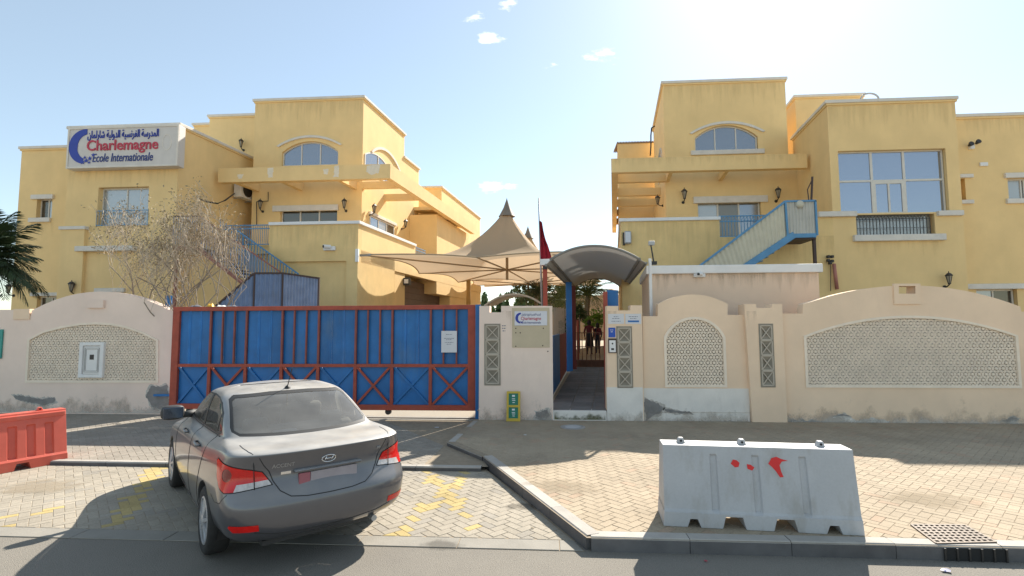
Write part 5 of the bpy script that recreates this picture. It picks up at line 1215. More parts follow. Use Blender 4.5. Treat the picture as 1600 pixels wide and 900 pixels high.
# ================================================================== CAR
def paint_mat():
    m, N, L, b = nodes('grey_car_paint'); b.inputs['Metallic'].default_value = .55; b.inputs['Roughness'].default_value = .34
    b.inputs['Coat Weight'].default_value = .8; b.inputs['Coat Roughness'].default_value = .07
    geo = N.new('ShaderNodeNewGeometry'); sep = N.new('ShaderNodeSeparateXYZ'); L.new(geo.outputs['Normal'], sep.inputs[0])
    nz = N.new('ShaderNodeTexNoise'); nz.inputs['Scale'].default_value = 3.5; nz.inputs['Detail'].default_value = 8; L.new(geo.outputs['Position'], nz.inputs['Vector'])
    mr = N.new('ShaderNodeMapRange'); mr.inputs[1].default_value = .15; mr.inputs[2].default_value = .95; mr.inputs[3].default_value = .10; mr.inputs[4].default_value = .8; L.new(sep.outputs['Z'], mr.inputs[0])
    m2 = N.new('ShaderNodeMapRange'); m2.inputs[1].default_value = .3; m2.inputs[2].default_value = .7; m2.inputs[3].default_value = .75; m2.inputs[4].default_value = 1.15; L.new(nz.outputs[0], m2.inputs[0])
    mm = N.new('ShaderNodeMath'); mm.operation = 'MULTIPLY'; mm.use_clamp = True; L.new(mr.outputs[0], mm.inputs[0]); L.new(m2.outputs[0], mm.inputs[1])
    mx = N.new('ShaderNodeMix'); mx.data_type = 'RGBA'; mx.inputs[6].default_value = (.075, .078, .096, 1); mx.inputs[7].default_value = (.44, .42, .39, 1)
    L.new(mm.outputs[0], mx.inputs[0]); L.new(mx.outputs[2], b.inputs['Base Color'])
    # settled dust dulls the clear coat
    s = N.new('ShaderNodeMath'); s.operation = 'MULTIPLY_ADD'; s.inputs[1].default_value = .35; s.inputs[2].default_value = .30; L.new(mm.outputs[0], s.inputs[0]); L.new(s.outputs[0], b.inputs['Roughness'])
    s = N.new('ShaderNodeMath'); s.operation = 'MULTIPLY_ADD'; s.inputs[1].default_value = -.7; s.inputs[2].default_value = .85; L.new(mm.outputs[0], s.inputs[0]); L.new(s.outputs[0], b.inputs['Coat Weight'])
    s = N.new('ShaderNodeMath'); s.operation = 'MULTIPLY_ADD'; s.inputs[1].default_value = -.5; s.inputs[2].default_value = .55; L.new(mm.outputs[0], s.inputs[0]); L.new(s.outputs[0], b.inputs['Metallic'])
    return m
def carglass(name, tint, dust, dcol=(.50, .47, .42)):
    m, N, L, b = nodes(name); N.remove(b); out = N['Material Output']
    tr = N.new('ShaderNodeBsdfTransparent'); tr.inputs[0].default_value = (*tint, 1); gl = N.new('ShaderNodeBsdfGlossy'); gl.inputs['Roughness'].default_value = .03
    fr = N.new('ShaderNodeFresnel'); fr.inputs[0].default_value = 1.6; mx = N.new('ShaderNodeMixShader'); L.new(fr.outputs[0], mx.inputs[0]); L.new(tr.outputs[0], mx.inputs[1]); L.new(gl.outputs[0], mx.inputs[2])
    df = N.new('ShaderNodeBsdfDiffuse'); df.inputs[0].default_value = (*dcol, 1); m2 = N.new('ShaderNodeMixShader')
    geo = N.new('ShaderNodeNewGeometry'); nz = N.new('ShaderNodeTexNoise'); nz.inputs['Scale'].default_value = 4; nz.inputs['Detail'].default_value = 7; L.new(geo.outputs['Position'], nz.inputs['Vector'])
    mr = N.new('ShaderNodeMapRange'); mr.inputs[1].default_value = .35; mr.inputs[2].default_value = .7; mr.inputs[3].default_value = dust*.85; mr.inputs[4].default_value = dust*1.15; L.new(nz.outputs[0], mr.inputs[0])
    L.new(mr.outputs[0], m2.inputs[0]); L.new(mx.outputs[0], m2.inputs[1]); L.new(df.outputs[0], m2.inputs[2]); L.new(m2.outputs[0], out.inputs[0]); return m
m_paint = paint_mat()
m_rglass = carglass('dusty_rear_glass', (.66, .68, .67), .17, (.62, .60, .56)); m_sglass = carglass('side_glass', (.40, .42, .41), .10)
m_seal = mat('black_rubber', (.018, .018, .018), .55, .05)
m_tyre = mat('tyre_rubber', (.028, .027, .026), .85, .2, 20, .3, 80)
m_rim = mat('silver_wheel', (.52, .52, .53), .38, .08, 8, metal=.55)
m_letter = mat('dull_lettering', (.30, .30, .31), .4, metal=.6); m_chrome = mat('chrome', (.75, .75, .76), .12, .02, metal=1)
m_tail = mat('red_tail_lens', (.60, .010, .008), .15, .15, 14, coat=.35, spec=.3)
m_taild = mat('dark_red_lens', (.20, .008, .008), .15, .1, 14, coat=.8)
m_tailw = mat('clear_tail_lens', (.50, .47, .46), .12, .2, 25, coat=.8)
m_mirr = glass_mat('mirror_glass', (.10, .12, .16), .1, .8); m_seat = mat('grey_seat_cloth', (.30, .28, .25), .9); m_plast = mat('dark_plastic', (.04, .04, .042), .6)
H_ = Vector((-.682, .731, 0)).normalized(); LFT = Vector((-H_.y, H_.x, 0))
car_o = Vector((-3.225, 4.84, .006)) - H_*.97 - LFT*.80
CAR_LOC = (car_o.x, car_o.y, .006); CAR_ROT = math.atan2(H_.y, H_.x)
car = thing('parked_car', (0, 0, 0), 'dusty dark grey sedan seen from behind, stopped at an angle before the blue gate', 'car')
def car_body():
    rings = [(.12, 4.22, .735, .285, .19, .20), (.035, 4.32, .80, .34, .235, .27), (.005, 4.37, .835, .45, .38, .42), (.0, 4.36, .85, .575, .54, .55), (.018, 4.33, .85, .64, .66, .62),
             (.075, 4.28, .842, .74, .78, .70), (.10, 4.20, .832, .86, .865, .76), (.070, 4.08, .812, .965, .925, .80), (.055, 4.02, .795, 1.005, .95, .82), (.095, 3.9, .775, 1.032, .972, .85),
             (.30, 3.62, .745, 1.045, .988, .92), (.55, 3.28, .722, 1.055, 1.0, 1.0), (.66, 3.16, .712, 1.10, 1.05, 1.06), (.93, 2.86, .685, 1.235, 1.20, 1.22), (1.20, 2.52, .638, 1.358, 1.345, 1.36), (1.33, 2.36, .585, 1.395, 1.395, 1.40),
             (1.52, 2.2, .48, 1.425, 1.43, 1.43), (1.72, 2.05, .22, 1.442, 1.448, 1.448)]
    SX = [.30, .50, .72, .97, 1.25, 1.6, 1.95, 2.3, 2.65, 3.0, 3.3, 3.54, 3.8, 4.05]
    V = []; nr = None
    for (xr, xf, w, zr, zm, zf) in rings:
        half = []
        c = .27; pts = [(xr, 0), (xr+.006, .30), (xr+.03, .58), (xr+.085, .80), (xr+.165, .93)]
        for x, y in pts: half.append((x, y*w, zr))
        a0, a1 = xr+c, xf-.30
        for x in SX:
            s = (x-.30)/(4.05-.30); X_ = a0+(a1-a0)*s
            wd = w*(1-.030*max(0, (1.6-x)/1.6)**2-.05*max(0, (x-2.6)/1.7)**2)
            if s < .35: t = s/.35; z = zr+(zm-zr)*(t*t*(3-2*t))
            else: t = (s-.35)/.65; z = zm+(zf-zm)*(t*t)
            half.append((X_, wd, z))
        for x, y in [(xf-.16, .88), (xf-.07, .66), (xf-.015, .34), (xf, 0)]: half.append((x, y*w*.95, zf))
        ring = half + [(x, -y, z) for x, y, z in half[-2:0:-1]]
        nr = len(ring); V += ring
    F = []
    K_ = len(rings)
    for k in range(K_-1):
        for j in range(nr): F.append((k*nr+j, k*nr+(j+1) % nr, (k+1)*nr+(j+1) % nr, (k+1)*nr+j))
    b = (K_-1)*nr; h = nr//2
    for j in range(h):
        l0, l1 = b+j, b+j+1; r0, r1 = b+(nr-j) % nr, b+(nr-j-1) % nr
        if j == 0: F.append((l0, l1, r1))
        elif j == h-1: F.append((l0, l1, r0))
        else: F.append((l0, l1, r1, r0))
    me = bpy.data.meshes.new('cage'); me.from_pydata(V, [], F)
    bm = bmesh.new(); bm.from_mesh(me); bmesh.ops.recalc_face_normals(bm, faces=bm.faces)
    cl = bm.edges.layers.float.new('crease_edge')
    bm.verts.ensure_lookup_table()
    for k, cr in ((8, .45), (3, .18), (11, .35)):
        for j in range(nr):
            e = bm.edges.get((bm.verts[k*nr+j], bm.verts[k*nr+(j+1) % nr]))
            if k == 8 and 7 < j < nr-7: continue
            if e: e[cl] = cr
    bm.to_mesh(me); bm.free()
    o = bpy.data.objects.new('cage', me); C.objects.link(o); md = o.modifiers.new('s', 'SUBSURF'); md.levels = 3; md.render_levels = 3
    dg = bpy.context.evaluated_depsgraph_get(); ev = o.evaluated_get(dg); m2 = bpy.data.meshes.new_from_object(ev)
    bpy.data.objects.remove(o)
    return m2
src = car_body()
bm = bmesh.new(); bm.from_mesh(src); bmesh.ops.recalc_face_normals(bm, faces=bm.faces); bm.normal_update()
ref = bm.copy(); ref.normal_update(); BV = BVHTree.FromBMesh(ref); ref.faces.ensure_lookup_table(); ref.verts.ensure_lookup_table()
def snorm(p):
    co, n, i, d = BV.find_nearest(p); f = ref.faces[i]; acc = Vector((0, 0, 0))
    for v in f.verts: acc += v.normal/((v.co-co).length+1e-4)
    return acc.normalized()
PID = bm.faces.layers.int.new('pid')
def carve(poly, A, B, filt, pid, only=None):
    A = Vector(A).normalized(); B = Vector(B).normalized(); n = len(poly)
    ar = sum(poly[i][0]*poly[(i+1) % n][1]-poly[(i+1) % n][0]*poly[i][1] for i in range(n))
    if ar < 0: poly = poly[::-1]
    amin, amax = min(p[0] for p in poly)-.06, max(p[0] for p in poly)+.06; bmin, bmax = min(p[1] for p in poly)-.06, max(p[1] for p in poly)+.06
    def ok(f):
        c = f.calc_center_median(); return filt(c) and amin < c.dot(A) < amax and bmin < c.dot(B) < bmax and (only is None or f[PID] == only)
    cand = [f for f in bm.faces if ok(f)]
    for i in range(n):
        (a0, b0), (a1, b1) = poly[i], poly[(i+1) % n]; co = A*a0+B*b0; d = (A*(a1-a0)+B*(b1-b0)).normalized()
        no = A*(b1-b0)-B*(a1-a0); no.normalize()
        # A and B are perpendicular, so co lies on the cutting plane
        geom = set(cand); 
        for f in cand: geom.update(f.edges); geom.update(f.verts)
        r = bmesh.ops.bisect_plane(bm, geom=list(geom), plane_co=co, plane_no=no, dist=1e-6)
        fs = [g for g in r['geom'] if isinstance(g, bmesh.types.BMFace)]
        cand = [f for f in fs if (f.calc_center_median()-co).dot(no) < 1e-6]
    for f in cand: f[PID] = pid
def grow(poly, d):
    n = len(poly); cx = sum(p[0] for p in poly)/n; cy = sum(p[1] for p in poly)/n; out = []
    ar = sum(poly[i][0]*poly[(i+1) % n][1]-poly[(i+1) % n][0]*poly[i][1] for i in range(n)); sg = 1 if ar > 0 else -1
    for i in range(n):
        p0, p1, p2 = Vector(poly[i-1]), Vector(poly[i]), Vector(poly[(i+1) % n]); e1 = (p1-p0).normalized(); e2 = (p2-p1).normalized()
        n1 = Vector((e1.y, -e1.x))*sg; n2 = Vector((e2.y, -e2.x))*sg; m_ = (n1+n2); m_ = m_/max(.4, m_.length_squared)*2; q = p1+m_*d; out.append((q.x, q.y))
    return out
XA, YA, ZA = (1, 0, 0), (0, 1, 0), (0, 0, 1)
rearg = [(-.60, 1.096), (-.30, 1.086), (0, 1.083), (.30, 1.086), (.60, 1.096), (.632, 1.115), (.632, 1.13), (.572, 1.332), (.535, 1.358), (.2, 1.373), (-.2, 1.373), (-.535, 1.358), (-.572, 1.332), (-.632, 1.13), (-.632, 1.115)]
frear = lambda c: c.x < 1.42 and c.z > 1.03 and abs(c.y) < .70
carve(grow(rearg, .022), YA, ZA, frear, 1); carve(rearg, YA, ZA, frear, 2, 1)
wind = [(-.60, 1.05), (.60, 1.05), (.50, 1.345), (.2, 1.362), (-.2, 1.362), (-.50, 1.345)]
ffr = lambda c: c.x > 2.3 and c.z > 1.03 and abs(c.y) < .66
carve(wind, YA, ZA, ffr, 3)
side = [(.985, 1.075), (1.05, 1.052), (1.6, 1.035), (2.3, 1.02), (3.02, 1.02), (2.98, 1.06), (2.72, 1.20), (2.48, 1.30), (2.25, 1.345), (1.9, 1.362), (1.6, 1.352), (1.38, 1.315), (1.18, 1.235), (1.03, 1.13)]
rearwin = [(1.235, 1.06), (1.6, 1.047), (1.905, 1.040), (1.905, 1.348), (1.6, 1.338), (1.40, 1.303), (1.235, 1.235)]
frontwin = [(1.985, 1.037), (2.9, 1.032), (2.70, 1.185), (2.46, 1.288), (2.24, 1.332), (1.985, 1.347)]
quart = [(1.02, 1.088), (1.205, 1.066), (1.205, 1.215), (1.06, 1.135)]
for sg, off in ((1, 0), (-1, 10)):
    fs_ = lambda c, sg=sg: c.y*sg > .45 and c.z > .99
    carve(side, XA, ZA, fs_, 1)
    for q, pid in ((rearwin, 20), (frontwin, 21), (quart, 22)): carve(q, XA, ZA, fs_, pid+off, 1)
    # tail lamp wrapping the corner
    A_ = Vector((.6, .8*sg, 0)); fl_t = lambda c, sg=sg: c.y*sg > .3 and c.x < .75
    lamp = [(.445, .758), (.70, .722), (.80, .712), (.87, .735), (.935, .80), (.985, .925), (.96, .945), (.80, .925), (.60, .885), (.52, .862)]
    carve(grow(lamp, .008), A_, ZA, fl_t, 5+off); carve(lamp, A_, ZA, fl_t, 6+off, 5+off)
    carve([(.43, .70), (.72, .70), (.70, .775), (.45, .80)], A_, ZA, fl_t, 7+off, 6+off)
    cx_, cz_ = .80, .845
    carve([(cx_+.052*math.cos(a), cz_+.052*math.sin(a)) for a in [2*math.pi*k/14 for k in range(14)]], A_, ZA, fl_t, 8+off, 6+off)
    # bumper reflector
    carve([(.50, .405), (.70, .405), (.74, .445), (.73, .462), (.50, .458)], A_, ZA, fl_t, 9+off)
    # wheel arches
    for cx in (.97, 3.54):
        carve([(cx+.352*math.cos(a), .31+.352*math.sin(a)) for a in [2*math.pi*k/28 for k in range(28)]], XA, ZA, lambda c, sg=sg: c.y*sg > .5 and c.z < .9, 99)
    # lower black diffuser line is left to a part below
def take(pids, name, m, parent=car, inset=0, thick=0):
    fs = [f for f in bm.faces if f[PID] in pids]
    vs = {}; v = []; f2 = []
    for f in fs:
        idx = []
        for w_ in f.verts:
            if w_ not in vs: vs[w_] = len(v); v.append(w_.co.copy())
            idx.append(vs[w_])
        f2.append(tuple(idx))
    nm_ = [snorm(p) for p in v]
    v = [p-n*inset for p, n in zip(v, nm_)]
    me = bpy.data.meshes.new(name); me.from_pydata(v, [], f2); me.materials.append(m); me.polygons.foreach_set('use_smooth', [True]*len(f2)); me.update()
    me.normals_split_custom_set_from_vertices(nm_)
    o = bpy.data.objects.new(name, me); C.objects.link(o); o.parent = parent
    if thick:
        sd = o.modifiers.new('t', 'SOLIDIFY'); sd.thickness = thick; sd.offset = -1
    return o
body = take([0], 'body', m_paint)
take([1], 'window_seal', m_seal, inset=.002)
take([2], 'rear_window', m_rglass, inset=.005)
take([3], 'windscreen', m_sglass, inset=.004)
for off in (0, 10):
    for pid in (20, 21, 22): take([pid+off], 'side_window', m_sglass, inset=.005)
    take([5+off], 'lamp_gap', m_seal, inset=.004)
    tl = take([6+off], 'tail_lamp', m_tail, inset=-.003)
    take([7+off], 'reversing_lens', m_tailw, tl, -.003); take([8+off], 'round_lens', m_taild, tl, -.001)
    take([9+off], 'reflector', m_tail, inset=-.003)
def cast(A, B, a, b, D, far=3):
    A, B, D = Vector(A), Vector(B), Vector(D).normalized(); o = A*a+B*b - D*far; h = BV.ray_cast(o, D); return h
def surf_line(pts, A, B, D, r, m, name, lift=-.0005, step=.03, parent=car):
    A = Vector(A).normalized(); B = Vector(B).normalized(); D = Vector(D).normalized(); out = []
    for i in range(len(pts)-1):
        a, b = Vector(pts[i]), Vector(pts[i+1]); n = max(1, int((b-a).length/step))
        for k in range(n+(i == len(pts)-2)):
            p = a.lerp(b, k/n); h = BV.ray_cast(A*p.x+B*p.y-D*3, D)
            if h[0] is not None: out.append(h[0]+snorm(h[0])*lift)
    if len(out) > 1: mb = MB(); mb.tube(out, r, 6); return mb.build(name, m, parent, smooth=True)
DR = (1, 0, 0)
# boot lid gap, rear view (y, z) cast forward; then over the deck cast down
surf_line([(-.49, .862), (-.46, .78), (-.41, .70), (-.33, .648), (-.2, .63), (0, .626), (.2, .63), (.33, .648), (.41, .70), (.46, .78), (.49, .862)], YA, ZA, DR, .0045, m_seal, 'boot_gap')
for sg in (1, -1):
    surf_line([(.13, .60*sg), (.22, .635*sg), (.34, .652*sg), (.46, .655*sg)], XA, YA, (0, 0, -1), .004, m_seal, 'boot_gap')
    surf_line([(sg*.49, .862), (sg*.535, .92), (sg*.57, .985)], YA, ZA, DR, .004, m_seal, 'boot_gap')
    D_ = (0, -sg, 0)
    surf_line([(1.30, .62), (1.22, .78), (1.16, .90), (1.12, 1.05)], XA, ZA, D_, .004, m_seal, 'door_gap')
    surf_line([(1.945, .26), (1.945, .7), (1.945, 1.03)], XA, ZA, D_, .004, m_seal, 'door_gap')
    surf_line([(1.38, .26), (1.36, .50), (1.30, .62)], XA, ZA, D_, .004, m_seal, 'door_gap')
    surf_line([(3.02, .28), (3.06, .60), (3.10, .98)], XA, ZA, D_, .004, m_seal, 'door_gap')
    surf_line([(1.38, .26), (3.02, .27)], XA, ZA, D_, .004, m_seal, 'door_gap')
    surf_line([(.62, .63), (.46, .60), (.30, .625), (.235, .70)], XA, ZA, D_, .0035, m_seal, 'bumper_gap')
    surf_line([(1.00, 1.045), (1.6, 1.022), (2.3, 1.008), (3.0, 1.005)], XA, ZA, D_, .006, m_seal, 'belt_trim', lift=.001)
    for hx in (1.42, 2.28):
        h = BV.ray_cast(Vector((hx, sg*3, .905)), Vector(D_)); p = h[0]; mb = MB()
        mb.tube([p+Vector((0, sg*.0, 0)), p+Vector((.015, sg*.030, 0)), p+Vector((.10, sg*.036, .004)), p+Vector((.185, sg*.030, .008)), p+Vector((.20, 0, .008))], [.011, .013, .013, .013, .011], 8); mb.build('door_handle', m_paint, car, smooth=True)
    # mirrors
    mb = MB(); c = Vector((2.86, sg*.915, 1.06)); rr = []
    for i in range(9):
        t = i/8; a = (t-.5)*2; ys = .125*(1-abs(a)**3.0*.15)
    vs = []; n1, n2 = 12, 8
    for i in range(n2+1):
        ph = math.pi*i/n2 - math.pi/2
        for j in range(n1):
            th = 2*math.pi*j/n1; sx, sy, sz = math.cos(ph)*math.cos(th), math.cos(ph)*math.sin(th), math.sin(ph)
            f = lambda q, e=.62: math.copysign(abs(q)**e, q)
            vs.append(c+Vector((f(sx)*.070-(abs(f(sy))*.0), f(sy)*.130, f(sz)*.088)))
    mb.v = vs
    for i in range(n2):
        for j in range(n1): mb.f.append((i*n1+j, i*n1+(j+1) % n1, (i+1)*n1+(j+1) % n1, (i+1)*n1+j)); mb.m.append(0)
    mo = mb.build('side_mirror', m_plast, car, smooth=True, subsurf=1)
    mb = MB(); mb.cbox(c+Vector((-.066, 0, 0)), .012, .205, .130); mb.build('mirror_glass', m_mirr, mo, bevel=.01)
    mb = MB(); mb.tube([Vector((2.92, sg*.66, 1.02)), Vector((2.88, sg*.82, 1.02))], [.05, .035], 8); mb.build('mirror_arm', m_plast, mo, smooth=True)
# dark crease line of the bumper, from reflector to reflector
surf_line([(-.60, .395), (-.45, .36), (-.25, .345), (0, .34), (.25, .345), (.45, .36), (.60, .395)], YA, ZA, DR, .005, m_seal, 'bumper_crease')
# plate: blurred in the photo, so it carries no characters
m_plate = mat('pale_number_plate', (.30, .27, .29), .6, .1, 6); m_plater = mat('faded_red_plate_end', (.30, .10, .12), .6)
h = BV.ray_cast(Vector((-2, 0, .76)), Vector((1, 0, 0)))[0]
mb = MB(); mb.box(h.x-.006, h.x+.03, -.26, .16, .705, .815); pl = mb.build('number_plate', m_plate, car, bevel=.004)
mb = MB(); mb.box(h.x-.006, h.x+.03, .163, .26, .705, .815); mb.build('number_plate_end', m_plater, pl, bevel=.004)
mb = MB(); mb.box(h.x-.022, h.x+.03, -.30, .30, .826, .848); mb.build('plate_light_strip', m_paint, car, bevel=.008)
# emblem: an oval ring with a slanted letter H, and lettering
def rear_pt(y, z, lift=.004): q = BV.ray_cast(Vector((-2, y, z)), Vector((1, 0, 0)))[0]; return q+snorm(q)*lift
em = MB(); em.tube([rear_pt(.062*math.cos(a), .905+.032*math.sin(a)) for a in [2*math.pi*k/24 for k in range(25)]], .0045, 6)
for pts in ([(.038, .887), (.022, .923)], [(-.022, .887), (-.038, .923)], [(.03, .905), (-.03, .905)]): em.tube([rear_pt(*p) for p in pts], .005, 6)
em.build('emblem', m_chrome, car, smooth=True)
def text_mesh(body_, size, extrude=.0, bold=0., align='CENTER'):
    cu = bpy.data.curves.new('t', 'FONT'); cu.body = body_; cu.size = size; cu.extrude = extrude; cu.offset = bold; cu.align_x = align; cu.align_y = 'CENTER'; cu.resolution_u = 3
    o = bpy.data.objects.new('t', cu); C.objects.link(o); dg = bpy.context.evaluated_depsgraph_get(); me = bpy.data.meshes.new_from_object(o.evaluated_get(dg)); bpy.data.objects.remove(o); return me
tm = text_mesh('ACCENT', .045, .001, .0006)
for v in tm.vertices:
    y = .38-v.co.x; z = .898+v.co.y; q = rear_pt(y, z, .0015+v.co.z); v.co = q
tm.materials.append(m_letter); o = bpy.data.objects.new('lettering', tm); C.objects.link(o); o.parent = car
mb = MB(); mb.bar(rear_pt(.40, .835), rear_pt(.32, .835), .006, .022); mb.build('badge', m_chrome, car)
mb = MB(); mb.bar(rear_pt(-.47, .925), rear_pt(-.51, .925), .006, .018); mb.build('badge', m_chrome, car)
# aerial, wheels, underside, interior
h = BV.ray_cast(Vector((1.42, 0, 3)), Vector((0, 0, -1)))[0]
mb = MB(); mb.lathe(h+Vector((0, 0, -.005)), [(.035, 0), (.028, .02), (.012, .035)], 10); ab = mb.build('aerial_base', m_seal, car, smooth=True, auto=40)
mb = MB(); mb.tube([h+Vector((0, 0, .02)), h+Vector((-.16, 0, .23))], [.006, .004], 6); mb.build('aerial_rod', m_seal, ab)
for k in range(0):
    z = 1.13+.033*k; surf_line([(-.50+.02*k, z), (.50-.02*k, z)], YA, ZA, DR, .0005, m_seal, 'heater_wire', lift=-.004, step=.08)
RX = Matrix.Rotation(R(90), 3, 'X')
for cx in (.97, 3.54):
    for sg in (1, -1):
        c = Vector((cx, sg*.745, .305)); M_ = Matrix.Rotation(R(-90*sg), 3, 'X')
        mb = MB(); mb.lathe(c, [(.20, -.09), (.275, -.095), (.298, -.08), (.305, -.05), (.305, .05), (.298, .08), (.275, .095), (.215, .088), (.205, .06), (.20, -.05)], 36, M=M_); w = mb.build('wheel', m_tyre, car, smooth=True, auto=50)
        mb = MB(); mb.lathe(c, [(.212, .0), (.212, .085), (.198, .085), (.190, .055), (.07, .045), (.0, .045)], 36, M=M_)
        rim = mb.build('wheel_well_disc', m_plast, w, smooth=True, auto=40)
        mb = MB()
        for k in range(30):
            a0, a1 = 2*math.pi*k/30, 2*math.pi*(k+1)/30
            P = lambda r, a, h: c + M_ @ Vector((r*math.cos(a), r*math.sin(a), h))
            mb.hexa([P(.193, a0, .06), P(.215, a0, .06), P(.215, a1, .06), P(.193, a1, .06), P(.196, a0, .093), P(.212, a0, .09), P(.212, a1, .09), P(.196, a1, .093)])
        for k in range(9):
            a = 2*math.pi*k/9
            P = lambda r, t, h: c + M_ @ Vector((r*math.cos(a)-t*math.sin(a), r*math.sin(a)+t*math.cos(a), h))
            mb.hexa([P(.04, -.022, .06), P(.197, -.030, .06), P(.197, .012, .06), P(.04, .016, .06), P(.04, -.018, .10), P(.197, -.022, .088), P(.197, .004, .088), P(.04, .012, .10)])
        mb.lathe(c, [(.058, .06), (.056, .10), (.03, .108), (.0, .108)], 16, M=M_)
        mb.build('rim', m_rim, w, smooth=True, auto=30)
        # arch lining
        mb = MB(); n = 24
        for k in range(n+1):
            a = R(-18)+R(216)*k/n; x, z = cx+.352*math.cos(a), .31+.352*math.sin(a)
            hh = BV.ray_cast(Vector((x, sg*3, z)), Vector((0, -sg, 0)))[0]; y = hh.y if hh is not None and abs(hh.y) > .5 else sg*.78
            x2, z2 = cx+.342*math.cos(a), .31+.342*math.sin(a)
            mb.v += [Vector((x, y-sg*.001, z)), Vector((x2, y-sg*.012, z2)), Vector((x2, sg*.50, z2))]
        for k in range(n):
            for j in range(2): mb.f.append((3*k+j, 3*k+j+1, 3*k+j+4, 3*k+j+3)); mb.m.append(0)
        mb.build('arch_liner', m_plast, car, smooth=True, recalc=False)
        mb = MB(); mb.add([(cx+.36*math.cos(R(-18)+R(216)*k/n), sg*.50, .31+.36*math.sin(R(-18)+R(216)*k/n)) for k in range(n+1)], [tuple(range(n+1))]); mb.build('arch_back', m_plast, car)
mb = MB(); mb.box(.28, 4.1, -.49, .49, .20, .24); mb.box(1.35, 3.15, -.72, .72, .20, .24); mb.build('underbody', m_plast, car)
mb = MB(); mb.tube([(.10, -.45, .27), (.45, -.45, .27)], .028, 10); mb.build('exhaust', m_steel, car)
mb = MB(); mb.box(.62, 1.15, -.62, .62, .985, 1.005); mb.build('parcel_shelf', m_seat, car)
mb = MB(); mb.box(2.95, 3.3, -.62, .62, .7, 1.01); mb.build('dashboard', m_plast, car, bevel=.05)
for sg in (1, -1):
    mb = MB(); mb.cbox((2.15, sg*.36, .82), .14, .48, .68, M=Matrix.Rotation(R(-14), 3, 'Y')); mb.cbox((2.4, sg*.36, .52), .5, .48, .16); s_ = mb.build('front_seat', m_seat, car, bevel=.05, seg=3)
    mb = MB(); mb.cbox((2.04, sg*.36, 1.24), .10, .26, .18, M=Matrix.Rotation(R(-10), 3, 'Y')); mb.build('headrest', m_seat, s_, bevel=.04, seg=3)
    mb = MB(); mb.cbox((1.14, sg*.38, 1.09), .09, .24, .15, M=Matrix.Rotation(R(-15), 3, 'Y')); mb.build('rear_headrest', m_seat, car, bevel=.04, seg=3)
mb = MB(); mb.cbox((1.22, 0, .82), .16, 1.25, .5, M=Matrix.Rotation(R(-18), 3, 'Y')); mb.cbox((1.45, 0, .5), .5, 1.25, .16); mb.build('rear_seat', m_seat, car, bevel=.05, seg=3)
mb = MB(); mb.tube([(2.86-.02*math.sin(a), .36+.18*math.cos(a), .92+.18*math.sin(a)) for a in [2*math.pi*k/20 for k in range(21)]], .014, 6); mb.build('steering_wheel', m_plast, car, smooth=True)
mb = MB(); mb.cbox((.85, .16, 1.03), .16, .22, .05); mb.build('tissue_box', m_paper, car, bevel=.01)
bm.free(); ref.free()
car.scale = (1.03, 1.03, 1.03); car.location = CAR_LOC; car.rotation_euler = (0, 0, CAR_ROT)
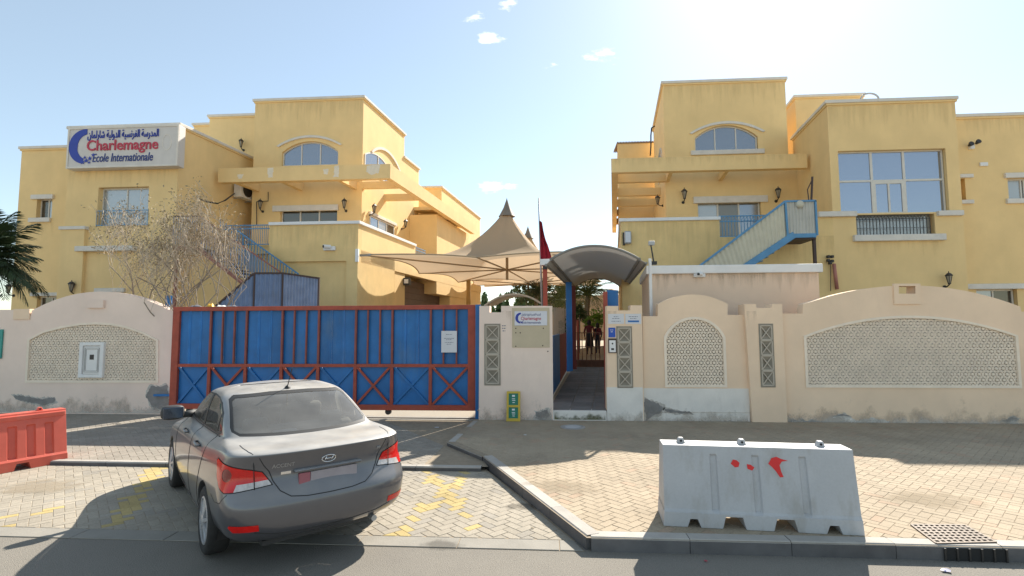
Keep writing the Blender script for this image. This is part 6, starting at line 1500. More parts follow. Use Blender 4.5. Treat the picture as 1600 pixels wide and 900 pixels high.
# ================================================================== PLASTIC BARRIERS
m_bwhite = mat('weathered_white_plastic', (.46, .465, .475), .55, .06, 2, .06, 60, stain=(.33, .31, .28), stain_s=3.2, stain_t=(.5, .72), fine=.03)
m_bred = mat('faded_red_plastic', (.62, .115, .075), .5, .10, 3, .06, 50, stain=(.60, .20, .15), stain_s=1.5)
m_mark = mat('red_spray_paint', (.72, .02, .02), .5, .1)
def barrier(name, lab, L, H, base, topw, m, grooves, notches, lugs, gw=.05, gz=(.18, .9), gd=.022, lip=.145, rail_=False):
    root = thing(name, (0, 0, 0), lab, 'barrier'); fr = Fr((0, -base), (1, 0), (0, -1))
    # foot with fork slots
    out = [(-L/2, 0)]
    for a, b, h in notches: out += [(a, 0), (a+.03, h), (b-.03, h), (b, 0)]
    out += [(L/2, 0), (L/2-.01, lip), (-L/2+.01, lip)]
    mb = MB(); mb.plate(fr, out, t=2*base)
    us = [-L/2+.012]
    for g in grooves: us += [g-gw/2-.012, g-gw/2, g+gw/2, g+gw/2+.012]
    us += [L/2-.012]; zs = [lip, lip+.03, gz[0]*H, gz[0]*H+.02, gz[1]*H-.02, gz[1]*H, H-.04, H]
    def yy(z): t = (z-lip)/(H-lip); return (base-.015)*(1-t)+topw*t if z > lip+.001 else base-.004
    for sgn in (-1, 1):
        b0 = len(mb.v)
        for z in zs:
            for i, u in enumerate(us):
                ing = 0 < i < len(us)-1 and (i-1) % 4 in (1, 2) and gz[0]*H+.01 < z < gz[1]*H-.01
                tp = 1-.012*(z-lip)/(H-lip)
                mb.v.append(Vector((u*tp, sgn*(yy(z)-(gd if ing else 0)), z)))
        n = len(us)
        for r in range(len(zs)-1):
            for c in range(n-1): i = b0+r*n+c; mb.f.append((i, i+1, i+n+1, i+n)); mb.m.append(0)
        if sgn == -1: fb = b0
        else: bb = b0
    n = len(us); nz = len(zs)
    for r in range(nz-1):
        mb.f.append((fb+r*n, fb+(r+1)*n, bb+(r+1)*n, bb+r*n)); mb.m.append(0)
        mb.f.append((fb+r*n+n-1, fb+(r+1)*n+n-1, bb+(r+1)*n+n-1, bb+r*n+n-1)); mb.m.append(0)
    for c in range(n-1): i = fb+(nz-1)*n+c; j = bb+(nz-1)*n+c; mb.f.append((i, i+1, j+1, j)); mb.m.append(0)
    mb.build('body', m, root, bevel=.009, seg=2)
    for u in lugs:
        mb = MB(); s = .045
        mb.plate(Fr((0, -.03), (1, 0), (0, -1)), [(u-s, H-.002), (u+s, H-.002), (u+s*.5, H+.055), (u-s*.5, H+.055)], t=.06); mb.build('lug', m, root, bevel=.008)
        mb = MB(); mb.lathe((u, -.032, H+.025), [(.012, 0), (.012, .004)], 10, M=RX); mb.build('lug_hole', m_dark, root)
    if rail_:
        for z in (H-.10,): mb = MB(); mb.box(-L/2+.03, L/2-.03, -topw-.035, topw+.035, z, z+.07); mb.build('top_band', m, root, bevel=.012)
    return root, fr
p0, p1 = gnd(1037, 822, .13), gnd(1352, 838, .13)
LW = (p1-p0).length; dW = (p1-p0).normalized(); base = .225
wb, _ = barrier('traffic_barrier', 'grey-white plastic road barrier with red paint marks on the pavement edge', LW, .785, base, .125, m_bwhite, [-.42, -.01, .44], [(-.70, -.57, .08), (-.36, -.14, .115), (.12, .34, .115), (.60, .74, .08)], [-.71, -.10, .66])
for q, pts in enumerate(([(-.26, .62), (-.235, .66), (-.20, .655), (-.17, .63), (-.185, .59), (-.22, .585)], [(-.10, .62), (-.06, .615), (-.025, .59), (-.05, .56), (-.095, .575)],
                         [(.115, .63), (.15, .685), (.20, .70), (.245, .68), (.31, .665), (.25, .655), (.225, .62), (.235, .56), (.255, .51), (.22, .505), (.185, .56), (.15, .60)])):
    t_ = lambda z: (base-.015)*(1-(z-.145)/(.64))+.125*((z-.145)/.64)
    n = len(pts); v = [(u*.96, -(t_(z)+.0035), z) for u, z in pts]; me = bpy.data.meshes.new('paint_mark')
    tr = tessellate_polygon([[Vector(p) for p in v]]); me.from_pydata(v, [], [tuple(t) for t in tr]); me.materials.append(m_mark); o = bpy.data.objects.new('paint_mark', me); C.objects.link(o); o.parent = wb
nrm = Vector((-dW.y, dW.x, 0)); cen = (p0+p1)/2+nrm*base
wb.location = (cen.x, cen.y, .1315); wb.rotation_euler = (0, 0, math.atan2(dW.y, dW.x))
p1 = gnd(106, 722, .0); d_ = Vector((.40, .80, 0)).normalized(); LR = 1.9
rb2, _ = barrier('traffic_barrier', 'faded red plastic road barrier cut off by the left edge of the photo', LR, .84, .22, .09, m_bred, [-.68, -.45, -.2, .05, .28, .5, .72], [(-.55, -.35, .10), (.3, .5, .10)], [-.6, 0, .62], gw=.09, gz=(.20, .78), gd=.035, rail_=True)
nrm = Vector((-d_.y, d_.x, 0)); cen = p1-d_*LR/2+nrm*.22; rb2.location = (cen.x, cen.y, .008); rb2.rotation_euler = (0, 0, math.atan2(d_.y, d_.x))
# ================================================================== SIGNS AND LETTERING
m_sign = mat('sign_cream', (.62, .58, .54), .6, .05, 3)
m_lblue = mat('logo_blue', (.02, .045, .33), .45, .08); m_lred = mat('letter_red', (.50, .04, .07), .45, .08); m_lnavy = mat('letter_navy', (.03, .05, .20), .45, .05)
AR = {'ا': (0xFE8D, 0xFE8E, None, None), 'ل': (0xFEDD, 0xFEDE, 0xFEDF, 0xFEE0), 'م': (0xFEE1, 0xFEE2, 0xFEE3, 0xFEE4), 'د': (0xFEA9, 0xFEAA, None, None), 'ر': (0xFEAD, 0xFEAE, None, None),
      'س': (0xFEB1, 0xFEB2, 0xFEB3, 0xFEB4), 'ة': (0xFE93, 0xFE94, None, None), 'ف': (0xFED1, 0xFED2, 0xFED3, 0xFED4), 'ن': (0xFEE5, 0xFEE6, 0xFEE7, 0xFEE8), 'ي': (0xFEF1, 0xFEF2, 0xFEF3, 0xFEF4),
      'و': (0xFEED, 0xFEEE, None, None), 'ش': (0xFEB5, 0xFEB6, 0xFEB7, 0xFEB8)}
def arabic(s):
    out = []
    for w in s.split(' '):
        g = []
        for i, c in enumerate(w):
            pj = i > 0 and AR[w[i-1]][2] is not None; nj = i < len(w)-1 and AR[c][2] is not None
            f = AR[c]; g.append(chr(f[3] if pj and nj else f[1] if pj else f[2] if nj else f[0]))
        out.append(''.join(g[::-1]))
    return ' '.join(out[::-1])
def sign_text(fr, root, s, u0, u1, z0, z1, w, m, ex=.012, bold=.0, shear=0, name='lettering'):
    me = text_mesh(s, 1, 0, bold); xs = [v.co.x for v in me.vertices]; ys = [v.co.y for v in me.vertices]
    mnx, mxx, mny, mxy = min(xs), max(xs), min(ys), max(ys); n = len(me.vertices)
    P = [(u0+(v.co.x+shear*v.co.y*.2-mnx)/(mxx-mnx)*(u1-u0), z0+(v.co.y-mny)/(mxy-mny)*(z1-z0)) for v in me.vertices]
    V = [fr.pt(u, z, w+ex) for u, z in P]+[fr.pt(u, z, w) for u, z in P]
    F = [tuple(p.vertices) for p in me.polygons]; cnt = {}
    for f in F:
        for i in range(len(f)): e = (f[i], f[(i+1) % len(f)]); cnt[e] = 1
    S = [(a, b, b+n, a+n) for (a, b) in cnt if (b, a) not in cnt]
    mb = MB(); mb.add(V, F+S); return tag(mb.build(name, m, root, recalc=False), kind='stuff')
def star(fr, mb, u, z, r, w):
    P = [fr.pt(u+(r if k % 2 == 0 else r*.42)*math.sin(math.pi*k/5), z+(r if k % 2 == 0 else r*.42)*math.cos(math.pi*k/5), w) for k in range(10)]
    c = fr.pt(u, z, w); b = len(mb.v); mb.v += P+[c]
    for k in range(10): mb.f.append((b+k, b+(k+1) % 10, b+10)); mb.m.append(0)
def crescent(fr, root, x, y, rpx, w, m, ex=.02):
    """open letter-C shaped mark that thins out into a few stars at its lower end"""
    (u, z), (u2, _) = fr.px(x, y), fr.px(x+rpx, y); r = u2-u; O = []; I = []
    for k in range(25):
        a = R(86+(262-86)*k/24); O.append((u+r*math.cos(a), z+r*1.02*math.sin(a)))
        t = k/24; th = .50-.22*abs(2*t-1)**1.5
        I.append((u+r*(1-th)*math.cos(a)+.03*r, z+r*(1-th)*math.sin(a)))
    mb = MB()
    for k in range(24):
        q = [O[k], O[k+1], I[k+1], I[k]]; mb.hexa([fr.pt(a, b, w) for a, b in q]+[fr.pt(a, b, w+ex) for a, b in q])
    mb.build('crescent_mark', m, root)
    mb = MB()
    for (dx, dz, s) in ((-.10, -.92, .17), (.12, -.84, .16), (.33, -.72, .16), (.52, -.52, .13), (.30, -.95, .11), (.02, -.66, .12)): star(fr, mb, u+dx*r, z+dz*r, s*r, w+ex+.001)
    mb.build('stars', m, root, recalc=False)
fS_ = front(BT-.38)
bs = thing('school_sign', fS_.pt(*fS_.px(190, 258)), 'large cream box sign with blue crescent and red lettering high on the left building', 'sign')
(u0, z1), (u1, z0) = fS_.px(107.5, 199), fS_.px(277.5, 259)
z1 = fS_.px(190, 197.5)[1]
mb = MB(); mb.fbox(fS_, u0, u1, z0, z1, -.37, 0); mb.build('box', m_sign, bs, bevel=.02)
mb = MB(); mb.plate(fS_, [(u0, z0), (u1, z0), (u1, z1), (u0, z1)], [[(u0+.07, z0+.07), (u1-.07, z0+.07), (u1-.07, z1-.07), (u0+.07, z1-.07)]], t=.03, w=.028); mb.build('rim', m_trim, bs)
def trect(fr, a, b, c, d): (p, q), (r, s) = fr.px(a, b), fr.px(c, d); return p, r, s, q
crescent(fS_, bs, 133.5, 229, 25.5, .0, m_lblue)
u_ = trect(fS_, 138, 204.5, 248, 217); sign_text(fS_, bs, arabic('المدرسة الفرنسية الدولية شارلمان'), u_[0], u_[1], u_[2], u_[3], .0, m_lblue, .03, .006)
u_ = trect(fS_, 137, 219.5, 247, 238); sign_text(fS_, bs, 'Charlemagne', *u_, .0, m_lred, .035, .012)
u_ = trect(fS_, 146, 240.5, 239, 251); sign_text(fS_, bs, 'Ecole Internationale', *u_, .0, m_lnavy, .02, .008, 1)
u, z = fS_.px(261, 222); mb = MB(); mb.plate(fS_, [(u+.20*math.cos(2*math.pi*k/24), z+.33*math.sin(2*math.pi*k/24)) for k in range(24)], [[(u+.17*math.cos(2*math.pi*k/24), z+.30*math.sin(2*math.pi*k/24)) for k in range(24)]], t=.012, w=.01); mb.build('faint_oval', m_trim, bs)
# small sign on the pier
ss = thing('school_sign', fw.pt(*fw.px(829, 508)), 'small white sign with blue crescent and red lettering on the pier by the entrance', 'sign')
u0, u1, z0, z1 = trect(fw, 804, 486.5, 855, 508.5)
mb = MB(); mb.fbox(fw, u0, u1, z0, z1, .013, .028); mb.build('board', mat('sign_white', (.66, .66, .70), .5, .04), ss, bevel=.004)
crescent(fw, ss, 813.5, 497, 8.2, .028, m_lblue, .003)
sign_text(fw, ss, arabic('المدرسة الفرنسية الدولية شارلمان'), *trect(fw, 815, 489.5, 845, 494), .028, m_lnavy, .003, .01)
sign_text(fw, ss, 'Charlemagne', *trect(fw, 814, 495, 845.5, 501.5), .028, m_lred, .003, .012)
sign_text(fw, ss, 'Ecole Internationale', *trect(fw, 815, 502.5, 845, 505.5), .028, m_lnavy, .003, .01)
lines_text(fw, w1, fw.px(784, 510)[0], fw.px(791, 510)[0], [fw.px(787, 509)[1], fw.px(787, 513)[1], fw.px(787, 517)[1]], .002, m_ink, [.9, .9, .6], .018)
# notices, blue plate and intercom on the right pier
for px0, px1, lab, blue in ((950, 975, 'white notice plate on the right pier, the left one of the two', 0), (977, 1002, 'white notice plate with a blue bar on the right pier', 1)):
    u0, u1, z0, z1 = trect(fw, px0, 490.5, px1, 506); n_ = thing('notice_plate', fw.pt(u0, z0, .02), lab, 'notice')
    mb = MB(); mb.fbox(fw, u0, u1, z0, z1, .001, .012); mb.build('plate', m_paper, n_)
    lines_text(fw, n_, u0+.03, u1-.03, [z1-.06, z1-.10, z1-.16], .0135, m_ink, [.35, .6, .7] if not blue else [.7, .5, .0])
    if blue: mb = MB(); mb.fbox(fw, u0+.05, u1-.05, z0+.035, z0+.075, .012, .0135); mb.build('blue_bar', mat('notice_blue', (.03, .16, .45), .5), n_)
u0, u1, z0, z1 = trect(fw, 950.5, 512, 961.5, 527); n_ = thing('sign_plate', fw.pt(u0, z0, .02), 'small bright blue plate above the intercom', 'sign')
mb = MB(); mb.fbox(fw, u0, u1, z0, z1, .001, .014); mb.build('plate', mat('bright_blue_plate', (.015, .08, .42), .5), n_)
lines_text(fw, n_, u0+.03, u1-.03, [z1-.05, z1-.09], .0155, m_white, [.8, .6])
u0, u1, z0, z1 = trect(fw, 951, 531, 962.5, 550.5); n_ = thing('intercom', fw.pt(u0, z0, .02), 'white intercom panel in a dark frame beside the relief tiles', 'intercom')
mb = MB(); mb.fbox(fw, u0-.012, u1+.012, z0-.015, z1+.03, .001, .03); mb.build('housing', m_brown, n_, bevel=.005)
mb = MB(); mb.fbox(fw, u0+.008, u1-.008, z0+.005, z1-.01, .03, .036); fc_ = mb.build('face', m_white, n_)
um = (u0+u1)/2; mb = MB(); mb.fbox(fw, um-.03, um+.03, z0+.05, z0+.09, .036, .039); mb.lathe(fw.pt(um, z1-.08, .036), [(.018, 0), (.018, .004)], 12, M=Matrix.Rotation(R(90), 3, 'X')); mb.build('buttons', m_iron, fc_)
# yellow and green standing sign
fA = front(W-.12); sg_ = thing('standing_sign', fA.pt(*fA.px(802, 656)), 'narrow yellow framed standing sign with two green panels leaning on the pinkish pier', 'sign')
u0, u1, z0, z1 = trect(fA, 791.5, 612, 813, 657); z0 = .135
def lean(u, z, w): return Vector((u, (W-.20)+(z-z0)*.20-w, z))
class LF:
    n = Vector((0, -1, 0))
    def pt(s, u, z, w=0): return lean(u, z, w)
lf_ = LF(); zm = (z0+z1)/2
mb = MB(); mb.plate(lf_, [(u0, z0), (u1, z0), (u1, z1), (u0, z1)], [[(u0+.045, z0+.06), (u1-.045, z0+.06), (u1-.045, zm-.02), (u0+.045, zm-.02)], [(u0+.045, zm+.025), (u1-.045, zm+.025), (u1-.045, z1-.04), (u0+.045, z1-.04)]], t=.03); mb.build('frame', mat('yellow_sign_frame', (.60, .42, .04), .5), sg_)
for a, b in ((z0+.06, zm-.02), (zm+.025, z1-.04)):
    mb = MB(); mb.plate(lf_, [(u0+.046, a), (u1-.046, a), (u1-.046, b), (u0+.046, b)], t=.01, w=-.012); g_ = mb.build('panel', mat('sign_green', (.01, .19, .12), .5), sg_)
    c = (u0+u1)/2; mb = MB()
    for (x0_, x1_, y0_, y1_) in ((-.03, .03, .70, .86), (-.035, .035, .50, .56), (-.03, .04, .36, .42), (-.02, .03, .18, .24)): mb.add([lean(c+x0_, a+(b-a)*y0_, -.011), lean(c+x1_, a+(b-a)*y0_, -.011), lean(c+x1_, a+(b-a)*y1_, -.011), lean(c+x0_, a+(b-a)*y1_, -.011)], [(0, 1, 2, 3)])
    mb.build('print', m_white, g_, recalc=False)
# ================================================================== THINGS ON THE GROUND
dg_ = thing('drain_grate', gnd(1490, 835, .13), 'steel storm drain grate in the pavement behind the kerb at the lower right', 'drain')
q = [gnd(1463, 849, .137), gnd(1556, 847, .137), gnd(1508, 821, .137), gnd(1424, 820, .137)]
mb = MB(); mb.hexa([Vector((p.x, p.y, .10)) for p in q]+[Vector((p.x, p.y, .1335)) for p in q]); mb.build('pit', mat('sand_filled_pit', (.30, .25, .19), .95, .2, 20), dg_)
m_grate = mat('worn_grate_steel', (.11, .085, .065), .6, .15, 6, metal=.3)
for k in range(11): t = k/10; mb = MB(); mb.bar(q[0].lerp(q[1], t), q[3].lerp(q[2], t), .020, .012); mb.build('grate_bar', m_grate, dg_)
for k in range(8): t = k/7; mb = MB(); mb.bar(q[0].lerp(q[3], t)+Vector((0, 0, .001)), q[1].lerp(q[2], t)+Vector((0, 0, .001)), .022, .012); mb.build('cross_bar', m_grate, dg_)
ki = thing('kerb_inlet', gnd(1510, 868, .0), 'dark slotted storm drain opening in the kerb face below the grate', 'drain')
ua, ub = gnd(1466, 870, 0).x, gnd(1556, 870, 0).x
mb = MB(); mb.box(ua, ub, 5.098, 5.106, .004, .112); mb.build('opening', m_dark, ki)
for k in range(6): u = ua+(ub-ua)*k/5; mb = MB(); mb.box(u-.008, u+.008, 5.088, 5.097, .002, .115); mb.build('bar', m_iron, ki)
mh_ = thing('manhole', gnd(895, 667, .135), 'small round metal cover in the pavement before the entrance step', 'manhole'); c = gnd(895, 667, .135)
mb = MB(); mb.lathe((c.x, c.y, .128), [(.25, 0), (.25, .008), (.21, .009), (.21, .005), (.0, .005)], 24); mb.build('ring', m_steel, mh_)
mb = MB(); mb.lathe((c.x, c.y, .134), [(.16, 0), (.16, .006), (.0, .008)], 20); mb.build('lid', m_bwhite, mh_)
def scrap(px, py, z, s, m, lab, name='litter', seed=1, flat=.3):
    rr = random.Random(seed); c = gnd(px, py, z); mb = MB(); n = 7
    top = [c+Vector((s*rr.uniform(.5, 1)*math.cos(2*math.pi*k/n), s*rr.uniform(.4, .8)*math.sin(2*math.pi*k/n), rr.uniform(.004, s*flat))) for k in range(n)]
    mb.v = top+[c+Vector((0, 0, s*flat*.7+.003))]
    for k in range(n): mb.f.append((k, (k+1) % n, n)); mb.m.append(0)
    tag(mb.build(name, m, smooth=False), lab, 'litter')
scrap(820, 680, .135, .04, m_paper, 'crumpled white scrap on the shaded pavement near the entrance', seed=2)
scrap(683, 668, .065, .07, m_paper, 'flat white scrap on the shaded forecourt before the gate', seed=3, flat=.1)
scrap(1103, 877, .005, .025, m_lred, 'tiny red scrap in the gutter left of the white barrier shadow', seed=4)
scrap(1478, 893, .004, .05, m_lnavy, 'dark purple scrap on the road below the kerb inlet', seed=5)
scrap(832, 826, .005, .022, m_dryleaf, 'dry weed tuft at the foot of the slanting kerb', seed=6, flat=.9)
scrap(185, 662, .065, .10, m_asphalt, 'flat grey rubbish on the forecourt in front of the left wall', seed=8, flat=.08)
# ================================================================== VEGETATION
def tree_bare(root, base, seed=5):
    rr = random.Random(seed); seg = []; tips = []; C0 = Vector((AT(262, 390, 13.1)))
    def grow_(p, d, L, r, dep):
        n = 3; pts = [p]; rs = [r]; q = p.copy(); dd = d.copy()
        for i in range(n):
            dd = (dd+Vector((rr.uniform(-.28, .28), rr.uniform(-.28, .28), rr.uniform(-.12, .2)))).normalized(); q = q+dd*L/n; pts.append(q.copy()); rs.append(r*(1-.45*(i+1)/n))
        seg.append((pts, rs, dep))
        if dep >= 6: tips.append((q, dd)); return
        k = 3
        for j in range(k):
            a = rr.uniform(0, 2*math.pi); s = rr.uniform(.45, .95); side_ = Vector((math.cos(a), math.sin(a)*.7, rr.uniform(-.3, .5)))
            nd = (dd+side_*s).normalized(); off = q-C0
            if abs(off.x) > 1.15: nd.x -= .9*math.copysign(1, off.x)
            if off.z > 1.35: nd.z -= .7
            if off.z < -.4: nd.z += .25
            if abs(off.y) > 1.1: nd.y -= .4*math.copysign(1, off.y)
            st_ = pts[-1] if j < 2 else pts[-2]
            grow_(st_, nd.normalized(), L*rr.uniform(.62, .82), rs[-1]*.72, dep+1)
    for d, L, r in ((Vector((-.1, 0, 1)), 2.0, .075), (Vector((-.45, .1, .9)), 1.9, .06), (Vector((.45, -.1, .95)), 1.7, .035), (Vector((-.25, -.2, .9)), 1.9, .04), (Vector((.25, .2, 1)), 1.8, .035)): grow_(Vector(base)+Vector((rr.uniform(-.15, .15), 0, 0)), d.normalized(), L, r, 1)
    mb = MB(); m2 = MB()
    for pts, rs, dep in seg:
        if dep < 4: mb.tube(pts, [max(x, .012) for x in rs], 6 if dep < 3 else 4, cap=False)
        else: m2.tube(pts, [max(x, .0045) for x in rs], 3, cap=False)
    mb.build('trunk', m_bark, root, smooth=True, recalc=False); tag(m2.build('twigs', m_twig, root, recalc=False), kind='stuff')
    lv = MB()
    for q, dd in tips:
        for _ in range(5):
            if rr.random() < .1: continue
            c = q+Vector((rr.uniform(-.12, .12), rr.uniform(-.12, .12), rr.uniform(-.12, .12))); s = rr.uniform(.016, .040); a = Vector((rr.gauss(0, 1), rr.gauss(0, 1), rr.gauss(0, 1))).normalized(); b = a.cross(Vector((rr.gauss(0, 1), rr.gauss(0, 1), rr.gauss(0, 1)))).normalized()
            lv.add([c-a*s, c+b*s*.5, c+a*s, c-b*s*.5], [(0, 1, 2, 3)])
    tag(lv.build('leaves', m_dryleaf, root, recalc=False), kind='stuff')
tb_ = Vector(AT(290, 505, 13.0)); tb_.z = 0
bt = thing('bare_tree', tb_, 'dry nearly leafless tree with pale twigs behind the left arched wall', 'tree'); tree_bare(bt, (tb_.x, tb_.y, .3))
def frond_mesh(L, droop, nl, lw, ll, m, seed):
    rr = random.Random(seed); mb = MB(); pts = []
    for i in range(9): t = i/8; pts.append(Vector((L*(t-.12*droop*t*t), 0, L*(.32*t-.75*droop*t*t))))
    mb.tube(pts, [.022*(1-.8*i/8)*L/1.5+.003 for i in range(9)], 4)
    for i in range(nl):
        t = .14+.86*i/(nl-1); f = t*8; k = min(7, int(f)); p = pts[k].lerp(pts[k+1], f-k); d = (pts[k+1]-pts[k]).normalized(); l = ll*L*(math.sin(math.pi*min(1, .12+t*.86))**.7)*rr.uniform(.8, 1.1)
        for s in (-1, 1):
            out = (Vector((0, s, 0))*.8+d*.75+Vector((0, 0, rr.uniform(-.35, .1)))).normalized(); e = p+out*l+Vector((0, 0, -.22*l)); mid = p+out*l*.5; wv = d*lw
            mb.add([p-wv*.4, mid-wv, e, mid+wv], [(0, 1, 2, 3)])
    me = MB.build(mb, 'frond', m, None, recalc=False, base=(0, 0, 0)); data = me.data; bpy.data.objects.remove(me); return data
def palm(name, lab, px, py, Y, L, n, mf, trunk_r=.14, z0=0, seed=1, group=None, nl=20):
    c = Vector(AT(px, py, Y)); root = thing(name, (c.x, c.y, z0), lab, 'palm tree', group); rr = random.Random(seed)
    mb = MB(); h = c.z-z0; P = [Vector((c.x+.05*math.sin(i*.9), c.y, z0+h*i/8)) for i in range(9)]; rs = [trunk_r*(1.15-.3*i/8)*(1+.08*(i % 2)) for i in range(9)]; mb.tube(P, rs, 10); mb.build('trunk', m_bark, root, smooth=True)
    ms = [frond_mesh(L, dr, nl, .012*L/1.2+.004, .34, mf, seed+k) for k, dr in enumerate((.35, .7, 1.05))]
    for k in range(n):
        a = k*2.39996+rr.uniform(-.2, .2); lay = k/n; o = bpy.data.objects.new('frond', ms[0 if lay < .3 else 1 if lay < .65 else 2]); C.objects.link(o); o.parent = root
        o.location = (0, 0, h); o.rotation_euler = (rr.uniform(-.2, .2), R(-62+lay*75)+rr.uniform(-.12, .12), a); s = rr.uniform(.85, 1.08); o.scale = (s, s, s)
    return root
palm('palm_tree', 'dark green palm cut off by the left edge beside the left building', -42, 412, 13.6, 1.8, 74, m_palm, seed=3, nl=44)
palm('palm_tree', 'bushy green palm seen through the entrance, straight behind the barred gate', 918, 462, 27, 1.75, 34, m_palmlit, z0=.9, seed=7)
palm('palm_tree', 'smaller green palm left of the bushy one beyond the tall blue post', 884, 474, 31, 1.5, 26, m_palmlit, z0=.9, seed=9)
palm('palm_tree', 'dark palm crown showing above the small school sign pier', 838, 462, 36, 2.0, 30, m_palm, z0=.9, seed=11)
def bush(name, lab, px, py, Y, rx, rz, n, m, s, cat='shrub', seed=1, z0=None, trunk=True):
    c = Vector(AT(px, py, Y)); rr = random.Random(seed); z0 = c.z-rz if z0 is None else z0; root = thing(name, (c.x, c.y, z0), lab, cat)
    cl = [(Vector((rr.gauss(0, .45)*rx, rr.gauss(0, .4)*rx, rr.gauss(0, .42)*rz)), rr.uniform(.25, .5)) for _ in range(14)]
    mb = MB()
    for _ in range(n):
        b, r = rr.choice(cl); v = Vector((rr.gauss(0, 1), rr.gauss(0, 1), rr.gauss(0, 1))).normalized()*r*rr.uniform(.6, 1.05); p = c+b+Vector((v.x*rx, v.y*rx, v.z*rz))
        a = Vector((rr.gauss(0, 1), rr.gauss(0, 1), rr.gauss(0, 1))).normalized(); t = a.cross(Vector((rr.gauss(0, 1), rr.gauss(0, 1), rr.gauss(0, 1)))).normalized(); q = s*rr.uniform(.6, 1.2)
        mb.add([p-a*q, p+t*q*.5, p+a*q, p-t*q*.5], [(0, 1, 2, 3)])
    tag(mb.build('crown', m, root, recalc=False), kind='stuff')
    mb = MB(); mb.tube([(c.x, c.y, z0), (c.x+.05, c.y, c.z)], [.09*rx+.02, .04*rx+.01], 6); mb.build('trunk', m_bark, root)
m_bright = mat('bright_leaf', (.16, .30, .03), .6, .3, 4)
bush('shrub', 'bright lime green clipped shrub seen through the entrance behind the people', 934, 495, 26, .75, .45, 1500, m_bright, .07, seed=2, z0=1.0)
bush('shrub', 'dark green shrub left of the bright one beyond the barred gate', 904, 490, 24, .45, .55, 900, m_green, .07, seed=3, z0=.9)
bush('shrub', 'green shrub at the foot of the pale slat fence', 880, 515, 22.5, .35, .4, 500, m_green, .06, seed=4, z0=.7)
bush('broadleaf_tree', 'dark round tree beyond the red column', 858, 458, 42, 2.0, 1.5, 2600, m_green, .16, 'tree', seed=6, z0=1)
bush('broadleaf_tree', 'dark tree rising behind the far low canopy', 822, 462, 55, 1.8, 1.2, 2200, m_green, .18, 'tree', seed=8, z0=1)
tl = MB(); rr = random.Random(4)
for k in range(5200):
    px = rr.uniform(735, 860); Y = rr.uniform(88, 98); p = at(px, 500, Y); top = 6.2+1.3*math.sin(px*.21)+.8*math.sin(px*.53+2)
    z = rr.uniform(0, 1)**.6*top; a = Vector((rr.gauss(0, 1), rr.gauss(0, 1), rr.gauss(0, 1))).normalized(); t = a.cross(Vector((rr.gauss(0, 1), rr.gauss(0, 1), rr.gauss(0, 1)))).normalized(); q = rr.uniform(.3, .6); p = Vector((p.x, Y, z))
    tl.add([p-a*q, p+t*q*.6, p+a*q, p-t*q*.6], [(0, 1, 2, 3)])
tag(tl.build('tree_line', m_green, recalc=False), 'distant dark line of trees beyond the far low canopy', 'trees', kind='stuff')
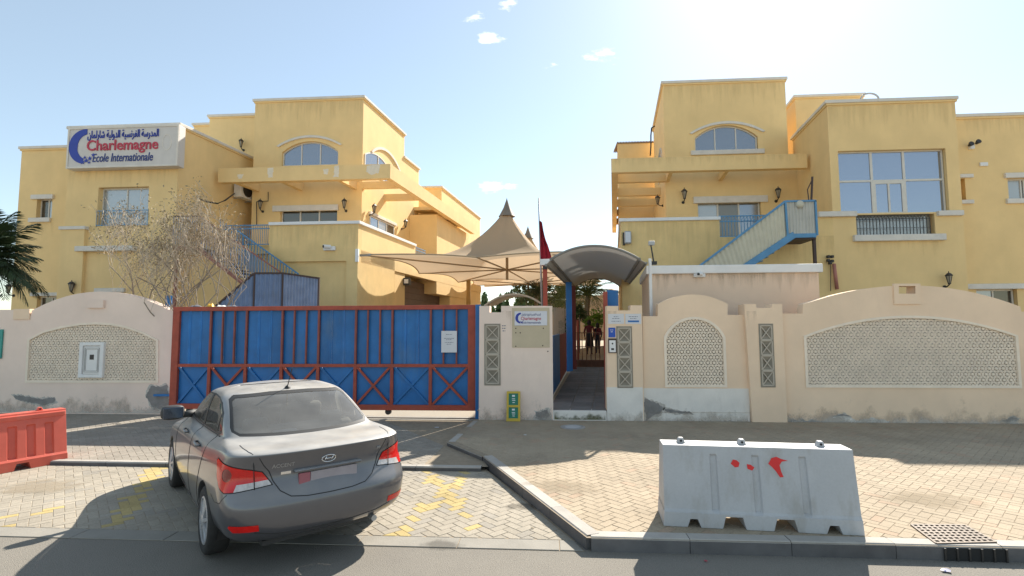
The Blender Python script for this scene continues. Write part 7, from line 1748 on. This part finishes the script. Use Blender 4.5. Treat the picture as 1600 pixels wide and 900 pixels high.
# ================================================================== PEOPLE beyond the barred gate
m_skin = mat('skin', (.30, .17, .11), .6, .05); m_hair = mat('dark_hair', (.02, .014, .012), .6, .1)
def person(lab, px, Y, h, rot, top, low, skirt=False, bag=False, sd=0):
    g = gnd(px, 552, court_z(Y)); x = at(px, 540, Y).x; root = thing('person', (0, 0, 0), lab, 'person'); s = h/1.75
    J = {}; V = []; E = []; Rr = []
    def v(p, r): V.append(Vector(p)*s); Rr.append(r*s); return len(V)-1
    def e(a, b): E.append((a, b))
    pel = v((0, 0, .95), .135); wst = v((0, 0, 1.10), .115); che = v((0, .01, 1.30), .14); nk = v((0, 0, 1.47), .055); hd = v((0, -.01, 1.56), .075); tp = v((0, -.005, 1.69), .085)
    for a, b in ((pel, wst), (wst, che), (che, nk), (nk, hd), (hd, tp)): e(a, b)
    for q in (-1, 1):
        hip = v((q*.09, 0, .88), .095); kn = v((q*.10, -.02-.03*q*sd, .50), .062); an_ = v((q*.10, .02+.05*q*sd, .09), .040); to = v((q*.12, -.13, .035), .032)
        e(pel, hip); e(hip, kn); e(kn, an_); e(an_, to)
        sh = v((q*.18, 0, 1.40), .058); el = v((q*.25, .02, 1.12), .042); wr = v((q*.24, -.07, .88), .028); pa = v((q*.24, -.09, .81), .032)
        e(che, sh); e(sh, el); e(el, wr); e(wr, pa)
        for k in range(4): f1 = v((q*.24, -.115+.018*k, .765-.004*k), .0085); f2 = v((q*.232, -.118+.018*k, .725+.004*abs(k-1.5)), .0075); e(pa, f1); e(f1, f2)
        t1 = v((q*.215, -.125, .79), .009); e(pa, t1)
    me = bpy.data.meshes.new('body'); me.from_pydata(V, E, []); o = bpy.data.objects.new('body', me); C.objects.link(o); sk = o.modifiers.new('s', 'SKIN')
    for i, r in enumerate(Rr): me.skin_vertices[0].data[i].radius = (r, r)
    me.skin_vertices[0].data[0].use_root = True
    o.modifiers.new('u', 'SUBSURF').levels = 1; dg = bpy.context.evaluated_depsgraph_get(); m2 = bpy.data.meshes.new_from_object(o.evaluated_get(dg)); bpy.data.objects.remove(o)
    m2.materials.clear()
    for m_ in (m_skin, top, low): m2.materials.append(m_)
    for p in m2.polygons:
        c = sum((m2.vertices[i].co for i in p.vertices), Vector())/len(p.vertices)/s; p.use_smooth = True
        p.material_index = 0 if (c.z > 1.46 or (abs(c.x) > .17 and c.z < .90)) else (1 if c.z > .95 else 2)
    o = bpy.data.objects.new('body', m2); C.objects.link(o); o.parent = root
    mb = MB(); mb.lathe((0, .005*s, 1.60*s), [(.085*s, -.13*s), (.098*s, -.05*s), (.100*s, .04*s), (.085*s, .10*s), (.04*s, .135*s), (.005, .142*s)], 14); mb.build('hair', m_hair, root, smooth=True)
    if skirt: mb = MB(); mb.lathe((0, 0, 0), [(.22*s, .42*s), (.19*s, .75*s), (.15*s, .98*s), (.125*s, 1.12*s)], 16); mb.build('skirt', low, root, smooth=True)
    if bag: mb = MB(); mb.cbox((0, .17*s, 1.25*s), .28*s, .13*s, .38*s); mb.build('backpack', mat('maroon_bag', (.14, .02, .03), .7), root, bevel=.03)
    root.location = (x, Y, court_z(Y)-.0); root.rotation_euler = (0, 0, rot)
m_dk = mat('black_clothes', (.018, .016, .02), .85); m_dkred = mat('dark_red_top', (.12, .018, .025), .85); m_nv = mat('navy_clothes', (.02, .025, .05), .85)
person('person in black with dark red top standing just beyond the barred gate, the left one', 921, 23.2, 1.58, R(165), m_dkred, m_dk, skirt=True, sd=1)
person('person in dark navy clothes right of the one in black beyond the gate', 934, 23.6, 1.42, R(200), m_nv, m_nv, bag=True, sd=.6)
# ================================================================== DIRT: streaks below ledges, rising damp, oil, with ragged see-through edges
def dirt_mat(name, col, amt, fx, fz, up=False, radial=False):
    m, N, L, b = nodes(name); b.inputs['Base Color'].default_value = (*col, 1); b.inputs['Roughness'].default_value = .95; b.inputs['Specular IOR Level'].default_value = .1
    tc = N.new('ShaderNodeTexCoord'); geo = N.new('ShaderNodeNewGeometry'); mp = N.new('ShaderNodeMapping'); mp.inputs['Scale'].default_value = (fx, fx, fz); L.new(geo.outputs['Position'], mp.inputs[0])
    nz = N.new('ShaderNodeTexNoise'); nz.inputs['Scale'].default_value = 1; nz.inputs['Detail'].default_value = 6; nz.inputs['Roughness'].default_value = .62; L.new(mp.outputs[0], nz.inputs['Vector'])
    if radial:
        ln = N.new('ShaderNodeVectorMath'); ln.operation = 'DISTANCE'; sx = N.new('ShaderNodeMapping'); sx.inputs['Scale'].default_value = (1, 1, 0); L.new(tc.outputs['Generated'], sx.inputs[0]); L.new(sx.outputs[0], ln.inputs[0]); ln.inputs[1].default_value = (.5, .5, 0)
        g = N.new('ShaderNodeMapRange'); g.inputs[1].default_value = .5; g.inputs[2].default_value = .05; g.inputs[3].default_value = -.25; g.inputs[4].default_value = .35; L.new(ln.outputs['Value'], g.inputs[0])
    else:
        sp = N.new('ShaderNodeSeparateXYZ'); L.new(tc.outputs['Generated'], sp.inputs[0]); g = N.new('ShaderNodeMapRange')
        g.inputs[1].default_value = 0; g.inputs[2].default_value = 1; g.inputs[3].default_value = .22 if up else -.28; g.inputs[4].default_value = -.28 if up else .16; L.new(sp.outputs['Z'], g.inputs[0])
    ad = N.new('ShaderNodeMath'); ad.operation = 'ADD'; L.new(nz.outputs[0], ad.inputs[0]); L.new(g.outputs[0], ad.inputs[1])
    s = N.new('ShaderNodeMapRange'); s.interpolation_type = 'SMOOTHSTEP'; s.inputs[1].default_value = .45; s.inputs[2].default_value = .75; s.inputs[4].default_value = amt; L.new(ad.outputs[0], s.inputs[0])
    tr = N.new('ShaderNodeBsdfTransparent'); mx = N.new('ShaderNodeMixShader'); L.new(s.outputs[0], mx.inputs[0]); L.new(tr.outputs[0], mx.inputs[1]); L.new(b.outputs[0], mx.inputs[2]); L.new(mx.outputs[0], N['Material Output'].inputs[0])
    return m
m_drip = dirt_mat('ledge_drip_dirt', (.48, .36, .19), .12, 6, .45); m_dripw = dirt_mat('wall_drip_dirt', (.46, .39, .31), .22, 6, .6)
m_damp = dirt_mat('rising_damp', (.48, .42, .35), .5, 3.2, 2.4, up=True); m_salt = dirt_mat('salt_bloom', (.74, .70, .64), .45, 4, 3, up=True)
m_oil = dirt_mat('oil_stain', (.06, .055, .05), .3, 6, 6, radial=True); m_sanddrift = dirt_mat('sand_drift', (.40, .33, .24), .4, 3, 3, radial=True)
def film(fr, root, u0, u1, z0, z1, m, w, name):
    mb = MB(); mb.add([fr.pt(u0, z0, w), fr.pt(u1, z0, w), fr.pt(u1, z1, w), fr.pt(u0, z1, w)], [(0, 1, 2, 3)]); return mb.build(name, m, root, recalc=False)
def filmpx(fr, root, a, b, m, w=.006, name='drip_stain'): (u0, z1), (u1, z0) = fr.px(*a), fr.px(*b); return film(fr, root, u0, u1, z0, z1, m, w, name)
film(fT, LB, TX0+.05, TX1-.05, TZ-1.9, TZ-.19, m_drip, .006, 'drip_stain'); film(fW, LB, WX0, WX1, WZ-3.0, WZ-1.6, m_drip, .006, 'drip_stain')
film(fB, LB, BX0+.02, BX1-.02, fBz-1.6, fBz-.002, m_drip, .006, 'drip_stain'); film(fT, RB, TX0r+.05, TX1r-.05, TZr-2.0, TZr-.19, m_drip, .006, 'drip_stain')
film(fB, RB, WXr0+.03, WXr1-.03, WZr-1.7, WZr-.09, m_drip, .006, 'drip_stain'); film(fB, RB, BXr0+.02, g0-.02, BZr-2.4, BZr-.002, m_drip, .006, 'drip_stain')
film(fB, RB, g0, WXr0, gz-1.8, gz-.01, m_drip, .006, 'drip_stain'); filmpx(fB, RB, (1337, 376), (1470, 425), m_drip); filmpx(fE, RB, (1503, 186), (1640, 235), m_drip)
filmpx(fF, LB, (48, 348), (82, 395), m_drip); filmpx(fW, LB, (138, 353), (232, 384), m_drip); filmpx(fP, RB, (960, 248), (1258, 264), m_drip)
filmpx(fG, gr, (1016, 428), (1278, 470), m_dripw)
for root, fr, a, b in ((wl, fl, 52, 266), (w3, fw2, 1030, 1136), (w5, fw5, 1258, 1592)):
    pass
for root, fr, a, b, t, h in ((wl, fl, -40, 266, 598, .0), (w1, fw, 749, 862, 600, 0), (w5, fw5, 1228, 1650, 608, 0)):
    u0, u1 = fr.px(a, 600)[0], fr.px(b, 600)[0]; film(fr, root, u0, u1, .08, .72, m_damp, .0065, 'damp_stain'); film(fr, root, u0, u1, .08, .40, m_salt, .0105, 'salt_stain')
u0, u1 = fw2.px(1008, 600)[0], fw2.px(1166, 600)[0]; film(fw2, w3, u0, u1, .10, .55, m_damp, .017, 'damp_stain')
u0, u1 = fw.px(949, 600)[0], fw.px(1003, 600)[0]; film(fw, w2, u0, u1, .10, .50, m_damp, .009, 'damp_stain')
for root, fr, a, b in ((w1, fw, 784, 799), (w2, fw, 949, 964), (w4, fp, 1166, 1184)):
    filmpx(fr, root, (a, 486 if root is not w5 else 492), (b, 540 if root is not w5 else 530), m_dripw, .005)
filmpx(fG, gr, (1020, 428), (1200, 445), m_dripw, .01)
st_m = dirt_mat('green_algae', (.16, .16, .09), .8, 5, 5, up=True)
filmpx(front(W-.012), w1, (866, 637), (946, 656), st_m, .006, 'algae_stain')
for (px, py, z, s, m, lab) in ((690, 850, .014, .35, m_oil, 'dark oil stain on the gutter slabs right of the car'), (820, 790, .012, .4, m_oil, 'faint oil stain on the bay beside the slanting kerb'),
                               (1450, 780, .1355, .9, m_sanddrift, 'sand drift on the sunlit pavement right of the white barrier'), (880, 760, .1355, .8, m_sanddrift, 'sand drift on the pavement beside the slanting kerb'), (60, 760, .012, .9, m_sanddrift, 'sand drift on the bay in front of the red barrier')):
    c = gnd(px, py, z); mb = MB(); mb.add([(c.x-s, c.y-s*.6, z), (c.x+s, c.y-s*.6, z), (c.x+s, c.y+s*.6, z), (c.x-s, c.y+s*.6, z)], [(0, 1, 2, 3)]); tag(mb.build('ground_stain', m, recalc=False), lab, 'stain')
